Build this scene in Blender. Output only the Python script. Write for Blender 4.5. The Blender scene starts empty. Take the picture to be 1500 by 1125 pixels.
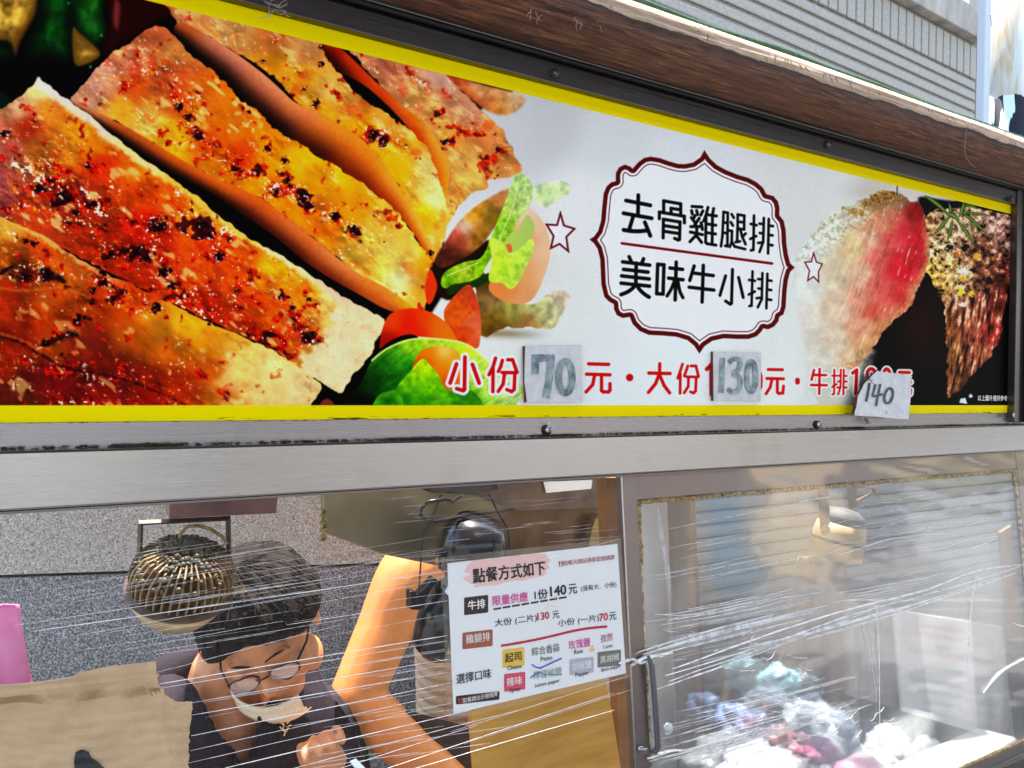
import bpy, bmesh, math, random
import numpy as np
from mathutils import Vector, Matrix, noise as mnoise
# ---------------------------------------------------------------- camera (photograph 1500 x 1125, focal length 1080 px)
FPX, PCX, PCY = 1080., 750., 562.5
def nrm(v): v = np.array(v, float); return v/np.linalg.norm(v)
Xc = nrm((1863., 31., 1080.))            # world X (along the sign) in camera axes right, down, forward
Zc = nrm((.01664, -1., 0.))              # world up
Yc = nrm(np.cross(Zc, Xc)); Xc = nrm(np.cross(Yc, Zc))
RIGHT = Vector((Xc[0], Yc[0], Zc[0])); DOWN = Vector((Xc[1], Yc[1], Zc[1])); FWD = Vector((Xc[2], Yc[2], Zc[2]))
CAM = Vector((0, -.9085, 1.60))
def ray(px, py): return RIGHT*((px-PCX)/FPX)+DOWN*((py-PCY)/FPX)+FWD
def P(px, py, Y=0.):
    d = ray(px, py); return CAM+d*((Y-CAM.y)/d.y)
def PP(px, py, o, n):
    d = ray(px, py); return CAM+d*((o-CAM).dot(n)/d.dot(n))
def proj(p):
    v = p-CAM; f = v.dot(FWD); return PCX+FPX*v.dot(RIGHT)/f, PCY+FPX*v.dot(DOWN)/f
def pxm(px, py, Y): return FPX/((P(px, py, Y)-CAM).dot(FWD))      # pixels per metre there

sc = bpy.context.scene
col = bpy.data.collections.new('stall'); sc.collection.children.link(col)
cam = bpy.data.cameras.new('camera'); co = bpy.data.objects.new('camera', cam); col.objects.link(co); sc.camera = co
cam.sensor_fit = 'HORIZONTAL'; cam.sensor_width = 36; cam.lens = 36*FPX/1500; cam.clip_start = .02; cam.clip_end = 200
M = Matrix((RIGHT, -DOWN, -FWD)).transposed().to_4x4(); M.translation = CAM; co.matrix_world = M

world = bpy.data.worlds.new('World'); sc.world = world; world.use_nodes = True
wt = world.node_tree; bg = wt.nodes['Background']
sky = wt.nodes.new('ShaderNodeTexSky'); sky.sky_type = 'NISHITA'; sky.sun_disc = False
SUN_EL, SUN_AZ = math.radians(74), math.radians(24)      # behind the stall, a little to the right
sky.sun_elevation = SUN_EL; sky.sun_rotation = SUN_AZ; sky.air_density = 1.6; sky.dust_density = 3.; sky.ozone_density = .6
wt.links.new(sky.outputs[0], bg.inputs[0]); bg.inputs[1].default_value = .15
sun = bpy.data.lights.new('sun', 'SUN'); so = bpy.data.objects.new('sun', sun); col.objects.link(so)
sun.energy = 4.6; sun.angle = math.radians(1.2); sun.color = (1., .95, .88)
sd = Vector((math.sin(SUN_AZ)*math.cos(SUN_EL), math.cos(SUN_AZ)*math.cos(SUN_EL), math.sin(SUN_EL)))
so.rotation_euler = sd.to_track_quat('Z', 'Y').to_euler()
sc.view_settings.view_transform = 'Standard'; sc.view_settings.look = 'None'; sc.view_settings.gamma = 1
sc.view_settings.use_curve_mapping = False; sc.view_settings.exposure = 2.08
sc.render.engine = 'CYCLES'
sc.cycles.max_bounces = 10; sc.cycles.transparent_max_bounces = 24; sc.cycles.diffuse_bounces = 4; sc.cycles.glossy_bounces = 4

# ---------------------------------------------------------------- materials
def mat(name, base=(.5, .5, .5), rough=.5, metal=0., spec=.5, **kw):
    m = bpy.data.materials.new(name); m.use_nodes = True
    b = m.node_tree.nodes['Principled BSDF']
    b.inputs['Base Color'].default_value = (*base, 1); b.inputs['Roughness'].default_value = rough
    b.inputs['Metallic'].default_value = metal; b.inputs['Specular IOR Level'].default_value = spec
    for k, v in kw.items(): b.inputs[k.replace('_', ' ')].default_value = v
    return m
def N(m, t, **kw):
    n = m.node_tree.nodes.new('ShaderNode'+t)
    for k, v in kw.items():
        if hasattr(n, k): setattr(n, k, v)
        else: n.inputs[k].default_value = v
    return n
def L(m, a, b): m.node_tree.links.new(a, b)
def B(m): return m.node_tree.nodes['Principled BSDF']
def coords(m, scale=(1, 1, 1), kind='Object'):
    t = N(m, 'TexCoord'); mp = N(m, 'Mapping'); mp.inputs['Scale'].default_value = scale
    L(m, t.outputs[kind], mp.inputs[0]); return mp.outputs[0]
def geo(m, scale=(1, 1, 1)):
    t = N(m, 'NewGeometry'); mp = N(m, 'Mapping'); mp.inputs['Scale'].default_value = scale
    L(m, t.outputs['Position'], mp.inputs[0]); return mp.outputs[0]
def noise(m, vec, scale, detail=4, rough=.55, dist=0.):
    n = N(m, 'TexNoise'); n.inputs['Scale'].default_value = scale; n.inputs['Detail'].default_value = detail
    n.inputs['Roughness'].default_value = rough; n.inputs['Distortion'].default_value = dist
    L(m, vec, n.inputs['Vector']); return n.outputs['Fac']
def ramp(m, fac, stops):
    r = N(m, 'ValToRGB'); e = r.color_ramp.elements
    while len(e) < len(stops): e.new(.5)
    for el, (p, c) in zip(e, stops):
        el.position = p; el.color = (*c, 1) if len(c) == 3 else c
    L(m, fac, r.inputs[0]); return r.outputs[0]
def mix(m, fac, a, b, mode='MIX'):
    n = N(m, 'MixRGB'); n.blend_type = mode
    for i, v in ((0, fac), (1, a), (2, b)):
        if isinstance(v, (int, float)): n.inputs[i].default_value = v
        elif isinstance(v, tuple): n.inputs[i].default_value = (*v, 1)
        else: L(m, v, n.inputs[i])
    return n.outputs[0]
def bump(m, h, strength=.3, dist=.002):
    b = N(m, 'Bump'); b.inputs['Strength'].default_value = strength; b.inputs['Distance'].default_value = dist
    L(m, h, b.inputs['Height']); L(m, b.outputs[0], B(m).inputs['Normal']); return b
def speck(name, c1, c2, scale, rough=.6, bs=.3, bd=.001, vec=None, detail=5, **kw):
    """two tones of one surface mottled by noise, with fine relief"""
    m = mat(name, c1, rough, **kw); v = geo(m, vec or (1, 1, 1)); f = noise(m, v, scale, detail)
    L(m, ramp(m, f, [(.35, c1), (.65, c2)]), B(m).inputs['Base Color']); bump(m, f, bs, bd); return m

# ---------------------------------------------------------------- mesh helpers
class MB:
    def __init__(s): s.v = []; s.f = []; s.uv = None
    def add(s, v, f):
        n = len(s.v); s.v += [tuple(p) for p in v]; s.f += [tuple(i+n for i in q) for q in f]; return s
    def box(s, a, b):
        (x0, y0, z0), (x1, y1, z1) = a, b
        return s.add([(x0, y0, z0), (x1, y0, z0), (x1, y1, z0), (x0, y1, z0), (x0, y0, z1), (x1, y0, z1), (x1, y1, z1), (x0, y1, z1)],
                     [(3, 2, 1, 0), (4, 5, 6, 7), (0, 1, 5, 4), (1, 2, 6, 5), (2, 3, 7, 6), (3, 0, 4, 7)])
    def prism(s, pts, d):
        """polygon (3D points) pushed along d"""
        n = len(pts); d = Vector(d); P0 = [Vector(p) for p in pts]
        s.add([*P0, *[p+d for p in P0]], [tuple(range(n)), tuple(range(2*n-1, n-1, -1))]+[(i, n+i, n+(i+1) % n, (i+1) % n) for i in range(n)]); return s
    def tube(s, pts, r, n=8, flat=1., cap=True):
        P0 = [Vector(p) for p in pts]; m = len(P0); base = len(s.v); up_ = Vector((0, 0, 1)); vs = []; fs = []
        prev = None
        for i, p in enumerate(P0):
            t = (P0[min(i+1, m-1)]-P0[max(i-1, 0)]).normalized()
            if prev is None:
                a = t.cross(up_)
                if a.length < .1: a = t.cross(Vector((1, 0, 0)))
                a.normalize()
            else:
                a = prev-t*prev.dot(t); a.normalize()
            prev = a; b = t.cross(a); rr = r[i] if hasattr(r, '__len__') else r
            for k in range(n):
                th = 2*math.pi*k/n; vs.append(p+a*math.cos(th)*rr+b*math.sin(th)*rr*flat)
        for i in range(m-1):
            for k in range(n): fs.append((i*n+k, i*n+(k+1) % n, (i+1)*n+(k+1) % n, (i+1)*n+k))
        if cap: fs += [tuple(range(n-1, -1, -1)), tuple((m-1)*n+k for k in range(n))]
        s.add(vs, fs); return s
    def lathe(s, prof, o, axis, n=24, close=True):
        """profile of (radius, height) turned about axis from o"""
        ax = Vector(axis).normalized(); a = ax.orthogonal().normalized(); b = ax.cross(a); o = Vector(o); vs = []; fs = []; m = len(prof)
        for r, h in prof:
            for k in range(n):
                th = 2*math.pi*k/n; vs.append(o+ax*h+a*(r*math.cos(th))+b*(r*math.sin(th)))
        for i in range(m-1):
            for k in range(n): fs.append((i*n+k, i*n+(k+1) % n, (i+1)*n+(k+1) % n, (i+1)*n+k))
        if close: fs += [tuple(range(n-1, -1, -1)), tuple((m-1)*n+k for k in range(n))]
        s.add(vs, fs); return s
    def ball(s, c, r, n=12, rot=None):
        """ellipsoid, r = radius or 3 radii"""
        c = Vector(c); r = (r, r, r) if not hasattr(r, '__len__') else r; vs = []; fs = []
        for i in range(1, n):
            ph = math.pi*i/n
            for k in range(2*n):
                th = math.pi*k/n; v = Vector((r[0]*math.sin(ph)*math.cos(th), r[1]*math.sin(ph)*math.sin(th), r[2]*math.cos(ph)))
                vs.append(c+(rot @ v if rot else v))
        for e in (r[2], -r[2]):
            v = Vector((0, 0, e)); vs.append(c+(rot @ v if rot else v))
        K = 2*n
        for i in range(n-2):
            for k in range(K): fs.append((i*K+k, (i+1)*K+k, (i+1)*K+(k+1) % K, i*K+(k+1) % K))
        t = len(vs)-2
        for k in range(K): fs.append((t, k, (k+1) % K)); fs.append((t+1, (n-2)*K+(k+1) % K, (n-2)*K+k))
        s.add(vs, fs); return s
    def grid(s, fn, nu, nv):
        vs = [fn(i/nu, j/nv) for j in range(nv+1) for i in range(nu+1)]; w = nu+1
        s.add(vs, [(j*w+i, j*w+i+1, (j+1)*w+i+1, (j+1)*w+i) for j in range(nv) for i in range(nu)]); return s
    def build(s, name, m, parent=None, smooth=False, bevel=0., solid=0., label=None, recalc=True):
        me = bpy.data.meshes.new(name); 
        piv = Vector((0, 0, 0))
        if parent is None and s.v:
            A = np.array(s.v); piv = Vector(((A[:, 0].min()+A[:, 0].max())/2, (A[:, 1].min()+A[:, 1].max())/2, A[:, 2].min()))
        elif parent is not None: piv = wloc(parent)
        me.from_pydata([tuple(Vector(p)-piv) for p in s.v], [], s.f); me.validate()
        if recalc:
            bm = bmesh.new(); bm.from_mesh(me); bmesh.ops.recalc_face_normals(bm, faces=bm.faces[:]); bm.to_mesh(me); bm.free()
        if smooth: me.polygons.foreach_set('use_smooth', [True]*len(me.polygons))
        if m: me.materials.append(m)
        o = bpy.data.objects.new(name, me); col.objects.link(o)
        if parent is not None: o.parent = parent
        else: o.location = piv
        if solid: q = o.modifiers.new('solid', 'SOLIDIFY'); q.thickness = solid; q.offset = 0
        if bevel: q = o.modifiers.new('bevel', 'BEVEL'); q.width = bevel; q.segments = 2; q.limit_method = 'ANGLE'
        if label: o['label'] = label
        return o
def wloc(o):
    v = Vector(o.location)
    while o.parent: o = o.parent; v = v+Vector(o.location)
    return v
def tag(o, label, cat, group=None, kind=None):
    if label: o['label'] = label
    if cat: o['category'] = cat
    if group: o['group'] = group
    if kind: o['kind'] = kind
    return o
def empty(name, loc, label, cat, group=None):
    o = bpy.data.objects.new(name, None); col.objects.link(o); o.location = loc; o.empty_display_size = .05
    return tag(o, label, cat, group)
def share(o, name, loc, parent=None):
    """another piece with the same mesh; loc in the parent's space"""
    c = o.copy(); col.objects.link(c); c.name = name; c.location = loc; c.parent = parent; return c
rnd = random.Random(5)
# ---------------------------------------------------------------- the printed sheet (computed colour print)
CS = 1.5                      # print resolution against the traced drawing
CX0, CY0, CX1, CY1 = -140, -150, 1500, 640
CW, CH = int((CX1-CX0)*CS), int((CY1-CY0)*CS)
prng = np.random.RandomState(7)

def up(a, H, W):
    """smooth cubic-ish upsampling of a small grid to H x W"""
    h, w = a.shape[:2]
    ys = np.linspace(0, h-1.0001, H); xs = np.linspace(0, w-1.0001, W)
    y0 = ys.astype(int); x0 = xs.astype(int)
    fy = ys-y0; fx = xs-x0
    fy = fy*fy*(3-2*fy); fx = fx*fx*(3-2*fx)
    if a.ndim == 3: fy = fy[:, None, None]; fx = fx[None, :, None]
    else: fy = fy[:, None]; fx = fx[None, :]
    y1 = np.minimum(y0+1, h-1); x1 = np.minimum(x0+1, w-1)
    r0 = a[y0][:, x0]*(1-fx)+a[y0][:, x1]*fx
    r1 = a[y1][:, x0]*(1-fx)+a[y1][:, x1]*fx
    return (r0*(1-fy)+r1*fy).astype(np.float32)

def vnoise(H, W, cell, seed, octs=4, gain=.5, ax=1., ay=1.):
    r = np.random.RandomState(seed); out = np.zeros((H, W), np.float32); amp = 1.; tot = 0
    cy, cx = cell*ay, cell*ax
    for o in range(octs):
        gh = max(2, int(H/cy)+2); gw = max(2, int(W/cx)+2)
        out += amp*up(r.rand(gh, gw).astype(np.float32), H, W); tot += amp
        amp *= gain; cy /= 2; cx /= 2
        if min(cy, cx) < 1.2: break
    out /= tot
    return (out-out.mean())/(out.std()+1e-6)      # about unit variance

def rotnoise(H, W, cell, seed, ang, ratio, octs=3):
    """noise stretched along a direction"""
    D = int(1.5*math.hypot(H, W)); n = vnoise(D, D, cell, seed, octs, .55, ratio, 1.)
    yy, xx = np.mgrid[0:H, 0:W].astype(np.float32); yy -= H/2; xx -= W/2
    c, s = math.cos(ang), math.sin(ang)
    u = (xx*c+yy*s+D/2).astype(int).clip(0, D-1); v = (-xx*s+yy*c+D/2).astype(int).clip(0, D-1)
    return n[v, u]

def ss(a, b, x):
    t = np.clip((x-a)/(b-a), 0, 1); return t*t*(3-2*t)

def blur(a, r):
    r = int(round(r))
    if r < 1: return a
    for _ in range(2):
        for ax in (0, 1):
            pad = [(0, 0)]*a.ndim; pad[ax] = (r+1, r)
            c = np.cumsum(np.pad(a, pad, mode='edge'), axis=ax, dtype=np.float64)
            n = a.shape[ax]
            hi = np.take(c, np.arange(2*r+1, 2*r+1+n), axis=ax); lo = np.take(c, np.arange(0, n), axis=ax)
            a = ((hi-lo)/(2*r+1)).astype(np.float32)
    return a

def spline(pts, n=4, closed=True):
    P = np.array(pts, float); N = len(P); out = []
    rng = range(N) if closed else range(N-1)
    for i in rng:
        p0 = P[(i-1) % N] if closed or i > 0 else P[i]
        p1 = P[i]; p2 = P[(i+1) % N]
        p3 = P[(i+2) % N] if closed or i < N-2 else p2
        for k in range(n):
            t = k/n
            out.append(.5*((2*p1)+(-p0+p2)*t+(2*p0-5*p1+4*p2-p3)*t*t+(-p0+3*p1-3*p2+p3)*t**3))
    if not closed: out.append(P[-1])
    return np.array(out)

class Win:
    """a window of the canvas in drawing units"""
    def __init__(s, x0, y0, x1, y1):
        s.i0 = max(0, int((x0-CX0)*CS)); s.i1 = min(CW, int((x1-CX0)*CS)+1)
        s.j0 = max(0, int((y0-CY0)*CS)); s.j1 = min(CH, int((y1-CY0)*CS)+1)
        s.H = s.j1-s.j0; s.W = s.i1-s.i0
        yy, xx = np.mgrid[s.j0:s.j1, s.i0:s.i1].astype(np.float32)
        s.x = xx/CS+CX0; s.y = yy/CS+CY0

def winof(pts, pad=12):
    P = np.array(pts); return Win(P[:, 0].min()-pad, P[:, 1].min()-pad, P[:, 0].max()+pad, P[:, 1].max()+pad)

def seg_dist(w, a, b):
    ax, ay = a; bx, by = b; dx, dy = bx-ax, by-ay; L = dx*dx+dy*dy+1e-9
    t = np.clip(((w.x-ax)*dx+(w.y-ay)*dy)/L, 0, 1)
    return (w.x-ax-t*dx)**2+(w.y-ay-t*dy)**2

def poly_sdf(w, pts):
    """signed distance, positive inside"""
    P = np.array(pts); n = len(P); d = np.full((w.H, w.W), 1e9, np.float32); ins = np.zeros((w.H, w.W), bool)
    for i in range(n):
        a = P[i]; b = P[(i+1) % n]
        if abs(a-b).max() < 1e-6: continue
        d = np.minimum(d, seg_dist(w, a, b))
        if a[1] != b[1]:
            c = ((a[1] > w.y) != (b[1] > w.y)) & (w.x < (b[0]-a[0])*(w.y-a[1])/(b[1]-a[1])+a[0])
            ins ^= c
    d = np.sqrt(d); return np.where(ins, d, -d)

def put(cv, w, m, col):
    m = m[..., None] if m.ndim == 2 else m
    v = cv[w.j0:w.j1, w.i0:w.i1]; v += (np.asarray(col, np.float32)-v)*m

def polygon(cv, pts, col, soft=1., smooth=True, rough=0, rcell=6, seed=1, alpha=1.):
    P = spline(pts) if smooth else np.array(pts, float)
    w = winof(P, 8+soft*2); d = poly_sdf(w, P)
    if rough: d = d+rough*vnoise(w.H, w.W, rcell*CS*1.6, seed, 3, .4)
    m = ss(-soft/2, soft/2, d)*alpha
    if callable(col): col = col(w, d)
    put(cv, w, m, col); return w, m, d

def field(w, ctrl, power=2.2):
    """colour field through hand-picked samples (x, y, r, g, b)"""
    g = 3; H = max(2, w.H//g); W = max(2, w.W//g)
    y, x = np.meshgrid(np.linspace(w.y[0, 0], w.y[-1, 0], H), np.linspace(w.x[0, 0], w.x[0, -1], W), indexing='ij')
    num = 0; den = 0
    for c in ctrl:
        q = 1/(((x-c[0])**2+(y-c[1])**2+160.)**power)*1e6
        num = num+q[..., None]*np.array(c[2:], np.float32); den = den+q
    return blur(up((num/den[..., None]).astype(np.float32), w.H, w.W), 4)

def spots(w, ctrl):
    r = np.zeros((w.H, w.W), np.float32)
    for (x, y, rx, ry, ang, a) in ctrl:
        c, s = math.cos(ang), math.sin(ang)
        u = ((w.x-x)*c+(w.y-y)*s)/rx; v = (-(w.x-x)*s+(w.y-y)*c)/ry
        r = np.maximum(r, a*np.exp(-(u*u+v*v)))
    return r

def face(w, top, bot, light, dark, k=1.25):
    """smooth cut flesh: one set of tones along its upper edge, another along its lower edge"""
    dt = np.full((w.H, w.W), 1e9, np.float32); db = dt.copy()
    for a, b in zip(top[:-1], top[1:]): dt = np.minimum(dt, seg_dist(w, a, b))
    for a, b in zip(bot[:-1], bot[1:]): db = np.minimum(db, seg_dist(w, a, b))
    t = (np.sqrt(dt)/(np.sqrt(dt)+np.sqrt(db)+1e-6))
    t = ss(0, 1, t**k)[..., None]
    return (field(w, light, 1.4)*(1-t)+field(w, dark, 1.4)*t)*(1+.02*vnoise(w.H, w.W, 4*CS, 5, 2))[..., None]

def glazed(w, base, heavy, seed, lump=5., wet=1., spice=1., ang=.7, sharp=1.):
    """roasted, glazed meat: base colours, sauce patches, char, wet glints"""
    H, W = w.H, w.W
    c = base.copy()
    hv = blur(heavy, 5)
    det = np.clip(.20+hv*1.15+.12*vnoise(H, W, 40*CS, seed+40, 2), .08, 1.25)
    big = vnoise(H, W, 30*CS, seed, 2, .5)
    mid = vnoise(H, W, 13*CS, seed+1, 3, .45)
    fib = rotnoise(H, W, 7*CS, seed+2, ang, 5., 2)
    hgt = vnoise(H, W, lump*1.7*CS, seed+3, 3, .42)*.8*sharp+mid*.9
    gy, gx = np.gradient(hgt); gy *= lump*CS/2.2; gx *= lump*CS/2.2
    diff = np.clip((gx*.55-gy*.8), -1.2, 1.2)
    c *= (1+.10*big+.03*fib)[..., None]
    c *= (1+.30*diff*det)[..., None]
    # warm oil
    m = ss(.3, 1.9, mid+.6*big)*.24*np.clip(det*1.5, 0, 1)
    c = c*(1-m[..., None])+np.array([.99, .54, .09], np.float32)*m[..., None]*np.clip(c.mean(2, keepdims=True)*2., .25, 1)
    # red glaze in soft pools
    v = vnoise(H, W, 22*CS, seed+16, 2)+hv*1.8
    m = ss(.9, 2.3, v)*(.30+.30*ss(.4, 1., hv))
    c = c*(1-m[..., None])+np.array([.76, .16, .03], np.float32)*(m*np.clip(c.mean(2)*2.2, .3, 1.1))[..., None]
    # sauce
    v = vnoise(H, W, 11*CS, seed+5, 3, .42)+.5*vnoise(H, W, 30*CS, seed+6, 2)+hv*2.5*spice
    m = ss(1.55, 2.6, v)*.78
    c = c*(1-m[..., None])+np.array([.66, .10, .03], np.float32)*(m*(1+.5*diff))[..., None]
    m = ss(2.45, 3.5, v+.4*hgt)*.85
    c = c*(1-m[..., None])+np.array([.36, .03, .03], np.float32)*(m*(1+.6*diff))[..., None]
    m = ss(3.7, 4.9, v+.5*hgt)*.85
    c = c*(1-m[..., None])+np.array([.09, .01, .03], np.float32)*m[..., None]
    # crusty crumbs, orange and pale
    sp = vnoise(H, W, 6*CS, seed+9, 3, .45); m = ss(1.5, 2.3, sp+.6*hv)*.7*np.clip(det, 0, 1)
    c = c*(1-m[..., None])+np.array([.99, .66, .24], np.float32)*(m*(1+.4*diff))[..., None]
    # pepper flecks
    sp = vnoise(H, W, 4.*CS, seed+8, 2, .4); m = ss(2.8, 3.2, sp+.4*hv)*.8
    c = c*(1-m[..., None])+np.array([.28, .04, .02], np.float32)*m[..., None]
    # glints: lit sides of the lumps
    g2 = vnoise(H, W, 4.2*CS, seed+11, 2, .5); cl = vnoise(H, W, 24*CS, seed+12, 2)
    m = ss(1.75, 2.35, g2+.5*diff+.75*det+.28*cl-.35+.3*(wet-1))*np.clip(.25+det, 0, 1)
    c = c*(1-m[..., None])+np.array([1., .92, .84], np.float32)*m[..., None]
    m = ss(.9, 2.2, diff+.5*cl)*.28*np.clip(det, .15, 1)*wet
    c = c*(1-m[..., None])+np.array([1., .84, .58], np.float32)*m[..., None]
    sh = rotnoise(H, W, 9*CS, seed+31, ang, 2.2, 2)+.6*vnoise(H, W, 26*CS, seed+32, 2); m = ss(1.3, 2.5, sh-.4*hv)*.50*wet      # broad soft sheen
    c = c*(1-m[..., None])+np.array([1., .84, .58], np.float32)*m[..., None]
    return np.clip(c, 0, 1.05)

def blobs(cv, ctrl, seed=3):
    """hand-placed charred berries with glints: x, y, r"""
    for k, (x, y, r) in enumerate(ctrl):
        w = Win(x-2.2*r, y-2.2*r, x+2.2*r, y+2.2*r)
        n = vnoise(w.H, w.W, max(3.2, r*.6)*CS, seed+k, 2, .4)
        d = r*(1+.28*n)-np.hypot(w.x-x, (w.y-y)*1.15)
        put(cv, w, ss(-1.5, 2.5, d)*.9, (.22, .02, .03))
        put(cv, w, ss(r*.2, r*.8, d)*.85, (.06, .005, .02))
        gy, gx = np.gradient(n); s = ss(.25, .7, (gx-gy)*r*.35)*ss(-1, 1, d)
        put(cv, w, s*.8*ss(.9, 1.6, vnoise(w.H, w.W, 4.*CS, seed+k+90, 2, .4)+.2), (.98, .84, .86))

def strokes(cv, ox, oy, sc, lines, width, col, halo=0):
    for ps in ((1, 0) if halo else (0,)):
        for L in lines:
            wd = width
            P = [(ox+x/sc, oy+y/sc) for x, y in L]
            if len(P) > 2: P = list(spline(P, 4, False)) if len(P) > 3 or True else P
            r = wd/sc/2+(halo/sc if ps else 0)
            w = winof(P, r+3); d = np.full((w.H, w.W), 1e9, np.float32)
            for a, b in zip(P[:-1], P[1:]): d = np.minimum(d, seg_dist(w, a, b))
            m = ss(-.6, .6, r+.25-np.sqrt(d))
            put(cv, w, m, (.99, .99, .99) if ps else col)
def pstrokes(cv, ox, oy, sc, lines, width, col, halo=0):
    """as strokes(), corners kept"""
    L2 = []
    for L in lines:
        for a, b in zip(L[:-1], L[1:]): L2.append([a, b])
    strokes(cv, ox, oy, sc, L2, width, col, halo)

def paint_print():
    cv = np.zeros((CH, CW, 3), np.float32)
    W0 = Win(CX0, CY0, CX1, CY1)
    # paper: white with a soft grey top
    cv[:] = field(W0, [(700, 200, .80, .79, .80), (800, 180, .84, .84, .85), (900, 200, .90, .91, .91), (1000, 230, .93, .94, .95), (1200, 260, .92, .93, .92),
                       (1300, 260, .85, .83, .80), (720, 420, .93, .92, .89), (850, 300, .97, .97, .96), (1000, 520, .97, .99, .99), (800, 500, .95, .96, .94),
                       (850, 580, .95, .97, .98), (1150, 560, .97, .98, .97), (1000, 380, 1, 1, 1), (720, 560, .90, .92, .88), (1180, 300, .93, .92, .90), (1220, 560, .85, .85, .78)], 1.8)
    # ---- dark ground behind the chicken
    m = 1-ss(690, 760, W0.x-.25*(W0.y-180))
    dark = [(-150, -150), (640, -150), (760, 100), (690, 170), (640, 240), (650, 430), (560, 510), (545, 600), (530, 660), (-150, 660)]
    polygon(cv, dark, (.015, .008, .008), soft=6)
    # blurred greens upper left
    gr = lambda a, b: (lambda w, d: np.array(a, np.float32)*(1-ss(0, 26, d))[..., None]+np.array(b, np.float32)*ss(0, 26, d)[..., None]*(1+.22*vnoise(w.H, w.W, 14*CS, 5, 3))[..., None])
    polygon(cv, [(-140, -40), (65, -30), (60, 5), (30, 60), (20, 82), (-10, 60), (-140, 80)], gr((.35, .25, .08), (.78, .64, .32)), soft=9)
    polygon(cv, [(58, -30), (95, -30), (110, 10), (108, 60), (100, 92), (72, 84), (40, 84), (38, 60), (52, 30)], gr((.01, .06, .03), (.05, .24, .08)), soft=9)
    polygon(cv, [(95, -30), (150, -30), (152, 20), (156, 52), (138, 66), (115, 50), (105, 15)], gr((.02, .12, .04), (.18, .44, .16)), soft=8)
    polygon(cv, [(106, 42), (118, 50), (141, 70), (146, 82), (125, 95), (108, 92)], gr((.4, .3, .12), (.72, .60, .34)), soft=6)
    polygon(cv, [(-40, 70), (10, 60), (20, 84), (5, 90), (-30, 90)], gr((.01, .06, .03), (.06, .2, .06)), soft=10)
    polygon(cv, [(160, -40), (270, -40), (262, 15), (225, 32), (180, 62), (150, 78), (160, 30)], (.16, .02, .02), soft=12)
    polygon(cv, [(168, 0), (176, 10), (172, 44), (165, 30)], (.42, .22, .2), soft=8)
    polygon(cv, [(-20, 130), (10, 140), (12, 160), (-20, 165)], (.02, .12, .08), soft=8)
    for (x, y, r) in [(148, 52, 2), (132, 98, 2.5), (100, 5, 2)]:
        w = Win(x-8, y-8, x+8, y+8); put(cv, w, np.exp(-((w.x-x)**2+(w.y-y)**2)/(r*r))*.6, (.5, .8, .6))
    # ---- slice F (far, blurred)
    polygon(cv, [(640, 88), (672, 108), (700, 122), (740, 132), (768, 143), (764, 156), (748, 167), (728, 168), (706, 158), (676, 134), (640, 108)],
            lambda w, d: field(w, [(660, 108, .60, .30, .20), (700, 135, .82, .60, .46), (755, 150, .86, .66, .50), (735, 165, .85, .55, .30), (690, 145, .65, .32, .12)])*(1+.08*vnoise(w.H, w.W, 9*CS, 3, 3))[..., None], soft=7)
    # ---- slice E
    polygon(cv, [(600, 70), (640, 98), (673, 130), (712, 168), (736, 190), (750, 220), (765, 250), (738, 262), (715, 264), (712, 276), (690, 284), (672, 304), (657, 326), (648, 330), (640, 240), (560, 130), (500, 50)],
            lambda w, d: glazed(w, field(w, [(640, 120, .80, .62, .55), (680, 160, .78, .55, .45), (720, 200, .82, .52, .32), (752, 240, .86, .55, .32), (700, 250, .92, .74, .42), (670, 290, .94, .74, .40), (655, 200, .86, .62, .32), (620, 150, .85, .62, .38), (600, 100, .75, .48, .38)]),
                                spots(w, [(620, 125, 16, 9, .7, .8), (640, 165, 14, 8, .9, .7), (655, 208, 8, 5, .5, .8), (700, 190, 14, 9, .9, .45), (735, 220, 12, 14, .3, .4), (690, 175, 12, 8, .4, .3)]), 210, 7, 1., .8), soft=3, rough=1.)
    # E cut face
    polygon(cv, [(466, 60), (500, 72), (550, 120), (590, 155), (628, 187), (645, 217), (658, 247), (655, 280), (650, 320), (640, 300), (625, 240), (600, 190), (540, 130), (490, 100)],
            lambda w, d: face(w, [(466, 55), (500, 70), (550, 118), (590, 150), (628, 185), (645, 215), (660, 247), (660, 285), (652, 320)], [(466, 70), (500, 108), (533, 145), (567, 168), (607, 197), (628, 230), (640, 262), (648, 300), (645, 330)],
                   [(480, 70, .55, .14, .05), (520, 95, .75, .28, .08), (560, 130, .82, .36, .10), (600, 165, .88, .50, .18), (640, 210, .97, .68, .30), (655, 260, .97, .66, .25), (655, 300, .97, .66, .22)],
                   [(490, 100, .20, .04, .02), (540, 148, .45, .12, .03), (600, 192, .70, .28, .06), (635, 250, .85, .42, .10), (648, 310, .92, .55, .15)], 1.1), soft=3)
    # ---- slice D top
    Dt = [(240, -20), (350, 0), (420, 20), (460, 50), (480, 85), (500, 112), (533, 147), (567, 168), (607, 197), (630, 227), (642, 262), (652, 292), (657, 318), (650, 348), (645, 372), (632, 382), (618, 350), (600, 300), (575, 262), (540, 225), (500, 190), (460, 168), (430, 145), (400, 112), (350, 80), (300, 52), (262, 35)]
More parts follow.
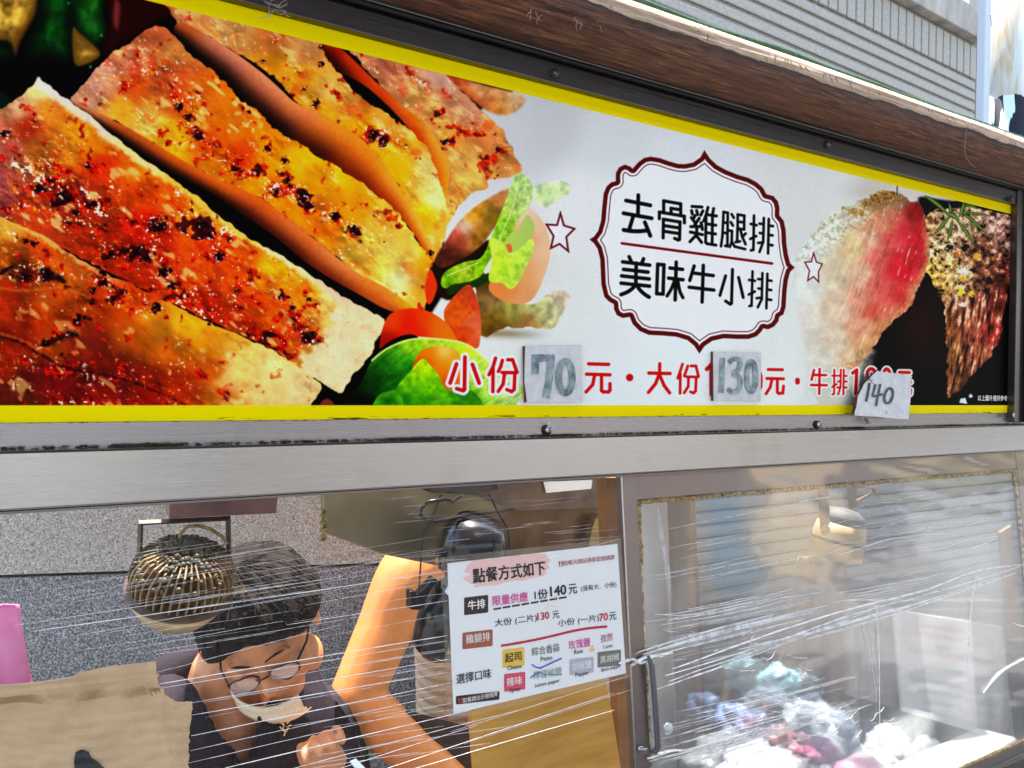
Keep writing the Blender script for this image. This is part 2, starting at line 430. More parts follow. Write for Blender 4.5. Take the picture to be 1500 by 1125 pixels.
    polygon(cv, Dt, lambda w, d: glazed(w, field(w, [(290, 32, .82, .55, .38), (340, 50, .82, .62, .40), (400, 60, .80, .52, .30), (440, 70, .78, .58, .38), (400, 95, .78, .55, .16), (440, 120, .85, .62, .20), (480, 140, .88, .70, .40), (520, 150, .80, .58, .30),
              (470, 160, .90, .62, .14), (530, 190, .95, .62, .10), (570, 180, .90, .66, .30), (600, 215, .92, .66, .22), (580, 250, .95, .65, .10), (625, 240, .95, .80, .50), (640, 290, .98, .86, .55), (620, 320, .98, .72, .15), (645, 350, .98, .80, .35)]),
              spots(w, [(347, 50, 9, 6, .6, .7), (385, 92, 8, 5, .5, .7), (402, 58, 12, 8, .5, .6), (440, 105, 10, 6, 1., .8), (470, 95, 5, 4, 0, .9), (460, 150, 14, 6, .4, .95), (500, 150, 10, 8, .8, .6), (510, 120, 10, 6, .9, .6), (553, 200, 22, 13, .5, 1.15), (585, 215, 18, 10, .7, .8), (610, 250, 8, 8, .9, .5), (628, 208, 6, 5, 0, .5), (320, 45, 12, 6, .4, .35)]), 310, 6, 1.1, .8), soft=2.5, rough=1.)
    # D cut face: smooth flesh falling into shade
    polygon(cv, [(262, 33), (300, 50), (345, 78), (385, 108), (412, 132), (432, 150), (468, 166), (500, 185), (525, 200), (556, 232), (580, 266), (598, 295), (613, 320), (628, 352), (640, 376), (628, 385), (612, 352), (588, 320), (560, 292), (517, 262), (470, 232), (430, 210), (400, 183), (350, 146), (320, 112), (280, 80), (255, 55)],
            lambda w, d: face(w, [(262, 33), (300, 50), (345, 78), (385, 108), (412, 132), (432, 150), (468, 166), (500, 185), (525, 200), (556, 232), (580, 266), (598, 295), (613, 320), (628, 352), (640, 376)], [(245, 45), (280, 80), (320, 112), (350, 146), (400, 183), (430, 210), (470, 232), (517, 262), (560, 292), (588, 320), (612, 352), (628, 385)],
                   [(275, 40, .68, .38, .20), (310, 60, .80, .52, .40), (345, 85, .84, .54, .44), (395, 118, .88, .56, .42), (440, 155, .93, .58, .36), (500, 188, .98, .60, .24), (545, 225, .98, .60, .20), (585, 272, .99, .68, .28), (620, 335, .99, .76, .34)],
                   [(275, 72, .02, .01, .01), (335, 128, .05, .015, .015), (400, 180, .10, .03, .03), (450, 218, .22, .07, .03), (520, 262, .40, .14, .04), (565, 296, .55, .22, .05), (610, 345, .75, .36, .08)], 1.0), soft=2.5)
    # ---- slice C top
    Ct = [(104, 146), (120, 125), (150, 92), (160, 80), (190, 62), (212, 46), (236, 38), (255, 54), (282, 82), (318, 110), (350, 146), (380, 166), (400, 186), (433, 208), (467, 230), (517, 260), (560, 292), (587, 318), (606, 345), (614, 358), (628, 376), (634, 390), (626, 405), (628, 430), (622, 452), (613, 462), (567, 424), (517, 397), (467, 356), (417, 318), (383, 292), (320, 264), (260, 232), (207, 200), (167, 178), (127, 158)]
    polygon(cv, Ct, lambda w, d: glazed(w, field(w, [(115, 142, .82, .60, .50), (150, 120, .80, .55, .48), (190, 90, .78, .50, .38), (230, 50, .78, .45, .30), (250, 75, .86, .60, .35), (200, 130, .72, .35, .15), (250, 110, .75, .38, .22), (180, 165, .85, .60, .22), (215, 178, .92, .76, .40), (250, 205, .95, .72, .15),
              (300, 150, .82, .45, .12), (340, 180, .86, .50, .10), (300, 210, .80, .38, .10), (350, 230, .80, .30, .05), (400, 210, .90, .55, .10), (440, 240, .98, .72, .12), (480, 265, .98, .70, .10), (420, 290, .93, .50, .08), (470, 320, .95, .52, .08), (520, 300, .98, .66, .14), (560, 330, .98, .80, .35), (560, 370, .98, .85, .45), (600, 380, .98, .82, .42),
              (615, 430, .98, .76, .30), (590, 410, .99, .90, .62), (540, 385, .98, .80, .35), (350, 265, .97, .60, .12), (300, 240, .96, .60, .12), (400, 300, .97, .58, .12), (620, 390, .95, .62, .15)]),
              spots(w, [(215, 110, 30, 17, .7, .55), (262, 145, 22, 16, .9, .95), (285, 170, 14, 20, .2, .9), (232, 150, 14, 8, .7, .7), (292, 200, 12, 9, 0, .95), (320, 225, 40, 12, .55, .8), (350, 240, 26, 14, .6, .9), (385, 215, 20, 12, .4, .4), (395, 225, 8, 6, 0, .9), (418, 235, 8, 6, 0, .8), (420, 255, 8, 7, 0, .8),
                        (400, 275, 16, 10, .5, .9), (440, 285, 18, 11, .6, 1.1), (455, 305, 16, 9, .7, 1.), (480, 315, 26, 10, .35, .95), (510, 338, 26, 9, .5, .95), (540, 350, 16, 7, .3, .6), (588, 305, 10, 12, .7, .6), (545, 295, 12, 8, .6, .35), (180, 120, 16, 9, .5, .35)]), 410, 5.5, 1.35, 1.), soft=2, rough=1.)
    # C cut face
    polygon(cv, [(104, 147), (127, 157), (167, 177), (207, 199), (260, 231), (320, 263), (383, 291), (417, 317), (467, 355), (517, 396), (567, 423), (614, 458), (616, 465), (600, 464), (562, 452), (530, 434), (495, 415), (450, 386), (400, 345), (360, 318), (310, 284), (253, 254), (200, 220), (150, 186), (115, 160)],
            lambda w, d: face(w, [(104, 147), (127, 157), (167, 177), (207, 199), (260, 231), (320, 263), (383, 291), (417, 317), (467, 355), (517, 396), (567, 423), (614, 458)], [(104, 155), (150, 188), (200, 222), (253, 256), (310, 286), (360, 320), (400, 347), (450, 388), (495, 417), (530, 437), (562, 455), (600, 468)],
                   [(120, 152, .78, .52, .36), (200, 200, .72, .38, .18), (260, 233, .80, .42, .16), (320, 265, .86, .46, .18), (383, 296, .84, .44, .18), (440, 338, .86, .50, .28), (500, 385, .88, .56, .34), (550, 415, .90, .56, .26), (600, 448, .98, .66, .22)],
                   [(150, 186, .05, .02, .02), (240, 245, .10, .03, .02), (330, 296, .16, .05, .02), (420, 360, .26, .10, .05), (480, 404, .40, .17, .09), (560, 450, .66, .34, .16)], 1.1), soft=2.5)
    # ---- slice B
    Bt = [(-150, 190), (-60, 175), (-10, 164), (20, 148), (45, 128), (56, 115), (67, 124), (100, 147), (133, 170), (200, 226), (270, 274), (350, 338), (417, 378), (470, 412), (500, 432), (535, 452), (562, 468), (560, 486), (550, 500), (545, 516), (524, 542), (513, 556), (500, 575), (478, 565), (455, 552), (400, 512), (333, 482), (267, 452), (207, 422), (110, 374), (0, 318), (-150, 250)]
    rimpts = [(60, 118), (100, 147), (133, 170), (200, 226), (270, 274), (350, 338), (417, 378), (500, 432), (562, 468)]
    def colB(w, d):
        b = field(w, [(55, 125, .92, .80, .55), (30, 160, .88, .66, .52), (75, 165, .86, .52, .22), (40, 185, .70, .25, .12), (110, 190, .92, .62, .18), (60, 215, .68, .42, .20), (10, 215, .62, .40, .36), (0, 270, .55, .30, .30), (90, 225, .76, .48, .18), (140, 215, .90, .55, .12), (150, 240, .82, .25, .05),
                (200, 250, .92, .50, .10), (200, 285, .78, .32, .08), (250, 300, .92, .42, .08), (220, 330, .78, .15, .04), (300, 320, .98, .70, .25), (300, 350, .90, .28, .05), (100, 290, .50, .16, .10), (150, 320, .62, .24, .10), (60, 310, .75, .32, .15), (170, 350, .68, .20, .06), (220, 380, .62, .20, .06),
                (280, 400, .80, .34, .10), (350, 380, .90, .40, .08), (400, 400, .98, .68, .15), (350, 430, .72, .30, .10), (400, 450, .80, .38, .08), (450, 440, .95, .62, .15), (430, 480, .72, .28, .08), (480, 440, .95, .80, .50), (520, 470, .94, .80, .60), (550, 475, .96, .82, .62), (500, 520, .95, .82, .62), (500, 555, .92, .74, .45),
                (460, 520, .88, .66, .34), (420, 520, .75, .38, .12), (300, 450, .70, .18, .05), (350, 480, .68, .22, .06), (530, 520, .94, .78, .52), (-80, 240, .6, .35, .3)])
        h = .10+spots(w, [(40, 295, 60, 22, .3, .55), (90, 275, 40, 16, .3, .9), (60, 250, 40, 9, .1, .7), (130, 300, 40, 16, .3, .8), (170, 262, 14, 9, .3, .3), (160, 275, 12, 9, 0, .7), (30, 280, 30, 18, .2, .6), (120, 330, 40, 12, .3, .7), (230, 330, 20, 14, 0, 1.), (290, 330, 28, 18, .4, 1.05), (200, 372, 46, 13, .15, 1.1), (160, 370, 20, 9, .1, 1.),
                      (318, 375, 12, 9, .2, .9), (240, 405, 14, 18, .3, 1.), (262, 430, 30, 12, .6, .9), (330, 345, 16, 12, 0, .8), (345, 385, 40, 8, .6, .55), (300, 460, 50, 9, .4, .8), (370, 440, 30, 20, .3, .6), (412, 440, 8, 8, 0, .8), (450, 430, 8, 8, 0, .8), (455, 495, 13, 9, .2, 1.), (430, 470, 26, 22, .3, .6), (400, 490, 40, 10, .5, .7), (110, 200, 16, 8, 1, .3), (200, 240, 10, 8, 0, .25), (260, 285, 24, 10, .6, .4), (5, 196, 12, 9, 0, .8), (540, 480, 6, 6, 0, .1)])
        c = glazed(w, b, h, 510, 5.5, 1.3, 1.)
        rd = np.full((w.H, w.W), 1e9, np.float32)
        for a, q in zip(rimpts[:-1], rimpts[1:]): rd = np.minimum(rd, seg_dist(w, a, q))
        rd = np.sqrt(rd)+1.2*vnoise(w.H, w.W, 8*CS, 4, 3)
        wd = 13-5*ss(150, 330, w.x)+8*ss(430, 520, w.x)
        m = (1-ss(wd*.55, wd*1.3, rd))*.9
        rim = field(w, [(80, 135, .96, .90, .84), (133, 175, .96, .86, .78), (200, 232, .98, .88, .62), (270, 280, .99, .82, .40), (350, 345, .99, .84, .45), (417, 382, .99, .90, .70), (500, 436, .96, .78, .66), (560, 470, .95, .76, .58)])
        c = c*(1-m[..., None])+rim*m[..., None]
        # cut end: plain pale flesh
        e = ss(-12, 10, (w.x-462)*.75+(w.y-500)*.55+9*vnoise(w.H, w.W, 16*CS, 9, 3))*ss(395, 440, w.x)
        flesh = np.array([.99, .87, .69], np.float32)*(1+.03*vnoise(w.H, w.W, 14*CS, 8, 3)+.02*vnoise(w.H, w.W, 4*CS, 18, 2))[..., None]
        fl = ss(2.1, 2.7, vnoise(w.H, w.W, 5*CS, 28, 2))[..., None]*.6
        flesh = flesh*(1-fl)+np.array([.80, .45, .12], np.float32)*fl
        e = e[..., None]*.85
        return c*(1-e)+flesh*e
    polygon(cv, Bt, colB, soft=2, rough=.9, seed=12)
    blobs(cv, [(229, 330, 12), (290, 328, 20), (300, 342, 12), (318, 376, 9), (163, 372, 12), (200, 370, 14), (183, 368, 8), (215, 378, 10), (240, 398, 9), (250, 420, 8), (95, 292, 12), (80, 300, 8), (128, 242, 6), (8, 196, 7), (412, 434, 5), (450, 494, 9), (458, 490, 6), (428, 450, 5), (60, 275, 9), (135, 300, 7), (110, 312, 6), (452, 438, 4)], 40)
    # ---- slice A
    At = [(-150, 255), (0, 319), (60, 344), (110, 376), (147, 397), (207, 424), (267, 454), (333, 484), (400, 514), (432, 535), (462, 556), (470, 566), (463, 582), (455, 600), (440, 660), (-150, 660)]
    def colA(w, d):
        b = field(w, [(10, 335, .88, .66, .30), (60, 365, .80, .38, .12), (10, 370, .60, .32, .10), (30, 400, .30, .12, .05), (60, 430, .58, .30, .10), (10, 430, .55, .20, .07), (110, 400, .72, .40, .15), (150, 420, .68, .28, .08), (100, 460, .58, .26, .06), (40, 470, .52, .18, .05), (170, 450, .66, .30, .07), (200, 440, .82, .34, .06),
                (230, 470, .90, .60, .18), (270, 480, .95, .70, .18), (300, 500, .96, .64, .15), (200, 490, .66, .36, .08), (260, 510, .72, .42, .12), (300, 540, .72, .38, .10), (350, 520, .95, .74, .34), (350, 560, .90, .66, .38), (400, 540, .94, .76, .48), (440, 560, .95, .78, .56), (400, 585, .88, .66, .42), (320, 585, .66, .40, .14),
                (20, 510, .46, .14, .06), (80, 510, .50, .24, .08), (130, 510, .50, .18, .10), (60, 550, .34, .08, .10), (120, 550, .38, .09, .10), (180, 560, .38, .08, .08), (40, 585, .34, .14, .08), (90, 580, .42, .07, .07), (150, 590, .58, .12, .05), (220, 580, .48, .10, .05), (260, 560, .58, .20, .05), (270, 590, .62, .22, .06), (-80, 450, .5, .2, .07), (-80, 580, .3, .08, .06)])
        h = spots(w, [(40, 352, 40, 9, .35, .7), (60, 400, 30, 12, .1, 1.2), (20, 405, 22, 9, -.1, .9), (90, 365, 18, 8, .3, .7), (150, 410, 20, 12, .6, 1.), (172, 432, 20, 12, .3, .9), (228, 448, 12, 9, 0, .95), (130, 440, 20, 9, .3, .7), (110, 472, 22, 6, -.3, .9), (90, 492, 26, 8, -.2, 1.), (68, 503, 14, 8, 0, .95), (120, 465, 22, 4, -.2, .9), (180, 445, 30, 14, .5, .5), (200, 430, 20, 9, .5, .6),
                      (305, 474, 9, 6, 0, .7), (260, 500, 20, 8, .3, .3), (280, 540, 22, 12, .2, .3), (90, 540, 50, 12, .1, .4), (40, 530, 30, 14, .3, .5), (120, 590, 60, 8, .1, .6), (210, 560, 60, 6, .3, .5), (255, 575, 50, 5, .4, .4), (5, 380, 18, 9, 0, .5)])
        c = glazed(w, b, h, 610, 6, 1.0, 1.)
        rd = np.full((w.H, w.W), 1e9, np.float32)
        R = At[:12]
        for a, q in zip(R[:-1], R[1:]): rd = np.minimum(rd, seg_dist(w, a, q))
        m = (1-ss(3, 9, np.sqrt(rd)+1.5*vnoise(w.H, w.W, 8*CS, 44, 3)))*.8
        c = c*(1-m[..., None])+field(w, [(0, 320, .90, .70, .36), (60, 345, .92, .74, .46), (110, 376, .90, .70, .45), (147, 397, .88, .62, .40), (207, 424, .80, .30, .10), (267, 454, .96, .66, .20), (333, 484, .98, .72, .25), (400, 514, .96, .80, .45), (470, 566, .95, .78, .55)])*m[..., None]
        e = ss(-20, 40, (w.x-330)*.6+(w.y-540)*.1+14*vnoise(w.H, w.W, 20*CS, 9, 3))*.45
        e = e[..., None]; flesh = np.array([.98, .82, .60], np.float32)*(1+.05*vnoise(w.H, w.W, 10*CS, 88, 4))[..., None]
        return c*(1-e)+flesh*e
    polygon(cv, At, colA, soft=2, rough=.8, seed=33)
    # fold between the two lowest pieces, and dark herbs
    for L, wd, col, al in [([(-10, 490), (30, 503), (60, 520), (100, 540), (180, 556), (250, 583), (300, 612)], 3, (.16, .03, .03), .75),
                           ([(-10, 486), (30, 498), (58, 514)], 3, (.72, .40, .16), .6),
                           ([(-10, 421), (30, 426), (60, 424), (92, 422), (130, 436)], 3.5, (.80, .50, .22), .5),
                           ([(108, 471), (120, 466), (134, 467)], 4, (.03, .02, .02), .95), ([(0, 400), (10, 394), (18, 390)], 5, (.03, .02, .02), .9), ([(60, 398), (75, 405), (92, 412)], 9, (.04, .02, .02), .9), ([(78, 500), (95, 492), (112, 490)], 8, (.10, .01, .03), .85)]:
        P = spline(L, 5, False); w = winof(P, wd*2); d = np.full((w.H, w.W), 1e9, np.float32)
        for a, b in zip(P[:-1], P[1:]): d = np.minimum(d, seg_dist(w, a, b))
        put(cv, w, ss(-wd*.5, wd*.5, wd*.5-np.sqrt(d)+.8*vnoise(w.H, w.W, 5*CS, 2, 2))*al, col)
    blobs(cv, [(228, 450, 9), (150, 399, 7), (165, 440, 8), (150, 415, 8), (178, 428, 7), (70, 402, 10), (35, 405, 9), (68, 502, 8), (305, 474, 4), (50, 356, 6), (38, 354, 5), (135, 425, 6), (98, 492, 7)], 80)
    blobs(cv, [(289, 200, 9), (262, 158, 7), (275, 172, 6), (392, 218, 6), (417, 235, 6), (420, 264, 6), (443, 288, 12), (452, 300, 8), (405, 282, 7), (345, 248, 8), (470, 70, 4), (462, 152, 7), (547, 200, 8), (560, 208, 7), (548, 195, 7), (490, 318, 8), (515, 336, 8), (525, 341, 6), (630, 372, 5), (652, 208, 6), (385, 90, 4), (470, 94, 5), (365, 164, 4), (445, 130, 4)], 140)
    # ---- salad at the right of the chicken
    leaf = lambda a, b, s=5, k=.07: (lambda w, d: (np.array(a, np.float32)*(1-ss(0, 16, d))[..., None]+np.array(b, np.float32)*ss(0, 16, d)[..., None])*(1+k*vnoise(w.H, w.W, 9*CS, s, 4))[..., None])
    polygon(cv, [(655, 350), (672, 325), (700, 300), (745, 276), (742, 300), (730, 325), (705, 360), (680, 385), (650, 395), (636, 382)], lambda w, d: field(w, [(735, 285, .72, .50, .32), (690, 315, .85, .62, .22), (670, 345, .70, .34, .25), (700, 345, .55, .40, .16), (660, 375, .30, .16, .10), (720, 320, .50, .40, .16), (680, 332, .85, .72, .68)])*(1+.09*vnoise(w.H, w.W, 8*CS, 5, 3, .4))[..., None], soft=4)
    polygon(cv, [(632, 390), (652, 392), (690, 372), (716, 352), (706, 400), (690, 420), (660, 440), (640, 430), (630, 405)], (.13, .07, .04), soft=5)
    polygon(cv, [(690, 395), (715, 405), (735, 430), (770, 445), (790, 440), (822, 424), (834, 436), (830, 448), (812, 478), (792, 482), (745, 480), (703, 492), (700, 440)],
            lambda w, d: field(w, [(705, 410, .30, .22, .12), (720, 440, .50, .40, .26), (750, 450, .62, .60, .32), (730, 480, .40, .30, .10), (790, 455, .78, .78, .50), (825, 435, .88, .80, .68), (775, 475, .66, .46, .22), (815, 465, .84, .80, .58)])*(1+.09*vnoise(w.H, w.W, 9*CS, 15, 3, .4))[..., None], soft=3, rough=1.)
    w = Win(690, 470, 850, 520); put(cv, w, .55*np.exp(-((w.y-489-.03*(w.x-740))/7)**2)*ss(700, 712, w.x)*(1-ss(740, 815, w.x)), (.32, .22, .08))
    polygon(cv, [(722, 400), (732, 350), (748, 312), (765, 300), (785, 312), (800, 335), (806, 370), (798, 402), (782, 436), (762, 446), (735, 440), (716, 424)],
            lambda w, d: field(w, [(790, 330, .99, .80, .62), (800, 370, 1, .80, .62), (770, 350, .99, .68, .45), (770, 400, .98, .66, .42), (745, 420, .96, .55, .32), (765, 440, .95, .62, .42), (795, 400, 1, .76, .55), (778, 310, .99, .84, .72)]), soft=2.5)
    polygon(cv, [(783, 272), (800, 268), (822, 265), (836, 274), (832, 284), (815, 294), (800, 304), (786, 298), (778, 285)], leaf((.90, .97, .74), (.84, .94, .62)), soft=2.5)
    polygon(cv, [(754, 257), (768, 256), (780, 275), (776, 300), (760, 320), (748, 345), (735, 365), (718, 380), (700, 410), (675, 420), (650, 422), (646, 410), (655, 396), (680, 384), (704, 378), (718, 352), (730, 320), (742, 290)],
            lambda w, d: field(w, [(760, 265, .72, .88, .50), (750, 300, .72, .85, .42), (735, 330, .55, .75, .22), (705, 385, .48, .66, .12), (680, 400, .62, .72, .25), (655, 410, .45, .62, .10), (770, 290, .80, .90, .55)])*(1+.10*vnoise(w.H, w.W, 6*CS, 25, 3))[..., None], soft=1.6)
    polygon(cv, [(660, 418), (690, 412), (715, 400), (718, 410), (700, 420), (675, 425), (662, 432), (655, 430)], (.12, .22, .03), soft=3)
    polygon(cv, [(738, 357), (748, 372), (777, 350), (782, 330), (772, 315), (760, 335), (750, 340)], (.72, .82, .40), soft=2)
    polygon(cv, [(740, 360), (748, 358), (750, 370), (744, 375)], (.90, .45, .28), soft=1.5)
    polygon(cv, [(717, 350), (730, 352), (740, 358), (745, 370), (758, 366), (778, 350), (782, 366), (770, 392), (760, 413), (748, 424), (735, 415), (716, 411), (720, 380)], leaf((.80, .95, .36), (.74, .93, .28), 6, .07), soft=1.4)
    for L in [[(758, 265), (752, 300), (738, 335), (722, 372)], [(700, 385), (680, 394), (655, 404)]]:
        P = spline(L, 5, False); w = winof(P, 5); d = np.full((w.H, w.W), 1e9, np.float32)
        for a, b in zip(P[:-1], P[1:]): d = np.minimum(d, seg_dist(w, a, b))
        put(cv, w, ss(-1, 1, 1-np.sqrt(d))*.7, (.88, .95, .66))
    # tomatoes
    polygon(cv, [(630, 396), (636, 405), (640, 420), (634, 440), (626, 445), (622, 420)], (.90, .30, .10), soft=3)
    polygon(cv, [(650, 458), (660, 440), (683, 418), (694, 426), (704, 462), (702, 506), (690, 510), (675, 505), (655, 480)], lambda w, d: field(w, [(660, 448, .80, .38, .14), (685, 425, .72, .34, .18), (675, 460, .88, .42, .12), (680, 490, .80, .30, .08), (700, 440, .72, .30, .18), (700, 490, .88, .46, .32), (690, 475, .86, .48, .36)])*(1+.06*vnoise(w.H, w.W, 6*CS, 5, 3,.4))[..., None], soft=1.6)
    polygon(cv, [(556, 512), (560, 482), (572, 460), (600, 452), (627, 456), (650, 470), (662, 484), (668, 500), (640, 497), (600, 494), (565, 515)], lambda w, d: field(w, [(575, 470, .90, .34, .10), (620, 470, .96, .34, .08), (600, 475, .93, .18, .05), (650, 488, .98, .50, .10), (570, 500, .55, .10, .03), (610, 490, .85, .22, .05), (640, 475, .98, .48, .16)]), soft=2)
    polygon(cv, [(540, 530), (556, 512), (575, 498), (597, 490), (612, 494), (605, 502), (580, 512), (562, 520)], (.02, .01, .01), soft=3)
    # big leaves
    polygon(cv, [(515, 600), (530, 560), (545, 527), (567, 510), (600, 497), (640, 496), (683, 504), (700, 516), (718, 532), (745, 552), (765, 566), (768, 578), (756, 590), (740, 600)],
            lambda w, d: field(w, [(530, 590, .01, .04, .01), (545, 560, .05, .20, .03), (560, 530, .14, .38, .06), (585, 520, .30, .52, .12), (575, 560, .10, .34, .05), (600, 505, .58, .76, .20), (640, 503, .70, .85, .28), (680, 515, .72, .90, .25), (700, 530, .76, .90, .40), (710, 560, .74, .88, .40), (735, 565, .82, .92, .62), (755, 580, .76, .90, .50), (690, 585, .30, .52, .12), (600, 540, .12, .40, .05), (720, 588, .60, .78, .34)])*(1+.06*vnoise(w.H, w.W, 9*CS, 51, 3, .4)+.07*rotnoise(w.H, w.W, 4*CS, 52, -.6, 4))[..., None], soft=2)
    P = spline([(545, 528), (567, 511), (600, 498), (640, 497), (683, 505), (718, 533)], 5, False); w = winof(P, 5); d = np.full((w.H, w.W), 1e9, np.float32)
    for a, b in zip(P[:-1], P[1:]): d = np.minimum(d, seg_dist(w, a, b))
    put(cv, w, ss(-1, 1, 1.6-np.sqrt(d))*.75, (.92, .96, .62))
    polygon(cv, [(612, 520), (620, 512), (642, 507), (670, 514), (678, 545), (676, 560), (655, 572), (640, 565), (628, 545), (605, 540)], lambda w, d: field(w, [(625, 518, .95, .55, .10), (650, 515, .99, .80, .45), (668, 530, .99, .66, .20), (645, 540, .98, .55, .10), (655, 560, .92, .38, .05), (620, 535, .75, .30, .04)]), soft=2)
    polygon(cv, [(578, 600), (580, 570), (600, 545), (618, 526), (630, 535), (642, 550), (650, 566), (662, 574), (690, 572), (700, 600)], lambda w, d: field(w, [(615, 540, .66, .82, .12), (600, 560, .42, .66, .08), (590, 590, .16, .42, .04), (630, 560, .48, .72, .08), (645, 585, .34, .58, .08), (680, 580, .22, .45, .08), (620, 590, .24, .50, .05)])*(1+.08*vnoise(w.H, w.W, 6*CS, 61, 3, .4))[..., None], soft=1.4)
    polygon(cv, [(548, 600), (552, 582), (566, 574), (582, 574), (590, 600)], leaf((.30, .55, .10), (.12, .36, .05)), soft=2)
    polygon(cv, [(465, 600), (475, 585), (486, 588), (490, 600)], (.45, .22, .16), soft=3)
    # ---- steak at the right
    S = [(1163, 383), (1180, 357), (1196, 335), (1213, 317), (1240, 303), (1267, 291), (1293, 280), (1313, 283), (1334, 293), (1348, 298), (1356, 325), (1360, 352), (1361, 385), (1354, 402), (1345, 425), (1333, 447), (1318, 462), (1300, 478), (1290, 492), (1276, 515), (1262, 530), (1248, 540), (1228, 545), (1212, 542), (1187, 533), (1176, 492), (1168, 447), (1162, 415)]
    # grey shade behind the crust
    w = Win(1190, 262, 1320, 330); put(cv, w, .35*np.exp(-((w.x-1270)/36)**2-((w.y-280)/16)**2), (.66, .62, .56))
    # black plate and its fading edge
    w = Win(1160, 262, 1500, 640)
    lim = np.interp(w.y, [262, 285, 300, 400, 430, 480, 530, 560, 600, 640], [1500, 1500, 1345, 1345, 1335, 1290, 1250, 1232, 1212, 1200]).astype(np.float32)
    m = ss(0, 1, (w.x-lim+4*vnoise(w.H, w.W, 14*CS, 6, 3))/np.interp(w.y, [262, 500, 560, 600], [4, 8, 70, 90]).astype(np.float32))
    put(cv, w, m, (.02, .012, .012))
    put(cv, w, m*np.exp(-((w.x-1350)/30)**2-((w.y-480)/55)**2)*.9, (.17, .03, .025))
    polygon(cv, [(1345, 290), (1375, 292), (1420, 300), (1400, 312), (1360, 318)], (.03, .03, .05), soft=6)
    # right, whole steak
    R = [(1352, 330), (1362, 312), (1383, 306), (1410, 302), (1440, 306), (1465, 314), (1500, 330), (1500, 400), (1478, 420), (1470, 470), (1462, 500), (1447, 527), (1425, 548), (1412, 566), (1400, 578), (1388, 580), (1386, 555), (1388, 520), (1384, 470), (1380, 440), (1366, 415), (1356, 396), (1358, 360)]
    def colR(w, d):
        b = field(w, [(1362, 330, .70, .52, .36), (1385, 325, .80, .66, .55), (1420, 330, .72, .58, .48), (1455, 330, .78, .60, .54), (1475, 350, .50, .36, .34), (1365, 370, .92, .78, .55), (1385, 360, .85, .72, .56), (1410, 370, .60, .44, .34), (1440, 360, .42, .26, .20), (1365, 400, .88, .68, .32), (1385, 400, .80, .62, .40), (1410, 400, .78, .66, .50), (1440, 400, .45, .28, .20), (1465, 400, .36, .18, .14),
                (1380, 425, .80, .60, .36), (1400, 435, .62, .46, .38), (1420, 440, .55, .34, .26), (1460, 440, .40, .18, .14), (1400, 470, .46, .28, .18), (1425, 480, .62, .36, .28), (1450, 490, .55, .18, .15), (1395, 510, .55, .38, .22), (1420, 520, .45, .26, .20), (1440, 515, .66, .40, .30), (1395, 560, .48, .32, .22), (1410, 555, .42, .26, .16)])
        n = rotnoise(w.H, w.W, 3.5*CS, 701, 1.75, 5.); n2 = vnoise(w.H, w.W, 6*CS, 702, 4, .6)
        side = ss(425, 450, w.y+.25*(w.x-1400))
        c = b*(1+(.34*n*side+.34*n2*(1-side)+.1*n2*side))[..., None]
        gl = (ss(1.2, 2.0, n+.4*n2)*side*.7+ss(1.2, 2.1, n2)*(1-side)*.6)[..., None]
        c = c*(1-gl)+np.array([.98, .90, .78], np.float32)*gl
        dk = (ss(.9, 1.9, -n)*side*.7+ss(1.0, 2., -n2)*(1-side)*.75)[..., None]
        c = c*(1-dk)+np.array([.12, .05, .04], np.float32)*dk
        y = ss(2.1, 2.6, vnoise(w.H, w.W, 5*CS, 703, 2))[..., None]*(1-side)[..., None]*.8
        c = c*(1-y)+np.array([.86, .68, .30], np.float32)*y
        return np.clip(c, 0, 1)
    polygon(cv, R, colR, soft=1.6, rough=1.3, rcell=5)
    for (x, y, r, col) in [(1409, 397, 7, (.99, .96, .88)), (1409, 408, 4, (.90, .65, .10)), (1431, 377, 5, (.92, .68, .15)), (1408, 427, 7, (.92, .86, .25)), (1422, 430, 5, (.85, .80, .30)), (1409, 446, 5, (.98, .92, .80)), (1414, 362, 7, (.06, .06, .07)), (1449, 412, 7, (.05, .06, .06)), (1390, 362, 6, (.12, .08, .06)), (1443, 425, 5, (.08, .07, .07)), (1362, 320, 5, (.45, .28, .15)), (1372, 325, 4, (.40, .25, .12)), (1403, 372, 5, (.8, .4, .15)), (1386, 392, 4, (.15, .08, .06)), (1398, 385, 4, (.7, .5, .2)), (1425, 395, 5, (.14, .09, .08))]:
        w = Win(x-12, y-12, x+12, y+12); put(cv, w, ss(-1, 1.5, r*(1+.3*vnoise(w.H, w.W, 4*CS, int(x), 2))*.8-np.hypot(w.x-x, w.y-y)), col)
    # rosemary
    for a, b, r in [((1355, 287), (1388, 313), 3.6), ((1390, 298), (1392, 316), 2.6), ((1392, 316), (1370, 342), 3.), ((1395, 322), (1388, 352), 2.8), ((1400, 320), (1425, 357), 2.8), ((1410, 312), (1450, 316), 2.), ((1410, 312), (1444, 342), 2.6), ((1405, 318), (1412, 296), 3.), ((1385, 312), (1405, 322), 4.), ((1412, 300), (1432, 306), 2.), ((1420, 320), (1424, 340), 2.)]:
        P = [a, ((a[0]+b[0])/2+1, (a[1]+b[1])/2-1), b]; P = spline(P, 5, False); w = winof(P, 6); d = np.full((w.H, w.W), 1e9, np.float32)
        for p, q in zip(P[:-1], P[1:]): d = np.minimum(d, seg_dist(w, p, q))
        tt = np.clip(((w.x-a[0])*(b[0]-a[0])+(w.y-a[1])*(b[1]-a[1]))/((b[0]-a[0])**2+(b[1]-a[1])**2), 0, 1); tp = (1-.75*np.abs(2*tt-1)**2)*r*.95
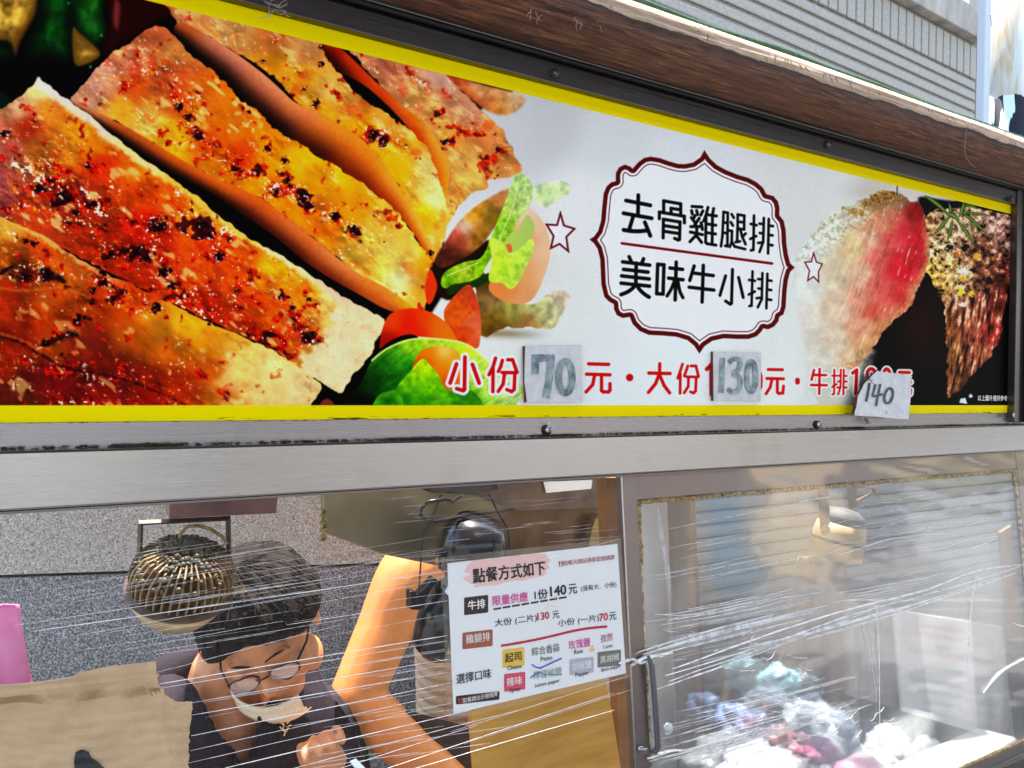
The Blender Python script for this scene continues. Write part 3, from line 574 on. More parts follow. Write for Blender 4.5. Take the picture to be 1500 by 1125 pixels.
        put(cv, w, ss(-.9, .9, tp-np.sqrt(d)), (.15, .24, .08)); put(cv, w, ss(-.9, .9, tp*.5-np.sqrt(d))*.8, (.52, .62, .32))
    # slab: crust, then fanned pink flesh
    def colS(w, d):
        b = field(w, [(1180, 375, .97, .97, .92), (1215, 340, .90, .90, .80), (1250, 310, .82, .78, .68), (1290, 292, .62, .50, .34), (1320, 292, .62, .50, .40), (1185, 420, .96, .96, .90), (1190, 480, .93, .88, .80), (1205, 525, .93, .90, .82), (1225, 400, .90, .82, .68), (1225, 450, .92, .80, .68), (1220, 500, .93, .84, .73), (1245, 530, .88, .74, .60),
                (1250, 360, .88, .76, .58), (1260, 400, .93, .72, .60), (1262, 440, .92, .62, .52), (1262, 480, .90, .62, .52), (1275, 350, .90, .66, .55), (1290, 330, .84, .58, .46), (1285, 380, .90, .46, .42), (1290, 420, .88, .42, .38), (1280, 455, .90, .42, .36), (1305, 350, .86, .38, .36), (1310, 320, .82, .52, .42), (1315, 390, .84, .20, .24), (1325, 340, .82, .26, .30), (1338, 310, .52, .12, .12), (1345, 350, .72, .16, .20), (1330, 400, .82, .14, .20), (1350, 390, .72, .18, .20), (1320, 435, .82, .24, .26),
                (1335, 432, .88, .52, .40), (1310, 455, .88, .48, .40), (1290, 480, .84, .56, .42), (1270, 508, .82, .62, .46), (1352, 405, .86, .58, .44)], 2.9)
        fd_ = ss(1195, 1275, w.x); n = rotnoise(w.H, w.W, 3.2*CS, 801, 1.9, 6.)*fd_; n2 = vnoise(w.H, w.W, 4*CS, 802, 3, .6); nf_ = rotnoise(w.H, w.W, 2.2*CS, 812, 1.95, 9., 2); nm_ = vnoise(w.H, w.W, 10*CS, 813, 3, .55)
        crust = 1-ss(-6, 6, (w.x-1250)*.66+(w.y-343)*.75+3*vnoise(w.H, w.W, 12*CS, 4, 2)+np.where(w.x < 1230, (1230-w.x)*.35, 0))
        c = b*(1+.018*n*(1-crust)+.035*vnoise(w.H, w.W, 12*CS, 809, 3)*(1-crust)+.10*n2*crust)[..., None]
        rim_ = (ss(11, 4, d+1.5*n2)*ss(0, 8, (w.x-1262)+(w.y-330)*.15)*(1-crust)*ss(330, 380, w.y+.4*(w.x-1300)))[..., None]*.8; c = c*(1-rim_)+np.array([.84, .58, .42], np.float32)*(1+.10*n2[..., None])*rim_
        top = crust*ss(1238, 1285, w.x)*ss(312, 296, w.y)
        sp = ss(.1, 1.1, n2)*top; c = c*(1-sp[..., None]*.8)+np.array([.34, .22, .10], np.float32)*sp[..., None]*.8
        c *= (1+(.05*nf_*fd_+.05*nm_*(.3+.7*fd_))*(1-crust))[..., None]; rdm = (ss(.2, 1.4, nm_+.5*nf_)*ss(1270, 1320, w.x-.15*(w.y-400))*(1-crust)*.35)[..., None]; c = c*(1-rdm)+np.array([.66, .10, .16], np.float32)*rdm
        gl = (ss(1.6, 2.3, n+.3*n2)*(1-crust)*.55)[..., None]; c = c*(1-gl)+np.array([1, .93, .90], np.float32)*gl
        ol = (ss(1.0, 2.0, -n2)*crust*.4)[..., None]; c = c*(1-ol)+np.array([.66, .64, .42], np.float32)*ol
        return np.clip(c, 0, 1)
    polygon(cv, S, colS, soft=2, rough=1.2, rcell=5)
    w = Win(1140, 360, 1240, 560); put(cv, w, .55*(1-ss(1160, 1215, w.x+.1*(w.y-460)))*ss(360, 420, w.y), (.97, .98, .96))
    for (x, y, r) in [(1250, 310, 7), (1268, 300, 7), (1262, 312, 6), (1235, 305, 3), (1280, 292, 6), (1296, 286, 7), (1307, 290, 6), (1318, 294, 5), (1288, 283, 4)]:
        w = Win(x-12, y-12, x+12, y+12); n = vnoise(w.H, w.W, 3*CS, int(x*3), 2); m = ss(-1, 1.5, r*(1+.35*n)*.75-np.hypot(w.x-x, w.y-y)); put(cv, w, m*.9, (.46, .30, .12)); put(cv, w, m*ss(.3, 1, n)*.7, (.85, .72, .42))
    P = [(1314, 273), (1314, 285)]; w = winof(P, 3); put(cv, w, ss(-.6, .6, .8-np.sqrt(seg_dist(w, *P))), (.2, .15, .1))
    # salt grains by the price line
    for pts in [[(1172, 592), (1180, 576), (1188, 572), (1196, 585), (1200, 592)], [(1405, 590), (1407, 584), (1414, 583), (1417, 592)], [(1419, 579), (1423, 577), (1425, 582), (1420, 583)]]:
        polygon(cv, pts, (.93, .94, .95), soft=1.5, smooth=False)
    # deeper tones in the food photographs
    fm = np.maximum(1-ss(700, 800, W0.x), .6*ss(1190, 1260, W0.x))[..., None]
    lum = cv.mean(2, keepdims=True); g = np.clip(lum+1.24*(cv-lum), 0, 1)**.94; g = np.clip(g+.50*g*(1-g)*(2*g-1)*1.5, 0, 1)
    warm = ss(.72, .92, g[..., 0])*ss(.42, .18, g[..., 2])*(1-ss(700, 760, W0.x))*ss(.25, .45, g[..., 0]-g[..., 1]+.38); g[..., 1] *= 1-.11*warm
    cv += (g-cv)*fm
    # ---- medallion
    zz = [(755, 120), (738, 152), (705, 175), (670, 182), (640, 181), (600, 170), (560, 156), (520, 149), (490, 155), (465, 173), (448, 192), (440, 202), (428, 192), (405, 184), (380, 196), (366, 220), (365, 245), (366, 257), (345, 262), (325, 280), (312, 312), (305, 380), (301, 430), (288, 475), (270, 500), (250, 513),
          (270, 530), (286, 555), (297, 600), (300, 660), (302, 710), (315, 765), (335, 785), (357, 797), (358, 820), (370, 845), (395, 858), (427, 853), (440, 885), (470, 915), (510, 932), (570, 935), (630, 940), (680, 955), (710, 980), (733, 1015), (755, 982), (790, 958), (840, 947), (900, 950), (950, 950), (985, 938), (1005, 918), (1014, 903), (1035, 908), (1062, 895), (1080, 872), (1084, 853),
          (1102, 842), (1112, 810), (1116, 740), (1122, 690), (1132, 655), (1152, 636), (1132, 618), (1122, 580), (1115, 530), (1112, 470), (1103, 430), (1084, 406), (1085, 375), (1078, 345), (1058, 322), (1027, 314), (1012, 285), (985, 262), (950, 243), (900, 228), (850, 208), (810, 186), (780, 158)]
    P = np.array([(780+x/3, 180+y/3) for x, y in zz])
    w = winof(P, 6); d = poly_sdf(w, P)
    put(cv, w, ss(-.6, .6, d), (.36, .01, .02))
    put(cv, w, ss(-.6, .6, d-6.6), (.995, 1, 1))
    put(cv, w, ss(-.5, .5, .75-abs(d-10.6)), (.42, .10, .14))
    for zz, ox, oy in [([(1262, 930), (1279, 990), (1328, 1005), (1290, 1043), (1300, 1110), (1258, 1075), (1217, 1095), (1230, 1038), (1197, 985), (1246, 988)], 400, 0),
                       ([(575, 360), (588, 402), (614, 410), (597, 445), (598, 492), (575, 467), (548, 485), (556, 440), (535, 402), (565, 400)], 1000, 250)]:
        P = np.array([(ox+x/3, oy+y/3) for x, y in zz]); w = winof(P, 6); d = poly_sdf(w, P)
        k = 2.6 if ox == 400 else 1.6
        put(cv, w, ss(-.6, .6, d+.8), (.45, .02, .05)); put(cv, w, ss(-.6, .6, d-k+.4), (.99, .99, .99))
    BK = (.02, .02, .02)
    pstrokes(cv, 910.7, 356.7, 1, [[(0, 0), (220, 29.5)]], 3.4, (.48, .0, .0))
    A = (900, 275, 12.5)
    pstrokes(cv, *A, [[(210, 237), (655, 325)], [(435, 140), (430, 500)], [(165, 470), (680, 562)], [(335, 550), (270, 760)], [(555, 635), (655, 882)]], 66, BK)
    strokes(cv, *A, [[(168, 775), (300, 795), (450, 800), (600, 785)]], 70, BK)
    pstrokes(cv, *A, [[(900, 460), (900, 243), (1212, 298), (1212, 500)], [(1035, 455), (1035, 380), (1200, 405)], [(820, 570), (822, 448), (1278, 525), (1280, 645)], [(890, 920), (895, 580), (1200, 630), (1190, 950), (1165, 960), (1100, 930)], [(900, 695), (1190, 740)], [(900, 800), (1190, 842)]], 54, BK)
    B = (1000, 290, 10.714)
    pstrokes(cv, *B, [[(145, 135), (300, 145)], [(138, 200), (150, 255)], [(218, 200), (232, 262)], [(315, 205), (282, 272)], [(195, 278), (168, 325)], [(135, 312), (205, 405)], [(258, 322), (190, 420)], [(288, 390), (308, 495)], [(125, 452), (290, 450)], [(120, 537), (308, 578)], [(222, 470), (215, 560)], [(210, 585), (112, 688)], [(222, 605), (295, 700)]], 44, BK)
    pstrokes(cv, *B, [[(395, 150), (365, 270), (328, 365)], [(365, 300), (358, 695), (380, 720), (520, 742)], [(484, 168), (466, 270), (460, 710)], [(375, 262), (528, 285)], [(370, 408), (518, 430)], [(365, 545), (514, 568)]], 42, BK)
    pstrokes(cv, *B, [[(600, 760), (622, 600), (640, 222), (706, 235), (700, 760), (665, 752)], [(640, 385), (700, 395)], [(635, 545), (695, 558)], [(768, 258), (800, 312)], [(754, 382), (786, 435)], [(722, 512), (772, 522), (768, 690), (738, 770)], [(768, 690), (815, 765), (978, 805)],
                      [(862, 480), (862, 262), (966, 280), (962, 495), (865, 483)], [(860, 470), (852, 690)], [(865, 375), (960, 385)], [(830, 695), (898, 682)], [(905, 500), (932, 610), (985, 728)], [(985, 560), (945, 605)]], 38, BK)
    pstrokes(cv, *B, [[(1118, 280), (1108, 815), (1070, 825)], [(1068, 410), (1158, 430)], [(1060, 645), (1152, 600)], [(1273, 318), (1262, 690), (1205, 848)], [(1205, 405), (1265, 412)], [(1210, 552), (1265, 560)], [(1185, 708), (1255, 700)], [(1350, 332), (1338, 872)], [(1350, 435), (1416, 445)], [(1350, 580), (1408, 590)], [(1348, 735), (1408, 745)]], 38, BK)
    C = (900, 365, 12.5)
    pstrokes(cv, *C, [[(268, 142), (310, 240)], [(530, 180), (500, 260)], [(148, 235), (643, 296)], [(165, 373), (612, 423)], [(130, 492), (635, 548)], [(120, 625), (642, 680)], [(397, 260), (390, 640)]], 62, BK)
    strokes(cv, *C, [[(388, 640), (330, 720), (230, 790), (122, 833)], [(398, 640), (450, 730), (540, 820), (632, 880)]], 66, BK)
    pstrokes(cv, *C, [[(790, 280), (905, 290), (888, 825), (772, 818), (790, 280)], [(1015, 347), (1245, 373)], [(990, 533), (1255, 563)], [(1130, 240), (1110, 932)]], 60, BK)
    strokes(cv, *C, [[(1095, 590), (1035, 740), (962, 858)], [(1160, 590), (1195, 770), (1252, 890)]], 56, BK)
    D = (1000, 375, 10.714)
    pstrokes(cv, *D, [[(178, 160), (110, 385)], [(185, 272), (478, 310)], [(100, 492), (488, 537)], [(322, 150), (303, 725)]], 50, BK)
    pstrokes(cv, *D, [[(780, 215), (765, 745), (745, 758), (672, 710)], [(672, 315), (583, 620)], [(876, 340), (948, 652)]], 44, BK)
    pstrokes(cv, *D, [[(1095, 245), (1080, 780), (1045, 788)], [(1040, 378), (1133, 392)], [(1035, 607), (1130, 560)], [(1250, 272), (1240, 680), (1178, 806)], [(1183, 364), (1245, 370)], [(1187, 512), (1240, 518)], [(1160, 665), (1225, 658)], [(1328, 282), (1312, 822)], [(1330, 383), (1393, 392)], [(1325, 528), (1388, 537)], [(1320, 682), (1388, 692)]], 36, BK)
    RD = (.86, .02, .03)
    E = (640, 510, 10.714)
    pstrokes(cv, *E, [[(437, 145), (430, 650), (410, 668), (310, 640)], [(305, 252), (205, 550)], [(555, 260), (660, 550)]], 56, RD, 42)
    pstrokes(cv, *E, [[(918, 160), (880, 290), (815, 420)], [(880, 330), (875, 685)], [(1025, 195), (1000, 290), (962, 368)], [(1110, 185), (1185, 185), (1255, 382)], [(1020, 385), (1240, 388)], [(1060, 400), (1035, 570), (960, 680)], [(1220, 400), (1210, 650), (1170, 685), (1095, 652)]], 50, RD, 42)
    F = (850, 505, 7.5)
    pstrokes(cv, *F, [[(90, 212), (310, 218)], [(68, 325), (325, 332)], [(155, 340), (135, 440), (62, 520)], [(232, 340), (232, 505), (250, 520), (310, 520), (325, 500), (325, 430)], [(872, 212), (870, 330)], [(752, 313), (985, 318)], [(868, 320), (825, 430), (748, 525)], [(875, 345), (920, 450), (980, 530)]], 34, RD)
    pstrokes(cv, *F, [[(1122, 215), (1070, 370)], [(1098, 320), (1095, 535)], [(1180, 235), (1142, 345)], [(1215, 235), (1270, 235), (1298, 350)], [(1168, 354), (1290, 356)], [(1188, 365), (1185, 460), (1140, 530)], [(1272, 365), (1266, 510), (1245, 532), (1210, 520)]], 27, RD)
    pstrokes(cv, *F, [[(541, 362), (541.1, 362)]], 78, RD)
    pstrokes(cv, *F, [[(1388, 270), (1438, 222), (1440, 545)]], 40, RD)
    G = (1110, 525, 6.25)
    pstrokes(cv, *G, [[(95, 103), (225, 105)], [(82, 185), (235, 188)], [(128, 195), (113, 265), (75, 325)], [(178, 195), (178, 310), (190, 322), (228, 320), (235, 255)]], 24, RD)
    pstrokes(cv, *G, [[(363, 200), (363, 220)]], 40, RD)
    pstrokes(cv, *G, [[(20, 120), (34, 160), (36, 210), (32, 260), (20, 290)]], 14, RD)
    pstrokes(cv, *G, [[(514, 108), (492, 195)], [(505, 152), (624, 155)], [(488, 245), (630, 247)], [(566, 98), (562, 325)]], 20, RD, 15)
    pstrokes(cv, *G, [[(700, 105), (698, 325), (682, 332)], [(680, 160), (718, 160)], [(680, 262), (722, 237)], [(760, 105), (757, 260), (735, 330)], [(735, 160), (757, 162)], [(735, 212), (755, 213)], [(728, 268), (755, 265)], [(787, 105), (783, 330)], [(790, 160), (813, 162)], [(790, 213), (813, 213)], [(790, 268), (813, 268)]], 15, RD, 14)
    pstrokes(cv, *G, [[(868, 135), (905, 108), (895, 330)]], 26, RD, 16)
    t8 = [(1038+38*math.cos(a), 150+55*math.sin(a)) for a in np.linspace(0, 2*math.pi, 16)]
    t0 = [(1180+38*math.cos(a), 205+108*math.sin(a)) for a in np.linspace(0, 2*math.pi, 20)]
    pstrokes(cv, *G, [t8, t0, [(1298, 128), (1388, 130)], [(1288, 215), (1400, 218)], [(1365, 225), (1365, 310), (1395, 325), (1400, 290)], [(1325, 225), (1315, 280), (1290, 325)]], 26, RD, 16)
    # print grain
    cv *= (1+.008*vnoise(CH, CW, 2.2, 1234, 1))[..., None]
    return np.clip(cv, 0, 1)
# ---------------------------------------------------------------- key heights of the sign, measured on its own plane (Y = 0)
Z_YT = P(700, 94, 0).z        # top of the print (yellow band)
Z_YT2 = P(700, 121, 0).z
Z_YB2 = P(700, 594.2, 0).z
Z_YB = P(700, 614, 0).z
X_L = P(-110, 300, 0).x; X_R = P(1478, 450, 0).x
X0, X1 = X_L-.03, X_R+.07

# ---------------------------------------------------------------- materials
def steel(name, base=.62, tint=(1, .97, .97), rough=.26):
    m = mat(name, tuple(base*t for t in tint), rough, 1.)
    v = geo(m, (.6, 60, 160)); f = noise(m, v, 9, 6, .7); g = geo(m); st = noise(m, g, 7, 5, .6)
    c1 = ramp(m, f, [(.2, tuple(base*.74*t for t in tint)), (.8, tuple(base*1.14*t for t in tint))])
    L(m, mix(m, ramp(m, st, [(.55, (0, 0, 0)), (.8, (.45, .45, .45))]), c1, tuple(base*.62*t for t in (1, .93, .88))), B(m).inputs['Base Color'])
    L(m, ramp(m, f, [(.3, (rough*.8,)*3), (.7, (rough*1.35,)*3)]), B(m).inputs['Roughness'])
    bump(m, f, .22, .0006); B(m).inputs['Anisotropic'].default_value = .4; return m
STEEL = steel('brushed stainless steel', .36, (.96, .975, 1.01), .21)
STEEL_D = steel('stained dark steel', .13, (1, .92, .98), .30)
STEEL_B = steel('brownish stained steel', .20, (1, .84, .82), .38)
GRIME = mat('greasy black grime', (.02, .017, .014), .75)
BLACK = mat('black gap lining', (.008, .008, .009), .8)
RUBBER = mat('black rubber', (.015, .015, .016), .6)
SCREWM = mat('zinc screw head', (.6, .62, .64), .3, 1.)
CAULK = speck('old yellow sealant with rust', (.46, .34, .12), (.10, .035, .012), 160, .55, .9, .003)
CAULK2 = speck('flaking cream sealant', (.62, .56, .40), (.13, .06, .03), 120, .6, .9, .003)

# ---------------------------------------------------------------- ground
gm = speck('grey asphalt', (.09, .09, .09), (.16, .155, .15), 60, .85, .5, .003)
g = MB().grid(lambda u, v: ((u-.5)*120, (v-.5)*120, 0), 12, 12).build('ground', gm); g['kind'] = 'structure'

# ---------------------------------------------------------------- signboard
sign = empty('signboard', (0, 0, Z_YB-.04), 'long steel-framed food sign with printed chicken and steak under a log', 'sign')
# print: resample the drawing to the sheet
RES = 1900
TW = int((X_R+.012-X_L)*RES); TH = int((Z_YT+.012-Z_YB+.006)*RES)
TX0, TZ0 = X_L, Z_YB-.006
cv = paint_print()
jj, ii = np.mgrid[0:TH, 0:TW].astype(np.float32)
WX = TX0+ii/RES; WZ = TZ0+jj/RES
vx, vy, vz = WX-CAM.x, -CAM.y, WZ-CAM.z
rr_ = vx*RIGHT.x+vy*RIGHT.y+vz*RIGHT.z; dd_ = vx*DOWN.x+vy*DOWN.y+vz*DOWN.z; ff_ = vx*FWD.x+vy*FWD.y+vz*FWD.z
qx = ((PCX+FPX*rr_/ff_)-CX0)*CS; qy = ((PCY+FPX*dd_/ff_)-CY0)*CS
qx = np.clip(qx, 0, CW-1.01); qy = np.clip(qy, 0, CH-1.01); x0_ = qx.astype(int); y0_ = qy.astype(int); fx_ = (qx-x0_)[..., None]; fy_ = (qy-y0_)[..., None]
tex = (cv[y0_, x0_]*(1-fx_)+cv[y0_, x0_+1]*fx_)*(1-fy_)+(cv[y0_+1, x0_]*(1-fx_)+cv[y0_+1, x0_+1]*fx_)*fy_
yel = np.array([.985, .90, .0], np.float32)
dirt = vnoise(TH, TW, 10, 91, 3, .6, 6, .6)
tex[(WZ > Z_YT2)] = yel*.97; tex[(WZ < Z_YB2)] = yel
md = (ss(1.2, 1.9, dirt)*ss(Z_YB+.0060, Z_YB+.0022, WZ))[..., None]*.9
tex = tex*(1-md)+np.array([.12, .10, .05], np.float32)*md
img = bpy.data.images.new('sign print', TW, TH, alpha=False); 
buf = np.ones((TH, TW, 4), np.float32); buf[..., :3] = np.clip(tex, 0, 1); img.pixels.foreach_set(buf.ravel()); img.pack()
pm = mat('glossy printed sheet', (1, 1, 1), .6, spec=.03)
ti = N(pm, 'TexImage'); ti.image = img; ti.interpolation = 'Cubic'; ti.extension = 'EXTEND'
L(pm, ti.outputs[0], B(pm).inputs['Base Color'])
bump(pm, noise(pm, geo(pm, (1, 1, 1)), 9, 3), .05, .01)
def build_print():
    mb = MB(); nu, nv = 60, 14; xs = np.linspace(TX0, TX0+TW/RES, nu+1); zs = np.linspace(TZ0, TZ0+TH/RES, nv+1)
    vs = [(x, 0, z) for z in zs for x in xs]; fs = [(j*(nu+1)+i, j*(nu+1)+i+1, (j+1)*(nu+1)+i+1, (j+1)*(nu+1)+i) for j in range(nv) for i in range(nu)]
    mb.add(vs, fs); o = mb.build('printed_panel', pm, sign)
    uv = o.data.uv_layers.new(name='UVMap')
    for lp in o.data.loops:
        v = o.data.vertices[lp.vertex_index].co+wloc(sign); uv.data[lp.index].uv = ((v.x-TX0)/(TW/RES), (v.z-TZ0)/(TH/RES))
    o['label'] = 'printed sheet with grilled chicken, salad, steak and red price lettering'
build_print()
MB().box((X0, .002, Z_YB-.05), (X_R+.07, .05, Z_YT+.06)).build('backing_board', STEEL_D, sign)
# small white caption at the foot of the print
def text_mesh(name, body, m, origin, ex, ey, w, h, parent, bold=0., off=.0004, shear=0.):
    cu = bpy.data.curves.new(name, 'FONT'); cu.body = body; cu.size = 1; cu.offset = 0; cu.resolution_u = 3; cu.shear = shear
    t = bpy.data.objects.new(name, cu); col.objects.link(t); bpy.context.view_layer.update()
    me = bpy.data.meshes.new_from_object(t.evaluated_get(bpy.context.evaluated_depsgraph_get())); bpy.data.objects.remove(t); bpy.data.curves.remove(cu)
    A = np.array([v.co[:] for v in me.vertices]); mn = A.min(0); mx = A.max(0); nz = ex.cross(ey).normalized(); piv = wloc(parent)
    for v in me.vertices:
        u = (v.co.x-mn[0])/(mx[0]-mn[0])*w; q = (v.co.y-mn[1])/(mx[1]-mn[1])*h
        v.co = origin+ex*u+ey*q+nz*off-piv
    if bold:      # heavier strokes: the same outline again, nudged sideways
        n0 = len(me.vertices); V_ = [v.co.copy() for v in me.vertices]; F_ = [tuple(p.vertices) for p in me.polygons]; vv = []; ff = []
        for j, (dx, dy) in enumerate([(0, 0), (bold, 0), (-bold, 0), (0, bold), (0, -bold)]):
            vv += [p+ex*dx*h+ey*dy*h*.8+nz*.00004*j for p in V_]; ff += [tuple(i+n0*j for i in f) for f in F_]
        me = bpy.data.meshes.new(name); me.from_pydata([tuple(p) for p in vv], [], ff)
    me.materials.clear(); me.materials.append(m); me.name = name
    o = bpy.data.objects.new(name, me); col.objects.link(o); o.parent = parent; return o
WHITE_INK = mat('white print', (.85, .85, .85), .5)
a = P(1432, 587, 0); b = P(1475, 586.5, 0)
text_mesh('small_print', '以上圖片僅供參考', WHITE_INK, a, Vector((1, 0, 0)), Vector((0, 0, 1)), b.x-a.x, .0125, sign, .02, .0006)

# frame rails
zt = P(700, 92.5, -.012).z; zh = P(700, 62, -.012).z
def hbar(name, prof, m, parent, x0=X0, x1=X1+.12, bev=.0012):
    """prof: (y, z) outline pushed along X"""
    return MB().prism([(x0, y, z) for y, z in prof], (x1-x0, 0, 0)).build(name, m, parent, bevel=bev)
hbar('rail', [(-.012, zt), (-.012, zh), (-.009, zh+.007), (.03, zh+.007), (.03, zt), ], STEEL_D, sign, x1=X_R+.001)
hbar('seam', [(-.0135, zh+.0072), (-.0135, zh+.0115), (.03, zh+.0115), (.03, zh+.0072)], BLACK, sign)
hbar('lip', [(-.016, zh+.0118), (-.016, zh+.0175), (.04, zh+.0175), (.04, zh+.0118)], STEEL_D, sign)
zb0 = Z_YB; zb1 = P(0, 660, -.004).z
hbar('rail', [(-.003, zb1), (-.003, zb0+.0015), (-.001, zb0+.0015), (-.001, zb1)], steel('greyer rail steel', .26, (.97, .95, 1.04), .26), sign, x1=X_R+.02, bev=.0004)
# right post with two ribs
xr = X_R
post = MB().box((xr, -.016, Z_YB-.02), (xr+.019, .03, zh+.004)).box((xr+.021, -.012, Z_YB-.02), (xr+.046, .03, zh+.004)); post.build('post', STEEL_D, sign, bevel=.0012)
MB().box((xr+.048, -.03, Z_YB-.02), (xr+.12, .03, zh+.03)).build('corner_plate', BLACK, sign, bevel=.001)
# screws
def screw(px, py, Y, m=SCREWM, r=.0052):
    c = P(px, py, Y); s = MB().lathe([(r*1.35, 0), (r*1.5, .0015), (r*1.35, .003)], c, (0, -1, 0), 20).build('washer', RUBBER, sign, smooth=True)
    h = MB().lathe([(r, 0), (r, .002), (r*.72, .0036), (r*.3, .0042), (.0001, .0043)], c+Vector((0, -.003, 0)), (0, -1, 0), 20).build('screw', m, sign, smooth=True)
    q = c+Vector((0, -.0078, 0)); k = r*.5
    MB().box((q.x-k, q.y, q.z-.0006), (q.x+k, q.y+.002, q.z+.0006)).box((q.x-.0006, q.y+.0002, q.z-k), (q.x+.0006, q.y+.0022, q.z+k)).build('slot', BLACK, h)
screw(801, 630, -.004); screw(1197, 622, -.004); screw(1482, 608, -.016)
SCREW_D = mat('tarnished screw', (.12, .12, .13), .35, 1.)
screw(812, 108, -.012, SCREW_D); screw(1211, 212, -.012, SCREW_D); screw(1480, 292, -.016, SCREW_D)
# crumbs of grime along the ledge
gr = MB(); r_ = random.Random(3)
for i in range(900):
    x = X_L+.02+(X_R-X_L)*r_.random(); k = .4+1.3*max(0, mnoise.noise(Vector((x*9, 0, 0))))+.25
    s = r_.uniform(.0006, .0022)*k; gr.ball((x, -.006-r_.random()*.006, zb1+.0015+r_.random()*.0015), (s*r_.uniform(1, 3), s, s*.8), 3)
for i in range(160):
    x = X_L+(X_R-X_L)*r_.random(); s = r_.uniform(.0005, .0011); gr.ball((x, -.0045, zb0+.0012), (s*r_.uniform(1, 4), s*.5, s*.6), 3)
o = gr.build('grime_crumbs', GRIME, sign); o['kind'] = 'stuff'
# cobweb tangle on the top rail, and lint on a screw
WEB = mat('dusty cobweb', (.35, .33, .30), .9)
def tangle(name, c, n, size, r, parent, m=WEB, seed=1, grav=0.):
    q = random.Random(seed); mb = MB()
    for i in range(n):
        p = Vector(c)+Vector((q.uniform(-1, 1)*size, q.uniform(-.3, .1)*size, q.uniform(-.4, .4)*size)); pts = [p.copy()]; d = Vector((q.uniform(-1, 1), q.uniform(-.3, .3), q.uniform(-1, .6)-grav)).normalized()
        for k in range(7): d = (d+Vector((q.uniform(-.7, .7), q.uniform(-.3, .3), q.uniform(-.7, .7)-grav*.3))).normalized(); p = p+d*size*.22; pts.append(p.copy())
        mb.tube(pts, r, 4)
    o = mb.build(name, m, parent); o['kind'] = 'stuff'; return o
tangle('cobweb', P(402, 8, -.018), 14, .014, .0003, sign, seed=2)
tangle('lint', P(806, 625, -.010), 9, .005, .0004, sign, mat('pale lint', (.75, .68, .6), .9), 4)

# ---------------------------------------------------------------- log on top of the frame
wood = mat('weathered brown log', (.1, .05, .03), .72)
v = geo(wood, (1.6, 26, 26)); f = noise(wood, v, 9, 8, .68, .6); f2 = noise(wood, geo(wood, (1, 3, 3)), 6, 5); f3 = noise(wood, geo(wood, (4, 70, 70)), 8, 4, .6)
cw = ramp(wood, f, [(.30, (.010, .005, .004)), (.44, (.075, .026, .012)), (.58, (.20, .075, .030)), (.76, (.46, .21, .09))])
cw = mix(wood, ramp(wood, f2, [(.42, (0, 0, 0)), (.70, (.75, .75, .75))]), cw, (.12, .045, .028))
cw = mix(wood, ramp(wood, f3, [(.3, (.55, .55, .55)), (.5, (0, 0, 0))]), cw, (.02, .012, .009)); sx = N(wood, 'SeparateXYZ'); L(wood, geo(wood), sx.inputs[0])
zt2 = N(wood, 'MapRange'); L(wood, sx.outputs[2], zt2.inputs[0])      # pale weathered strip above the crack, sunlight on it put into the colour
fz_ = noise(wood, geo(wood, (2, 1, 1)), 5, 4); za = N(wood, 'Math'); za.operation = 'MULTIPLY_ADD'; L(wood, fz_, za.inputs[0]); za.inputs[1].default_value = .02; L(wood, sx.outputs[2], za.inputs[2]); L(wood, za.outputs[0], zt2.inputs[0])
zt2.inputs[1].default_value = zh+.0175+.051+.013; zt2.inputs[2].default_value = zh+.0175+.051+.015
crack_shade_ = N(wood, 'MapRange'); L(wood, za.outputs[0], crack_shade_.inputs[0]); zc_ = zh+.0175+.051+.013; crack_shade_.inputs[1].default_value = zc_-.010; crack_shade_.inputs[2].default_value = zc_; crack_shade_.inputs[3].default_value = 0.; crack_shade_.inputs[4].default_value = .8; cw = mix(wood, crack_shade_.outputs[0], cw, (.012, .007, .005))  # dark band below the strip: crack and shaded bark, both in the colour
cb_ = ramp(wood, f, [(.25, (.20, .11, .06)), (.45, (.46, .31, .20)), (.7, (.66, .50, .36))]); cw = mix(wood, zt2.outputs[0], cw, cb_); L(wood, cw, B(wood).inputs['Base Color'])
ad = N(wood, 'Math'); ad.operation = 'ADD'; L(wood, f, ad.inputs[0]); L(wood, f3, ad.inputs[1]); bump(wood, ad.outputs[0], .75, .004)
RL = .052; ZL = zh+.0175+RL-.001; YL = -.012
def logpt(u, v, r0=RL, x0=X0-.1, x1=X1+.8):
    x = x0+(x1-x0)*u; th = 2*math.pi*v
    d = mnoise.noise(Vector((x*1.4, math.cos(th)*1.2, math.sin(th)*1.2)))*.004+mnoise.noise(Vector((x*3, math.cos(th)*9, math.sin(th)*9)))*.0022
    r = r0+d; crk = math.exp(-((((v-.045)+.012*math.sin(x*4)+.006*math.sin(x*11)+.5) % 1)-.5)**2/.00006)*.004*(.4+.6*math.sin(x*5+1)**2)
    r -= crk
    return (x, YL-math.cos(th)*r, ZL+math.sin(th)*r)
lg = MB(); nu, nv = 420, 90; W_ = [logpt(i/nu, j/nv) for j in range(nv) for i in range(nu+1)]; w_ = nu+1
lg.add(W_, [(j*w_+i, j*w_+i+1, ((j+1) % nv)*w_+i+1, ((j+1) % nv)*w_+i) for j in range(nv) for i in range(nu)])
lgo = lg.build('log', wood, None, smooth=True); tag(lgo, 'long weathered brown log lying along the top of the sign, its upper edge sunlit', 'log')
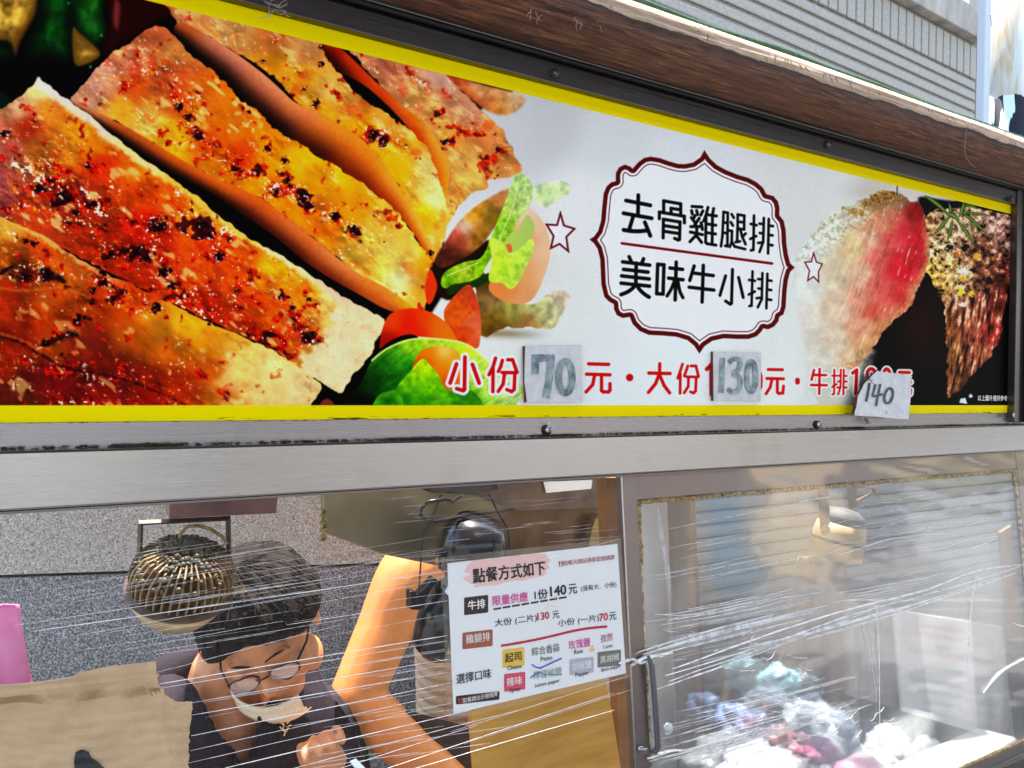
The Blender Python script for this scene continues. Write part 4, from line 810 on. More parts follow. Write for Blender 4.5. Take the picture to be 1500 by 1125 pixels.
# torn fibres hanging off the bark
fib = MB(); q = random.Random(8)
for i in range(240):
    x = X_L+(X1+.3-X_L)*q.random(); th = 2*math.pi*(.41+q.gauss(0, .035)); r = RL+.001
    p = Vector((x, YL+math.cos(th)*r, ZL+math.sin(th)*r))
    d = Vector((q.uniform(-.8, .8), -.5, -1)).normalized(); pts = [p.copy()]; ln = q.uniform(.001, .0035)*(1 if q.random() > .06 else 3.5)
    for k in range(5): d = (d+Vector((q.uniform(-.5, .5), q.uniform(-.2, .2), q.uniform(-.6, .2)))).normalized(); p = p+d*ln; pts.append(p.copy())
    fib.tube(pts, [.0006, .0006, .0005, .0004, .0003, .0002], 4)
o = fib.build('bark_fibres', mat('dark bark fibre', (.10, .085, .07), .9), lgo); o['kind'] = 'stuff'
for k, (px, py, n_, sz) in enumerate([(785, 18, 5, .010), (847, 28, 7, .012), (870, 32, 4, .008), (1412, 195, 8, .010), (1372, 165, 5, .008), (1275, 135, 3, .006)]):
    tangle('bark_thread', P(px, py, YL-.045), n_, sz, .00035, lgo, WEB, 20+k, .6)
th = MB().tube([P(x, y, YL-.052) for x, y in [(1416, 190), (1414, 205), (1413, 222), (1416, 232), (1424, 242), (1429, 246)]], .0004, 4); th.build('hanging_thread', WEB, lgo)
# green cloth edge lying behind the log
gc = speck('dark green tarpaulin', (.012, .05, .022), (.03, .10, .045), 90, .7, .6, .002)
def tarp(u, v):
    x = X0-.1+(X1+.9-X0)*u; s = v*.19
    z = ZL+RL+.006+.006*mnoise.noise(Vector((x*5, v*2, 3)))-.30*max(0, v-.45)**2+ (.022-.010*max(0, (x-1.2)/1.2))
    return (x, YL+.02+s, z)
o = MB().grid(tarp, 160, 8).build('tarpaulin', gc, None, smooth=True, solid=.008); tag(o, 'dark green tarpaulin edge tucked behind the log', 'tarpaulin')
fr = MB(); q = random.Random(2)
for i in range(420):
    x = q.uniform(X_L, X1+.6); p = Vector(tarp((x-X0+.1)/(X1+.9-X0), q.uniform(0, .12)))+Vector((0, 0, .002)); s = q.uniform(.0008, .0022)
    fr.tube([p, p+Vector((q.uniform(-1, 1), q.uniform(-1, .4), q.uniform(.2, 1.2)))*s*1.6], [.0006, .0003], 3)
fo = fr.build('frayed_fluff', mat('grey fluff', (.33, .36, .30), .9), o); fo['kind'] = 'stuff'

# ---------------------------------------------------------------- stall body
stall = empty('food_stall', (0, 0, .0), 'stainless steel food stall with glazed sloping front below the sign', 'stall')
ZB1 = P(0, 661, -.024).z; ZB0 = P(0, 750, -.024).z
hbar('steel_beam', [(-.024, ZB0), (-.024, ZB1), (.05, ZB1), (.05, ZB0)], STEEL, stall, bev=.0028)
hbar('beam_flange', [(-.0225, ZB0-.003), (-.0225, ZB0-.0002), (.05, ZB0-.0002), (.05, ZB0-.003)], STEEL_B, stall, bev=.0003)
# sloping front plane
TILT = .105
SO = Vector((0, .012, ZB0)); SN = Vector((0, -1, TILT)).normalized(); SUP = Vector((0, TILT, 1)).normalized(); EX = Vector((1, 0, 0))
def S(px, py, off=0.): return PP(px, py, SO+SN*off, SN)
def s_box(mb, px0, py0, px1, py1, o0, o1):
    """block on the sloping plane between two photographed corners"""
    a = S(px0, py0); b = S(px1, py1); u0, u1 = a.x, b.x; v0, v1 = (b-SO).dot(SUP), (a-SO).dot(SUP)
    return sp_box(mb, u0, v0, u1, v1, o0, o1)
def sp(u, v, o): return SO+EX*u+SUP*v+SN*o
def sp_box(mb, u0, v0, u1, v1, o0, o1):
    mb.add([sp(u0, v0, o0), sp(u1, v0, o0), sp(u1, v0, o1), sp(u0, v0, o1), sp(u0, v1, o0), sp(u1, v1, o0), sp(u1, v1, o1), sp(u0, v1, o1)],
           [(3, 2, 1, 0), (4, 5, 6, 7), (0, 1, 5, 4), (1, 2, 6, 5), (2, 3, 7, 6), (3, 0, 4, 7)]); return mb
def suv(px, py):
    a = S(px, py); return a.x, (a-SO).dot(SUP)
uL0, _ = suv(905, 720); uL1, vT = suv(928, 735); uR0, _ = suv(1482, 690); uR1 = uR0+.035; vTop = -.002
vBR = suv(1486, 1088)[1]; vB = vBR-.034
door = empty('glass_front', sp((uL0+uR1)/2, vB, 0), 'steel framed glass display window with crusted sealant, right of the menu sheet', 'window')
sp_box(MB(), uL0, vB, uL1, vTop, -.004, .010).build('stile', STEEL_B, door, bevel=.001)
sp_box(MB(), uL0-.002, vB, uL0+.0012, vTop, .0102, .0115).build('edge_strip', STEEL, door)
sp_box(MB(), uR0+.006, vB, uR1+.03, vTop, -.004, .010).build('stile', STEEL_B, door, bevel=.001)
sp_box(MB(), uL1+.0002, vT+.003, uR0+.0058, vTop, -.004, .009).build('rail', STEEL_B, door, bevel=.001)
sp_box(MB(), uL1+.0002, vB, uR0+.0058, vBR-.003, -.004, .009).build('rail', STEEL_B, door, bevel=.001)
sp_box(MB(), uL1+.0002, vB+.010, uR0+.0058, vB+.013, .0092, .0105).build('rib', STEEL, door)
# sealant beads, uneven
def bead(name, a, b, w, m, n=150, seed=1, lift=.001):
    q = random.Random(seed); a = Vector(a); b = Vector(b); pts = []; rs = []
    for i in range(n+1):
        t = i/n; p = a.lerp(b, t); k = mnoise.noise(Vector((t*40, seed*3.3, 0)))*.5+mnoise.noise(Vector((t*14, seed*1.3, 5)))*.5
        pts.append(p+SUP*(k*w*.25 if abs((b-a).x) > .1 else 0)+EX*(k*w*.25 if abs((b-a).x) <= .1 else 0)); rs.append(w*(.55+.55*abs(k)+.15*q.random()))
    o = MB().tube(pts, rs, 6).build(name, m, door, smooth=True); return o
bead('sealant', sp(uL1+.003, vT, .004), sp(uR0, vT, .004), .0075, CAULK, 220, 2)
bead('sealant', sp(uL1+.0025, vT, .006), sp(uL1+.0025, vB+.03, .006), .0042, CAULK2, 160, 5)
bead('sealant', sp(uR0+.003, vT, .006), sp(uR0+.003, vB+.03, .006), .0055, CAULK2, 160, 9)
bead('sealant', sp(uL1+.002, vT-.003, .005), sp(uL1+.002, vT-.10, .005), .0085, CAULK, 60, 12)
bead('sealant', sp(uL1+.003, vBR, .005), sp(uR0, vBR, .005), .0055, CAULK, 220, 31)
bead('rusty_gap', sp(uL1+.003, vT+.004, .006), sp(uR0, vT+.004, .006), .0036, speck('rust', (.08, .025, .01), (.02, .01, .008), 140, .8, .6, .002), 200, 21)

glassm = bpy.data.materials.new('smeared glass'); glassm.use_nodes = True; nt = glassm.node_tree; nt.nodes.clear()
def simple_glass(m, tint, haze, hz_scale, hz_lo, hz_hi, gloss_rough, refl=1.5, hazecol=(.8, .82, .84), stretch=(1, 1, 1), gmin=.04):
    nt = m.node_tree; nt.nodes.clear(); out = N(m, 'OutputMaterial'); tr = N(m, 'BsdfTransparent'); tr.inputs[0].default_value = (*tint, 1)
    gl = N(m, 'BsdfGlossy'); gl.inputs['Roughness'].default_value = gloss_rough; fr_ = N(m, 'Fresnel'); fr_.inputs[0].default_value = refl
    m1 = N(m, 'MixShader'); mx = N(m, 'Math'); mx.operation = 'MAXIMUM'; mx.inputs[1].default_value = gmin*.5; mq = N(m, 'Math'); mq.operation = 'MULTIPLY'; mq.inputs[1].default_value = .16; L(m, fr_.outputs[0], mq.inputs[0]); L(m, mq.outputs[0], mx.inputs[0])
    L(m, mx.outputs[0], m1.inputs[0]); L(m, tr.outputs[0], m1.inputs[1]); L(m, gl.outputs[0], m1.inputs[2])
    df = N(m, 'BsdfDiffuse'); df.inputs[0].default_value = (*hazecol, 1); tl = N(m, 'BsdfTranslucent'); tl.inputs[0].default_value = (*hazecol, 1); md = N(m, 'MixShader'); md.inputs[0].default_value = .5
    L(m, df.outputs[0], md.inputs[1]); L(m, tl.outputs[0], md.inputs[2])
    v = geo(m, stretch); f = noise(m, v, hz_scale, 5, .6, .4); r = ramp(m, f, [(hz_lo, (haze*.35,)*3), (hz_hi, (haze,)*3)])
    m2 = N(m, 'MixShader'); L(m, r, m2.inputs[0]); L(m, m1.outputs[0], m2.inputs[1]); L(m, md.outputs[0], m2.inputs[2]); L(m, m2.outputs[0], out.inputs[0])
    bp = N(m, 'Bump'); bp.inputs['Strength'].default_value = .06; bp.inputs['Distance'].default_value = .002; L(m, noise(m, geo(m, (1, 1, 1)), 14, 2), bp.inputs['Height']); L(m, bp.outputs[0], gl.inputs['Normal']); L(m, bp.outputs[0], fr_.inputs['Normal'])
    return m
simple_glass(glassm, (.95, .96, .96),   .055, 7, .30, .75, .10, 1.45, (.80, .82, .84), gmin=.05)
nt = glassm.node_tree; trn = [n for n in nt.nodes if n.type == 'BSDF_TRANSPARENT'][0]; lk = trn.outputs[0].links[0]; dst = lk.to_socket; nt.links.remove(lk)
rf = N(glassm, 'BsdfRefraction'); rf.inputs['Roughness'].default_value = .13; rf.inputs['IOR'].default_value = 1.12; rf.inputs[0].default_value = (.97, .98, .98, 1)
ms = N(glassm, 'MixShader'); gz = N(glassm, 'SeparateXYZ'); L(glassm, geo(glassm), gz.inputs[0]); gz2 = N(glassm, 'MapRange'); L(glassm, gz.outputs[2], gz2.inputs[0]); gz2.inputs[1].default_value = ZB0-.14; gz2.inputs[2].default_value = ZB0-.30; gz2.inputs[3].default_value = .10; gz2.inputs[4].default_value = 1.
fm0 = ramp(glassm, noise(glassm, geo(glassm), 5, 4, .6, .5), [(.42, (.35, .35, .35)), (.65, (.80, .80, .80))]); fm_ = mix(glassm, 1., fm0, gz2.outputs[0], 'MULTIPLY'); L(glassm, fm_, ms.inputs[0]); L(glassm, trn.outputs[0], ms.inputs[1]); L(glassm, rf.outputs[0], ms.inputs[2]); L(glassm, ms.outputs[0], dst)
sp_box(MB(), uL1+.001, vB+.02, uR0+.006, vT+.002, -.002, .002).build('glass_pane', glassm, door)
# clear front pane left of the frame
clearm = bpy.data.materials.new('clear glass'); clearm.use_nodes = True; simple_glass(clearm, (.97, .97, .96), .05, 5, .4, .8, .03, 1.5, gmin=.03)
uLL, _ = suv(-150, 900)
# latch handle and bolt on the frame
HM = mat('grey coated handle', (.085, .08, .10), .30)
h0 = S(950, 968, .016); pts = [S(938, 968, .010), S(950, 964, .018), S(955, 975, .022), S(958, 1010, .022), S(962, 1060, .022), S(964, 1095, .020), S(960, 1101, .014), S(955, 1098, .010)]
MB().tube(pts, .0046, 12).build('handle', HM, door, smooth=True)
MB().tube([S(934, 1095, .010), S(948, 1098, .016)], .0045, 12).build('handle_pin', STEEL, door, smooth=True)
c = S(978, 1067, .004); MB().lathe([(.009, 0), (.009, .002), (.007, .004), (.002, .005)], c, SN, 24).build('bolt', mat('pale bolt cap', (.5, .55, .58), .35, .5), door, smooth=True)
# ---------------------------------------------------------------- behind the stall: pebble wall, siding facade, pipes
wdir = Vector((0, 0, 0))
def camdir(r, d, f): v = RIGHT*r+DOWN*d+FWD*f; return v
# pebble-dash wall, nearly square to the view
WU = camdir(5250, 0, 1080); WU.z = 0; WU.normalize(); WN = Vector((WU.y, -WU.x, 0))
WO = CAM+ray(250, 836)*1.75
def wallp(px, py): return PP(px, py, WO, WN)
def pebble(name, a, b, c, warm):
    m = mat(name, a, .85); v = geo(m); n1 = N(m, 'TexVoronoi'); n1.inputs['Scale'].default_value = 190; L(m, v, n1.inputs['Vector'])
    f = noise(m, v, 230, 3, .7); cc = ramp(m, f, [(.30, c), (.48, b), (.66, a)]); hs = ramp(m, n1.outputs['Distance'], [(.0, (1, 1, 1)), (.55, (.62, .62, .62))])
    L(m, mix(m, 1., cc, hs, 'MULTIPLY'), B(m).inputs['Base Color']); bump(m, f, .8, .004); return m
pw = empty('pebble_wall', (WO.x, WO.y, 0), 'speckled washed-pebble wall behind the workers, beige band above grey', 'wall')
u_at = lambda px, py: (wallp(px, py)-WO).dot(WU)
zs = wallp(250, 836).z
def wbox(u0, u1, z0, z1, d0, d1):
    o = Vector((WO.x, WO.y, 0)); mb = MB(); pts = [(u0, d0), (u1, d0), (u1, d1), (u0, d1)]
    lo = [o+WU*u+WN*d+Vector((0, 0, z0)) for u, d in pts]; hi = [p+Vector((0, 0, z1-z0)) for p in lo]
    return mb.add([*lo, *hi], [(3, 2, 1, 0), (4, 5, 6, 7), (0, 1, 5, 4), (1, 2, 6, 5), (2, 3, 7, 6), (3, 0, 4, 7)])
uw0 = u_at(-250, 900); uw1 = u_at(930, 900)
wbox(uw0, uw1, 0, zs-.004, -.06, 0).build('wall_panel', pebble('grey washed pebble', (.74, .73, .73), (.24, .24, .25), (.02, .02, .025), 0), pw)
wbox(uw0, uw1, zs+.004, zs+.42, -.06, .004).build('wall_panel', pebble('beige washed pebble', (.86, .80, .72), (.56, .50, .42), (.16, .13, .10), 1), pw)
wbox(uw0, uw1, zs-.004, zs+.004, -.06, -.006).build('joint', BLACK, pw)

# facade with siding, above and behind
FU = camdir(2393-750, 0, 1080); FU.z = 0; FU.normalize(); FN = Vector((FU.y, -FU.x, 0)); FO = CAM+ray(1250, 48)*4.2
def fac(px, py): return PP(px, py, FO, FN)
def fz(py, px=1250): return fac(px, py).z
def fu(px, py): return (fac(px, py)-FO).dot(FU)
def fbox(mb, u0, u1, z0, z1, d0, d1):
    o = Vector((FO.x, FO.y, 0)); pts = [(u0, d0), (u1, d0), (u1, d1), (u0, d1)]
    lo = [o+FU*u+FN*d+Vector((0, 0, z0)) for u, d in pts]; hi = [p+Vector((0, 0, z1-z0)) for p in lo]
    return mb.add([*lo, *hi], [(3, 2, 1, 0), (4, 5, 6, 7), (0, 1, 5, 4), (1, 2, 6, 5), (2, 3, 7, 6), (3, 0, 4, 7)])
house = empty('siding_house', (FO.x, FO.y, 0), 'house with pale grey textured siding and a ribbed band under its window, behind the log', 'house')
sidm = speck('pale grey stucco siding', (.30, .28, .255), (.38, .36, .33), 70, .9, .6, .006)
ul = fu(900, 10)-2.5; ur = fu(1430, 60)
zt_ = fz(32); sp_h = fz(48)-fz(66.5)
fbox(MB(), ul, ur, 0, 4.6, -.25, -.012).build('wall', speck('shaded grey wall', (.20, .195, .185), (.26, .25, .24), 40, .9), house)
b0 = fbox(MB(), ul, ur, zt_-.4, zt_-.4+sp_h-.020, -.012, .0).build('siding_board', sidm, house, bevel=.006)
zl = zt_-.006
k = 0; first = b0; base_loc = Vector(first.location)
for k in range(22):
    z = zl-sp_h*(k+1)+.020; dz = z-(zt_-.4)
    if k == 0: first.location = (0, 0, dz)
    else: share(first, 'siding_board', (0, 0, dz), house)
# ribbed band
zr0 = zt_+.012; zr1 = fz(-27); rw = (fu(1404, 80)-fu(1394, 80)); nrib = int((ur-ul)/rw)
r0 = fbox(MB(), ur-rw+.012, ur, zr0, zr1, -.012, .004).build('vertical_rib', sidm, house, bevel=.006)
for k in range(1, min(nrib, 110)): share(r0, 'vertical_rib', tuple(-FU*rw*k), house)
fbox(MB(), ul, ur+.002, zr1+.025, fz(-82), -.012, .055).build('sill', speck('stained cement sill', (.42, .39, .36), (.24, .22, .20), 9, .9, .4, .004, (1, 1, .35)), house, bevel=.006)
zw = fz(-82)
wf = fbox(MB(), fu(1300, -20)-.5, fu(1396, 5), zw+.002, zw+.9, -.012, .01).build('window', mat('teal window glass', (.03, .22, .17), .12, 0, .8), house)
fbox(MB(), fu(1397, 5), fu(1412, 10), zw+.002, zw+.9, -.012, .035).build('window_frame', mat('white window frame', (.72, .74, .76), .4), wf, bevel=.004)
fbox(MB(), fu(1413.5, 10), ur, zw+.002, zw+.9, -.012, .012).build('rough_jamb', speck('rough grey render', (.42, .40, .37), (.30, .28, .26), 60, .95, .9, .006), house)
# pipes
PO = CAM+ray(1470, 90)*2.9
def pp2(px, py): return PP(px, py, PO, FN)
PW = mat('yellowed white pvc', (.8, .8, .76), .38)
v = geo(PW, (5, 5, .9)); f = noise(PW, v, 5, 5, .6, .5); L(PW, ramp(PW, f, [(.50, (.44, .455, .44)), (.60, (.40, .33, .22)), (.72, (.34, .21, .10))]), B(PW).inputs['Base Color'])
rP = 24.5/pxm(1472, 80, (PO.y))
pa = pp2(1474, -120); pb = pp2(1466, 420)
drain = empty('drainpipe', pb, 'thick white drainpipe with rust stains and a black painted band', 'pipe')
drain.location = Vector((pb.x, pb.y, pb.z))
MB().tube([pb, pa], rP, 40).build('pipe', PW, drain, smooth=True)
BP = mat('black paint with drips', (.01, .01, .02), .75, spec=.2)
v = geo(BP, (7, 7, 1.2)); f = noise(BP, v, 4.2, 2, .4, .2); L(BP, ramp(BP, f, [(.56, (.010, .010, .022)), (.575, (.50, .62, .70))]), B(BP).inputs['Base Color'])
t0 = pp2(1470.5, 150); t1 = pp2(1469, 330); ax = (t1-t0).normalized()
bm_ = MB(); n = 72; a_ = ax.orthogonal().normalized(); b_ = ax.cross(a_); vs = []
for j in range(2):
    for k in range(n):
        th = 2*math.pi*k/n; e = (mnoise.noise(Vector((math.cos(th)*3, math.sin(th)*3, 1)))*.018+mnoise.noise(Vector((math.cos(th)*11, math.sin(th)*11, 4)))*.008) if j == 0 else 0
        vs.append((t0 if j == 0 else t1)+ax*e+(a_*math.cos(th)+b_*math.sin(th))*(rP*1.27))
bm_.add(vs, [(k, (k+1) % n, n+(k+1) % n, n+k) for k in range(n)]).build('painted_socket', BP, drain, smooth=True, solid=.004)
mk = MB(); 
qa = pp2(1478, 86)
rain = MB(); c0 = pp2(1447, -120)+FN*-.02; c1 = pp2(1436, 420)+FN*-.02; hw = 8.5/pxm(1440, 80, PO.y)
rain.prism([c1-FU*hw, c1+FU*hw, c1+FU*hw+FN*.03, c1-FU*hw+FN*.03], c0-c1)
o = rain.build('flat_conduit', mat('pale blue grey paint', (.46, .51, .58), .45), None, bevel=.003); tag(o, 'flat pale blue-grey conduit left of the thick drainpipe', 'conduit')
# clip wire on the pipe
WIRE = mat('rusty wire', (.16, .10, .06), .6)
w3 = [(1452, 30), (1451, 22), (1455, 15), (1464, 11), (1473, 10)]
fr3 = -FN
MB().tube([PP(x, y, PO+FN*rP, FN) for x, y in w3], .0014, 6).build('wire_clip', WIRE, drain)
MB().tube([PP(1452+k*0.2, 30+k*3, PO+FN*rP*.9, FN) for k in range(4)], .001, 5).build('paint_run', WIRE, drain)
# dim wall beyond the pipe
o = fbox(MB(), fu(1452, 60), fu(1452, 60)+3, 0, 5.2, -.9, -.5).build('neighbour_wall', speck('dark grey render', (.10, .10, .10), (.15, .15, .145), 30, .9), None); tag(o, 'dark grey wall beyond the drainpipe at the right edge', 'wall')

# ---------------------------------------------------------------- across the lane (unseen; banners and awning shaped for light and reflections)
def street():
    fb = MB().box((-9, -7.6, 0), (12, -7.2, 3.3)).build('building', speck('cream shopfront wall', (.34, .32, .30), (.42, .40, .37), 12, .9), None)
    tag(fb, 'long cream shopfront wall across the lane, behind the camera', 'building')
    cols = [(.30, .22, .18), (.62, .60, .58), (.10, .28, .42), (.60, .46, .30), (.12, .12, .13), (.70, .68, .64), (.30, .34, .30), (.50, .44, .40)]
    q = random.Random(4); x = -8.5; k = 0
    while x < 11:
        w = q.uniform(.7, 1.7); c = cols[k % len(cols)]
        MB().box((x, -7.2, .05), (x+w, -7.12, q.uniform(2., 2.5))).build('shop_panel', mat('shop panel paint %d' % k, c, .5), fb, bevel=.01); x += w+q.uniform(.15, .5); k += 1
street()
for nm, x0_, w0_, y0_, c_, lb in [('reflection_banner', -1.6, .55, -3.3, (.10, .50, .56), 'tall cyan banner on a pole, added unseen for reflections'), ('reflection_banner', 2.3, .5, -3.6, (.80, .80, .80), 'tall white banner on a pole, added unseen for reflections'), ('reflection_banner', .7, .35, -4.2, (.16, .10, .09), 'narrow maroon banner, added unseen for reflections'), ('reflection_banner', 4.2, .6, -4., (.62, .50, .36), 'tan banner at the far end, added unseen for reflections')]:  # banners out of view, added for the bands reflected in the steel
    b0_ = MB().box((x0_, y0_, .35), (x0_+w0_, y0_+.01, 2.15)).build(nm, mat('reflection banner cloth', c_, .8), None); tag(b0_, lb, 'banner', 'unseen banners added for reflections')
    MB().tube([(x0_-.02, y0_, 0), (x0_-.02, y0_, 2.25)], .012, 8).build('reflection_banner_pole', RUBBER, b0_)
aw = MB().prism([(-3., -.42, 2.46), (6., -.42, 2.46), (6., -3.0, 2.72), (-3., -3.0, 2.72)], (0, 0, .03)).build('unseen_awning', speck('unseen awning dark brown canvas', (.07, .05, .045), (.09, .07, .06), 20, .9), None)  # out of view, sized and placed to darken the sign's top and rail
tag(aw, 'unseen dark canvas awning, placed to darken the top of the sign', 'awning')

# ---------------------------------------------------------------- inside the stall
# beige steel lid hanging under the beam
def quad(pts, Y, d): return MB().prism([P(x, y, Y) for x, y in pts], (0, d, 0))
LIDM = speck('olive beige stained metal', (.34, .29, .19), (.22, .18, .10), 6, .32, .2, .004, (1, 1, .5), metal=.75)
lid = empty('hood', P(700, 820, .10), 'olive beige metal hood panel hanging below the beam beside the black lamp', 'hood')
hp = [(474, 780), (474, 690), (905, 650), (905, 870), (720, 845), (632, 827), (560, 812)]
a0 = [P(x, y, .32) for x, y in hp]
MB().prism(a0, (0, .02, 0)).build('panel', LIDM, lid, bevel=.002)
q0 = [P(x, y, .31) for x, y in [(690, 752), (905, 735), (905, 850), (740, 848), (700, 820)]]
MB().prism(q0, (0, .008, 0)).build('plate', speck('tarnished brown metal', (.20, .12, .06), (.11, .06, .03), 14, .35, .2, .003, metal=.6), lid)
q1 = [P(x, y, .300) for x, y in [(640, 706), (700, 702), (905, 690), (905, 742), (760, 748), (680, 720)]]
MB().prism(q1, (0, .008, 0)).build('plate', speck('brown grey metal', (.24, .18, .14), (.13, .09, .07), 18, .35, .2, .003, metal=.6), lid)
q2 = [P(x, y, .294) for x, y in [(796, 706), (868, 703), (866, 716), (800, 722)]]
MB().prism(q2, (0, .004, 0)).build('foil_patch', mat('crumpled foil', (.8, .8, .82), .25, 1.), lid)
rp = MB(); q = random.Random(5)
for i in range(26):
    c = P(474+q.uniform(-4, 3), 745+q.random()*45, .318); rp.ball(c, (.003*q.uniform(.6, 1.6), .004, .005*q.uniform(.6, 1.4)), 5)
rp.build('rust_crust', CAULK, lid, smooth=True)
# rod and curved bracket at its right end
MB().tube([P(881, 690, .28), P(882, 758, .28)], .0022, 8).build('rod', STEEL, lid, smooth=True)
BRASS = speck('brassy stained metal', (.36, .25, .09), (.24, .15, .05), 20, .3, .1, .002, metal=.8)
MB().prism([P(x, y, .28) for x, y in [(872, 760), (895, 757), (888, 768), (884, 782), (882, 802), (862, 804), (866, 780)]], (0, .006, 0)).build('bracket', BRASS, lid)
# dark interior post behind the frame's left stile
o = MB().prism([P(x, y, .14) for x, y in [(888, 700), (906, 700), (930, 1200), (912, 1200)]], (0, .03, 0)).build('post', speck('orange brown rust post', (.30, .13, .03), (.16, .06, .02), 12, .5), None); tag(o, 'orange-brown rusty post just left of the glass window frame', 'post')
# golden board, bottom
o = MB().prism([P(x, y, .10) for x, y in [(690, 1045), (760, 1020), (884, 985), (896, 1040), (918, 1180), (700, 1180)]], (0, .012, 0)).build('golden_tray', None, None)
gt = speck('scratched golden metal', (.80, .44, .10), (.66, .33, .06), 10, .34, .15, .003, (1, 1, 6), metal=.55); o.data.materials.append(gt); tag(o, 'scratched golden metal tray standing under the menu sheet', 'tray')
o = MB().prism([P(x, y, .16) for x, y in [(884, 985), (902, 975), (914, 1060), (922, 1180), (912, 1180), (896, 1060)]], (0, .01, 0)).build('white_bag', mat('white plastic bag', (.8, .79, .8), .4), None); tag(o, 'white plastic strip wedged between the golden tray and the rusty post', 'plastic bag')

# lamp 1: finned, greasy
def lamp_finned():
    Y = .16; c = P(262, 868, Y); k = 1/pxm(262, 868, Y)
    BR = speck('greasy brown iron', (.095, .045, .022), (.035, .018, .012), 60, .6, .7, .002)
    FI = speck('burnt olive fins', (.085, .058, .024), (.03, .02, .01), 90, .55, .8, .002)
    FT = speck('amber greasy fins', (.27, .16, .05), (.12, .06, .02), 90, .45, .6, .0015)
    GD = speck('yellowed glass dome', (.42, .32, .16), (.26, .17, .07), 14, .25, .2, .002)
    t = empty('finned_lamp', c, 'greasy brown lamp with radial fins hanging in a square bracket, left of the masked worker', 'lamp')
    R = 72*k; ax = Vector((.12, -.36, .88)).normalized()     # seen from below its rim, fins upward
    e1 = Vector((1, 0, 0)); e1 = (e1-ax*e1.dot(ax)).normalized(); e2 = ax.cross(e1)
    MB().lathe([(.002, -R*.62), (R*.45, -R*.58), (R*.74, -R*.42), (R*.93, -R*.12), (R*.96, R*.05), (R*.90, R*.08)], c, ax, 40).build('dome', GD, t, smooth=True)
    MB().lathe([(R*.97, -.02*R), (R*1.04, R*.04), (R*1.04, R*.10), (R*.95, R*.16)], c, ax, 40).build('rim', BR, t, smooth=True)
    MB().lathe([(R*.88, R*.1), (R*.70, R*.55), (R*.45, R*.72), (R*.2, R*.8)], c, ax, 30).build('core', BR, t, smooth=True)
    q = random.Random(6); nf = 40; first = None
    for i in range(nf):
        th = 2*math.pi*i/nf; d = e1*math.cos(th)+e2*math.sin(th); s = ax.cross(d)
        o = c
        pr = [(.95, .08), (1.0, .40), (.97, .62), (.80, .88), (.50, 1.0), (.30, .96), (.30, .70), (.60, .55), (.80, .12)]
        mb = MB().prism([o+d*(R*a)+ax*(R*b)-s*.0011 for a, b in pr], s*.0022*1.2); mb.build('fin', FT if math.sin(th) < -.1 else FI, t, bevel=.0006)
    kn = MB()
    for i in range(420):
        th = q.random()*6.28; rr = R*q.uniform(.1, .98); h = R*(1.07-.52*(rr/R)**3)+R*q.gauss(0, .02)
        kn.ball(c+(e1*math.cos(th)+e2*math.sin(th))*rr+ax*h, R*q.uniform(.025, .06), 4)
    o = kn.build('grease_knobs', FI, t, smooth=True); o['kind'] = 'stuff'
    MB().lathe([(R*.24, R*.8), (R*.16, R*1.02), (R*.13, R*1.04), (R*.11, R*1.22), (R*.07, R*1.24)], c, ax, 16).build('socket', GRIME, t, smooth=True)
    # square yoke
    wq = .0068
    for nm, a, b in [('yoke_arm', (206, 765), (202, 875)), ('yoke_arm', (334, 760), (337, 872)), ('yoke_bar', (203, 766), (337, 759))]:
        MB().tube([P(*a, Y), P(*b, Y)], wq, 4, .5).build(nm, BR, t)
    MB().lathe([(.006, 0), (.008, .006), (.005, .012), (.007, .018), (.003, .024)], P(334, 868, Y), (1, -.1, .15), 12).build('wing_nut', FT, t, smooth=True)
    MB().tube([P(x, y, Y-.01) for x, y in [(262, 800), (264, 782), (275, 771), (290, 770), (308, 775), (326, 786), (331, 795), (322, 802)]], .0024, 8).build('wire', speck('greasy wire', (.26, .18, .07), (.10, .06, .03), 60, .5), t, smooth=True)
    mbx = MB().prism([P(x, y, Y-.02) for x, y in [(247, 700), (410, 696), (405, 752), (300, 757), (248, 760)]], (0, .05, 0)); 
    mbx.build('mount_box', speck('stained maroon box', (.17, .07, .05), (.06, .02, .03), 20, .35, .3, .002), t, bevel=.0015)
    tangle('grease_strand', P(333, 880, Y-.03), 3, .012, .0005, t, GRIME, 3, .3)
    return t
lamp_finned()
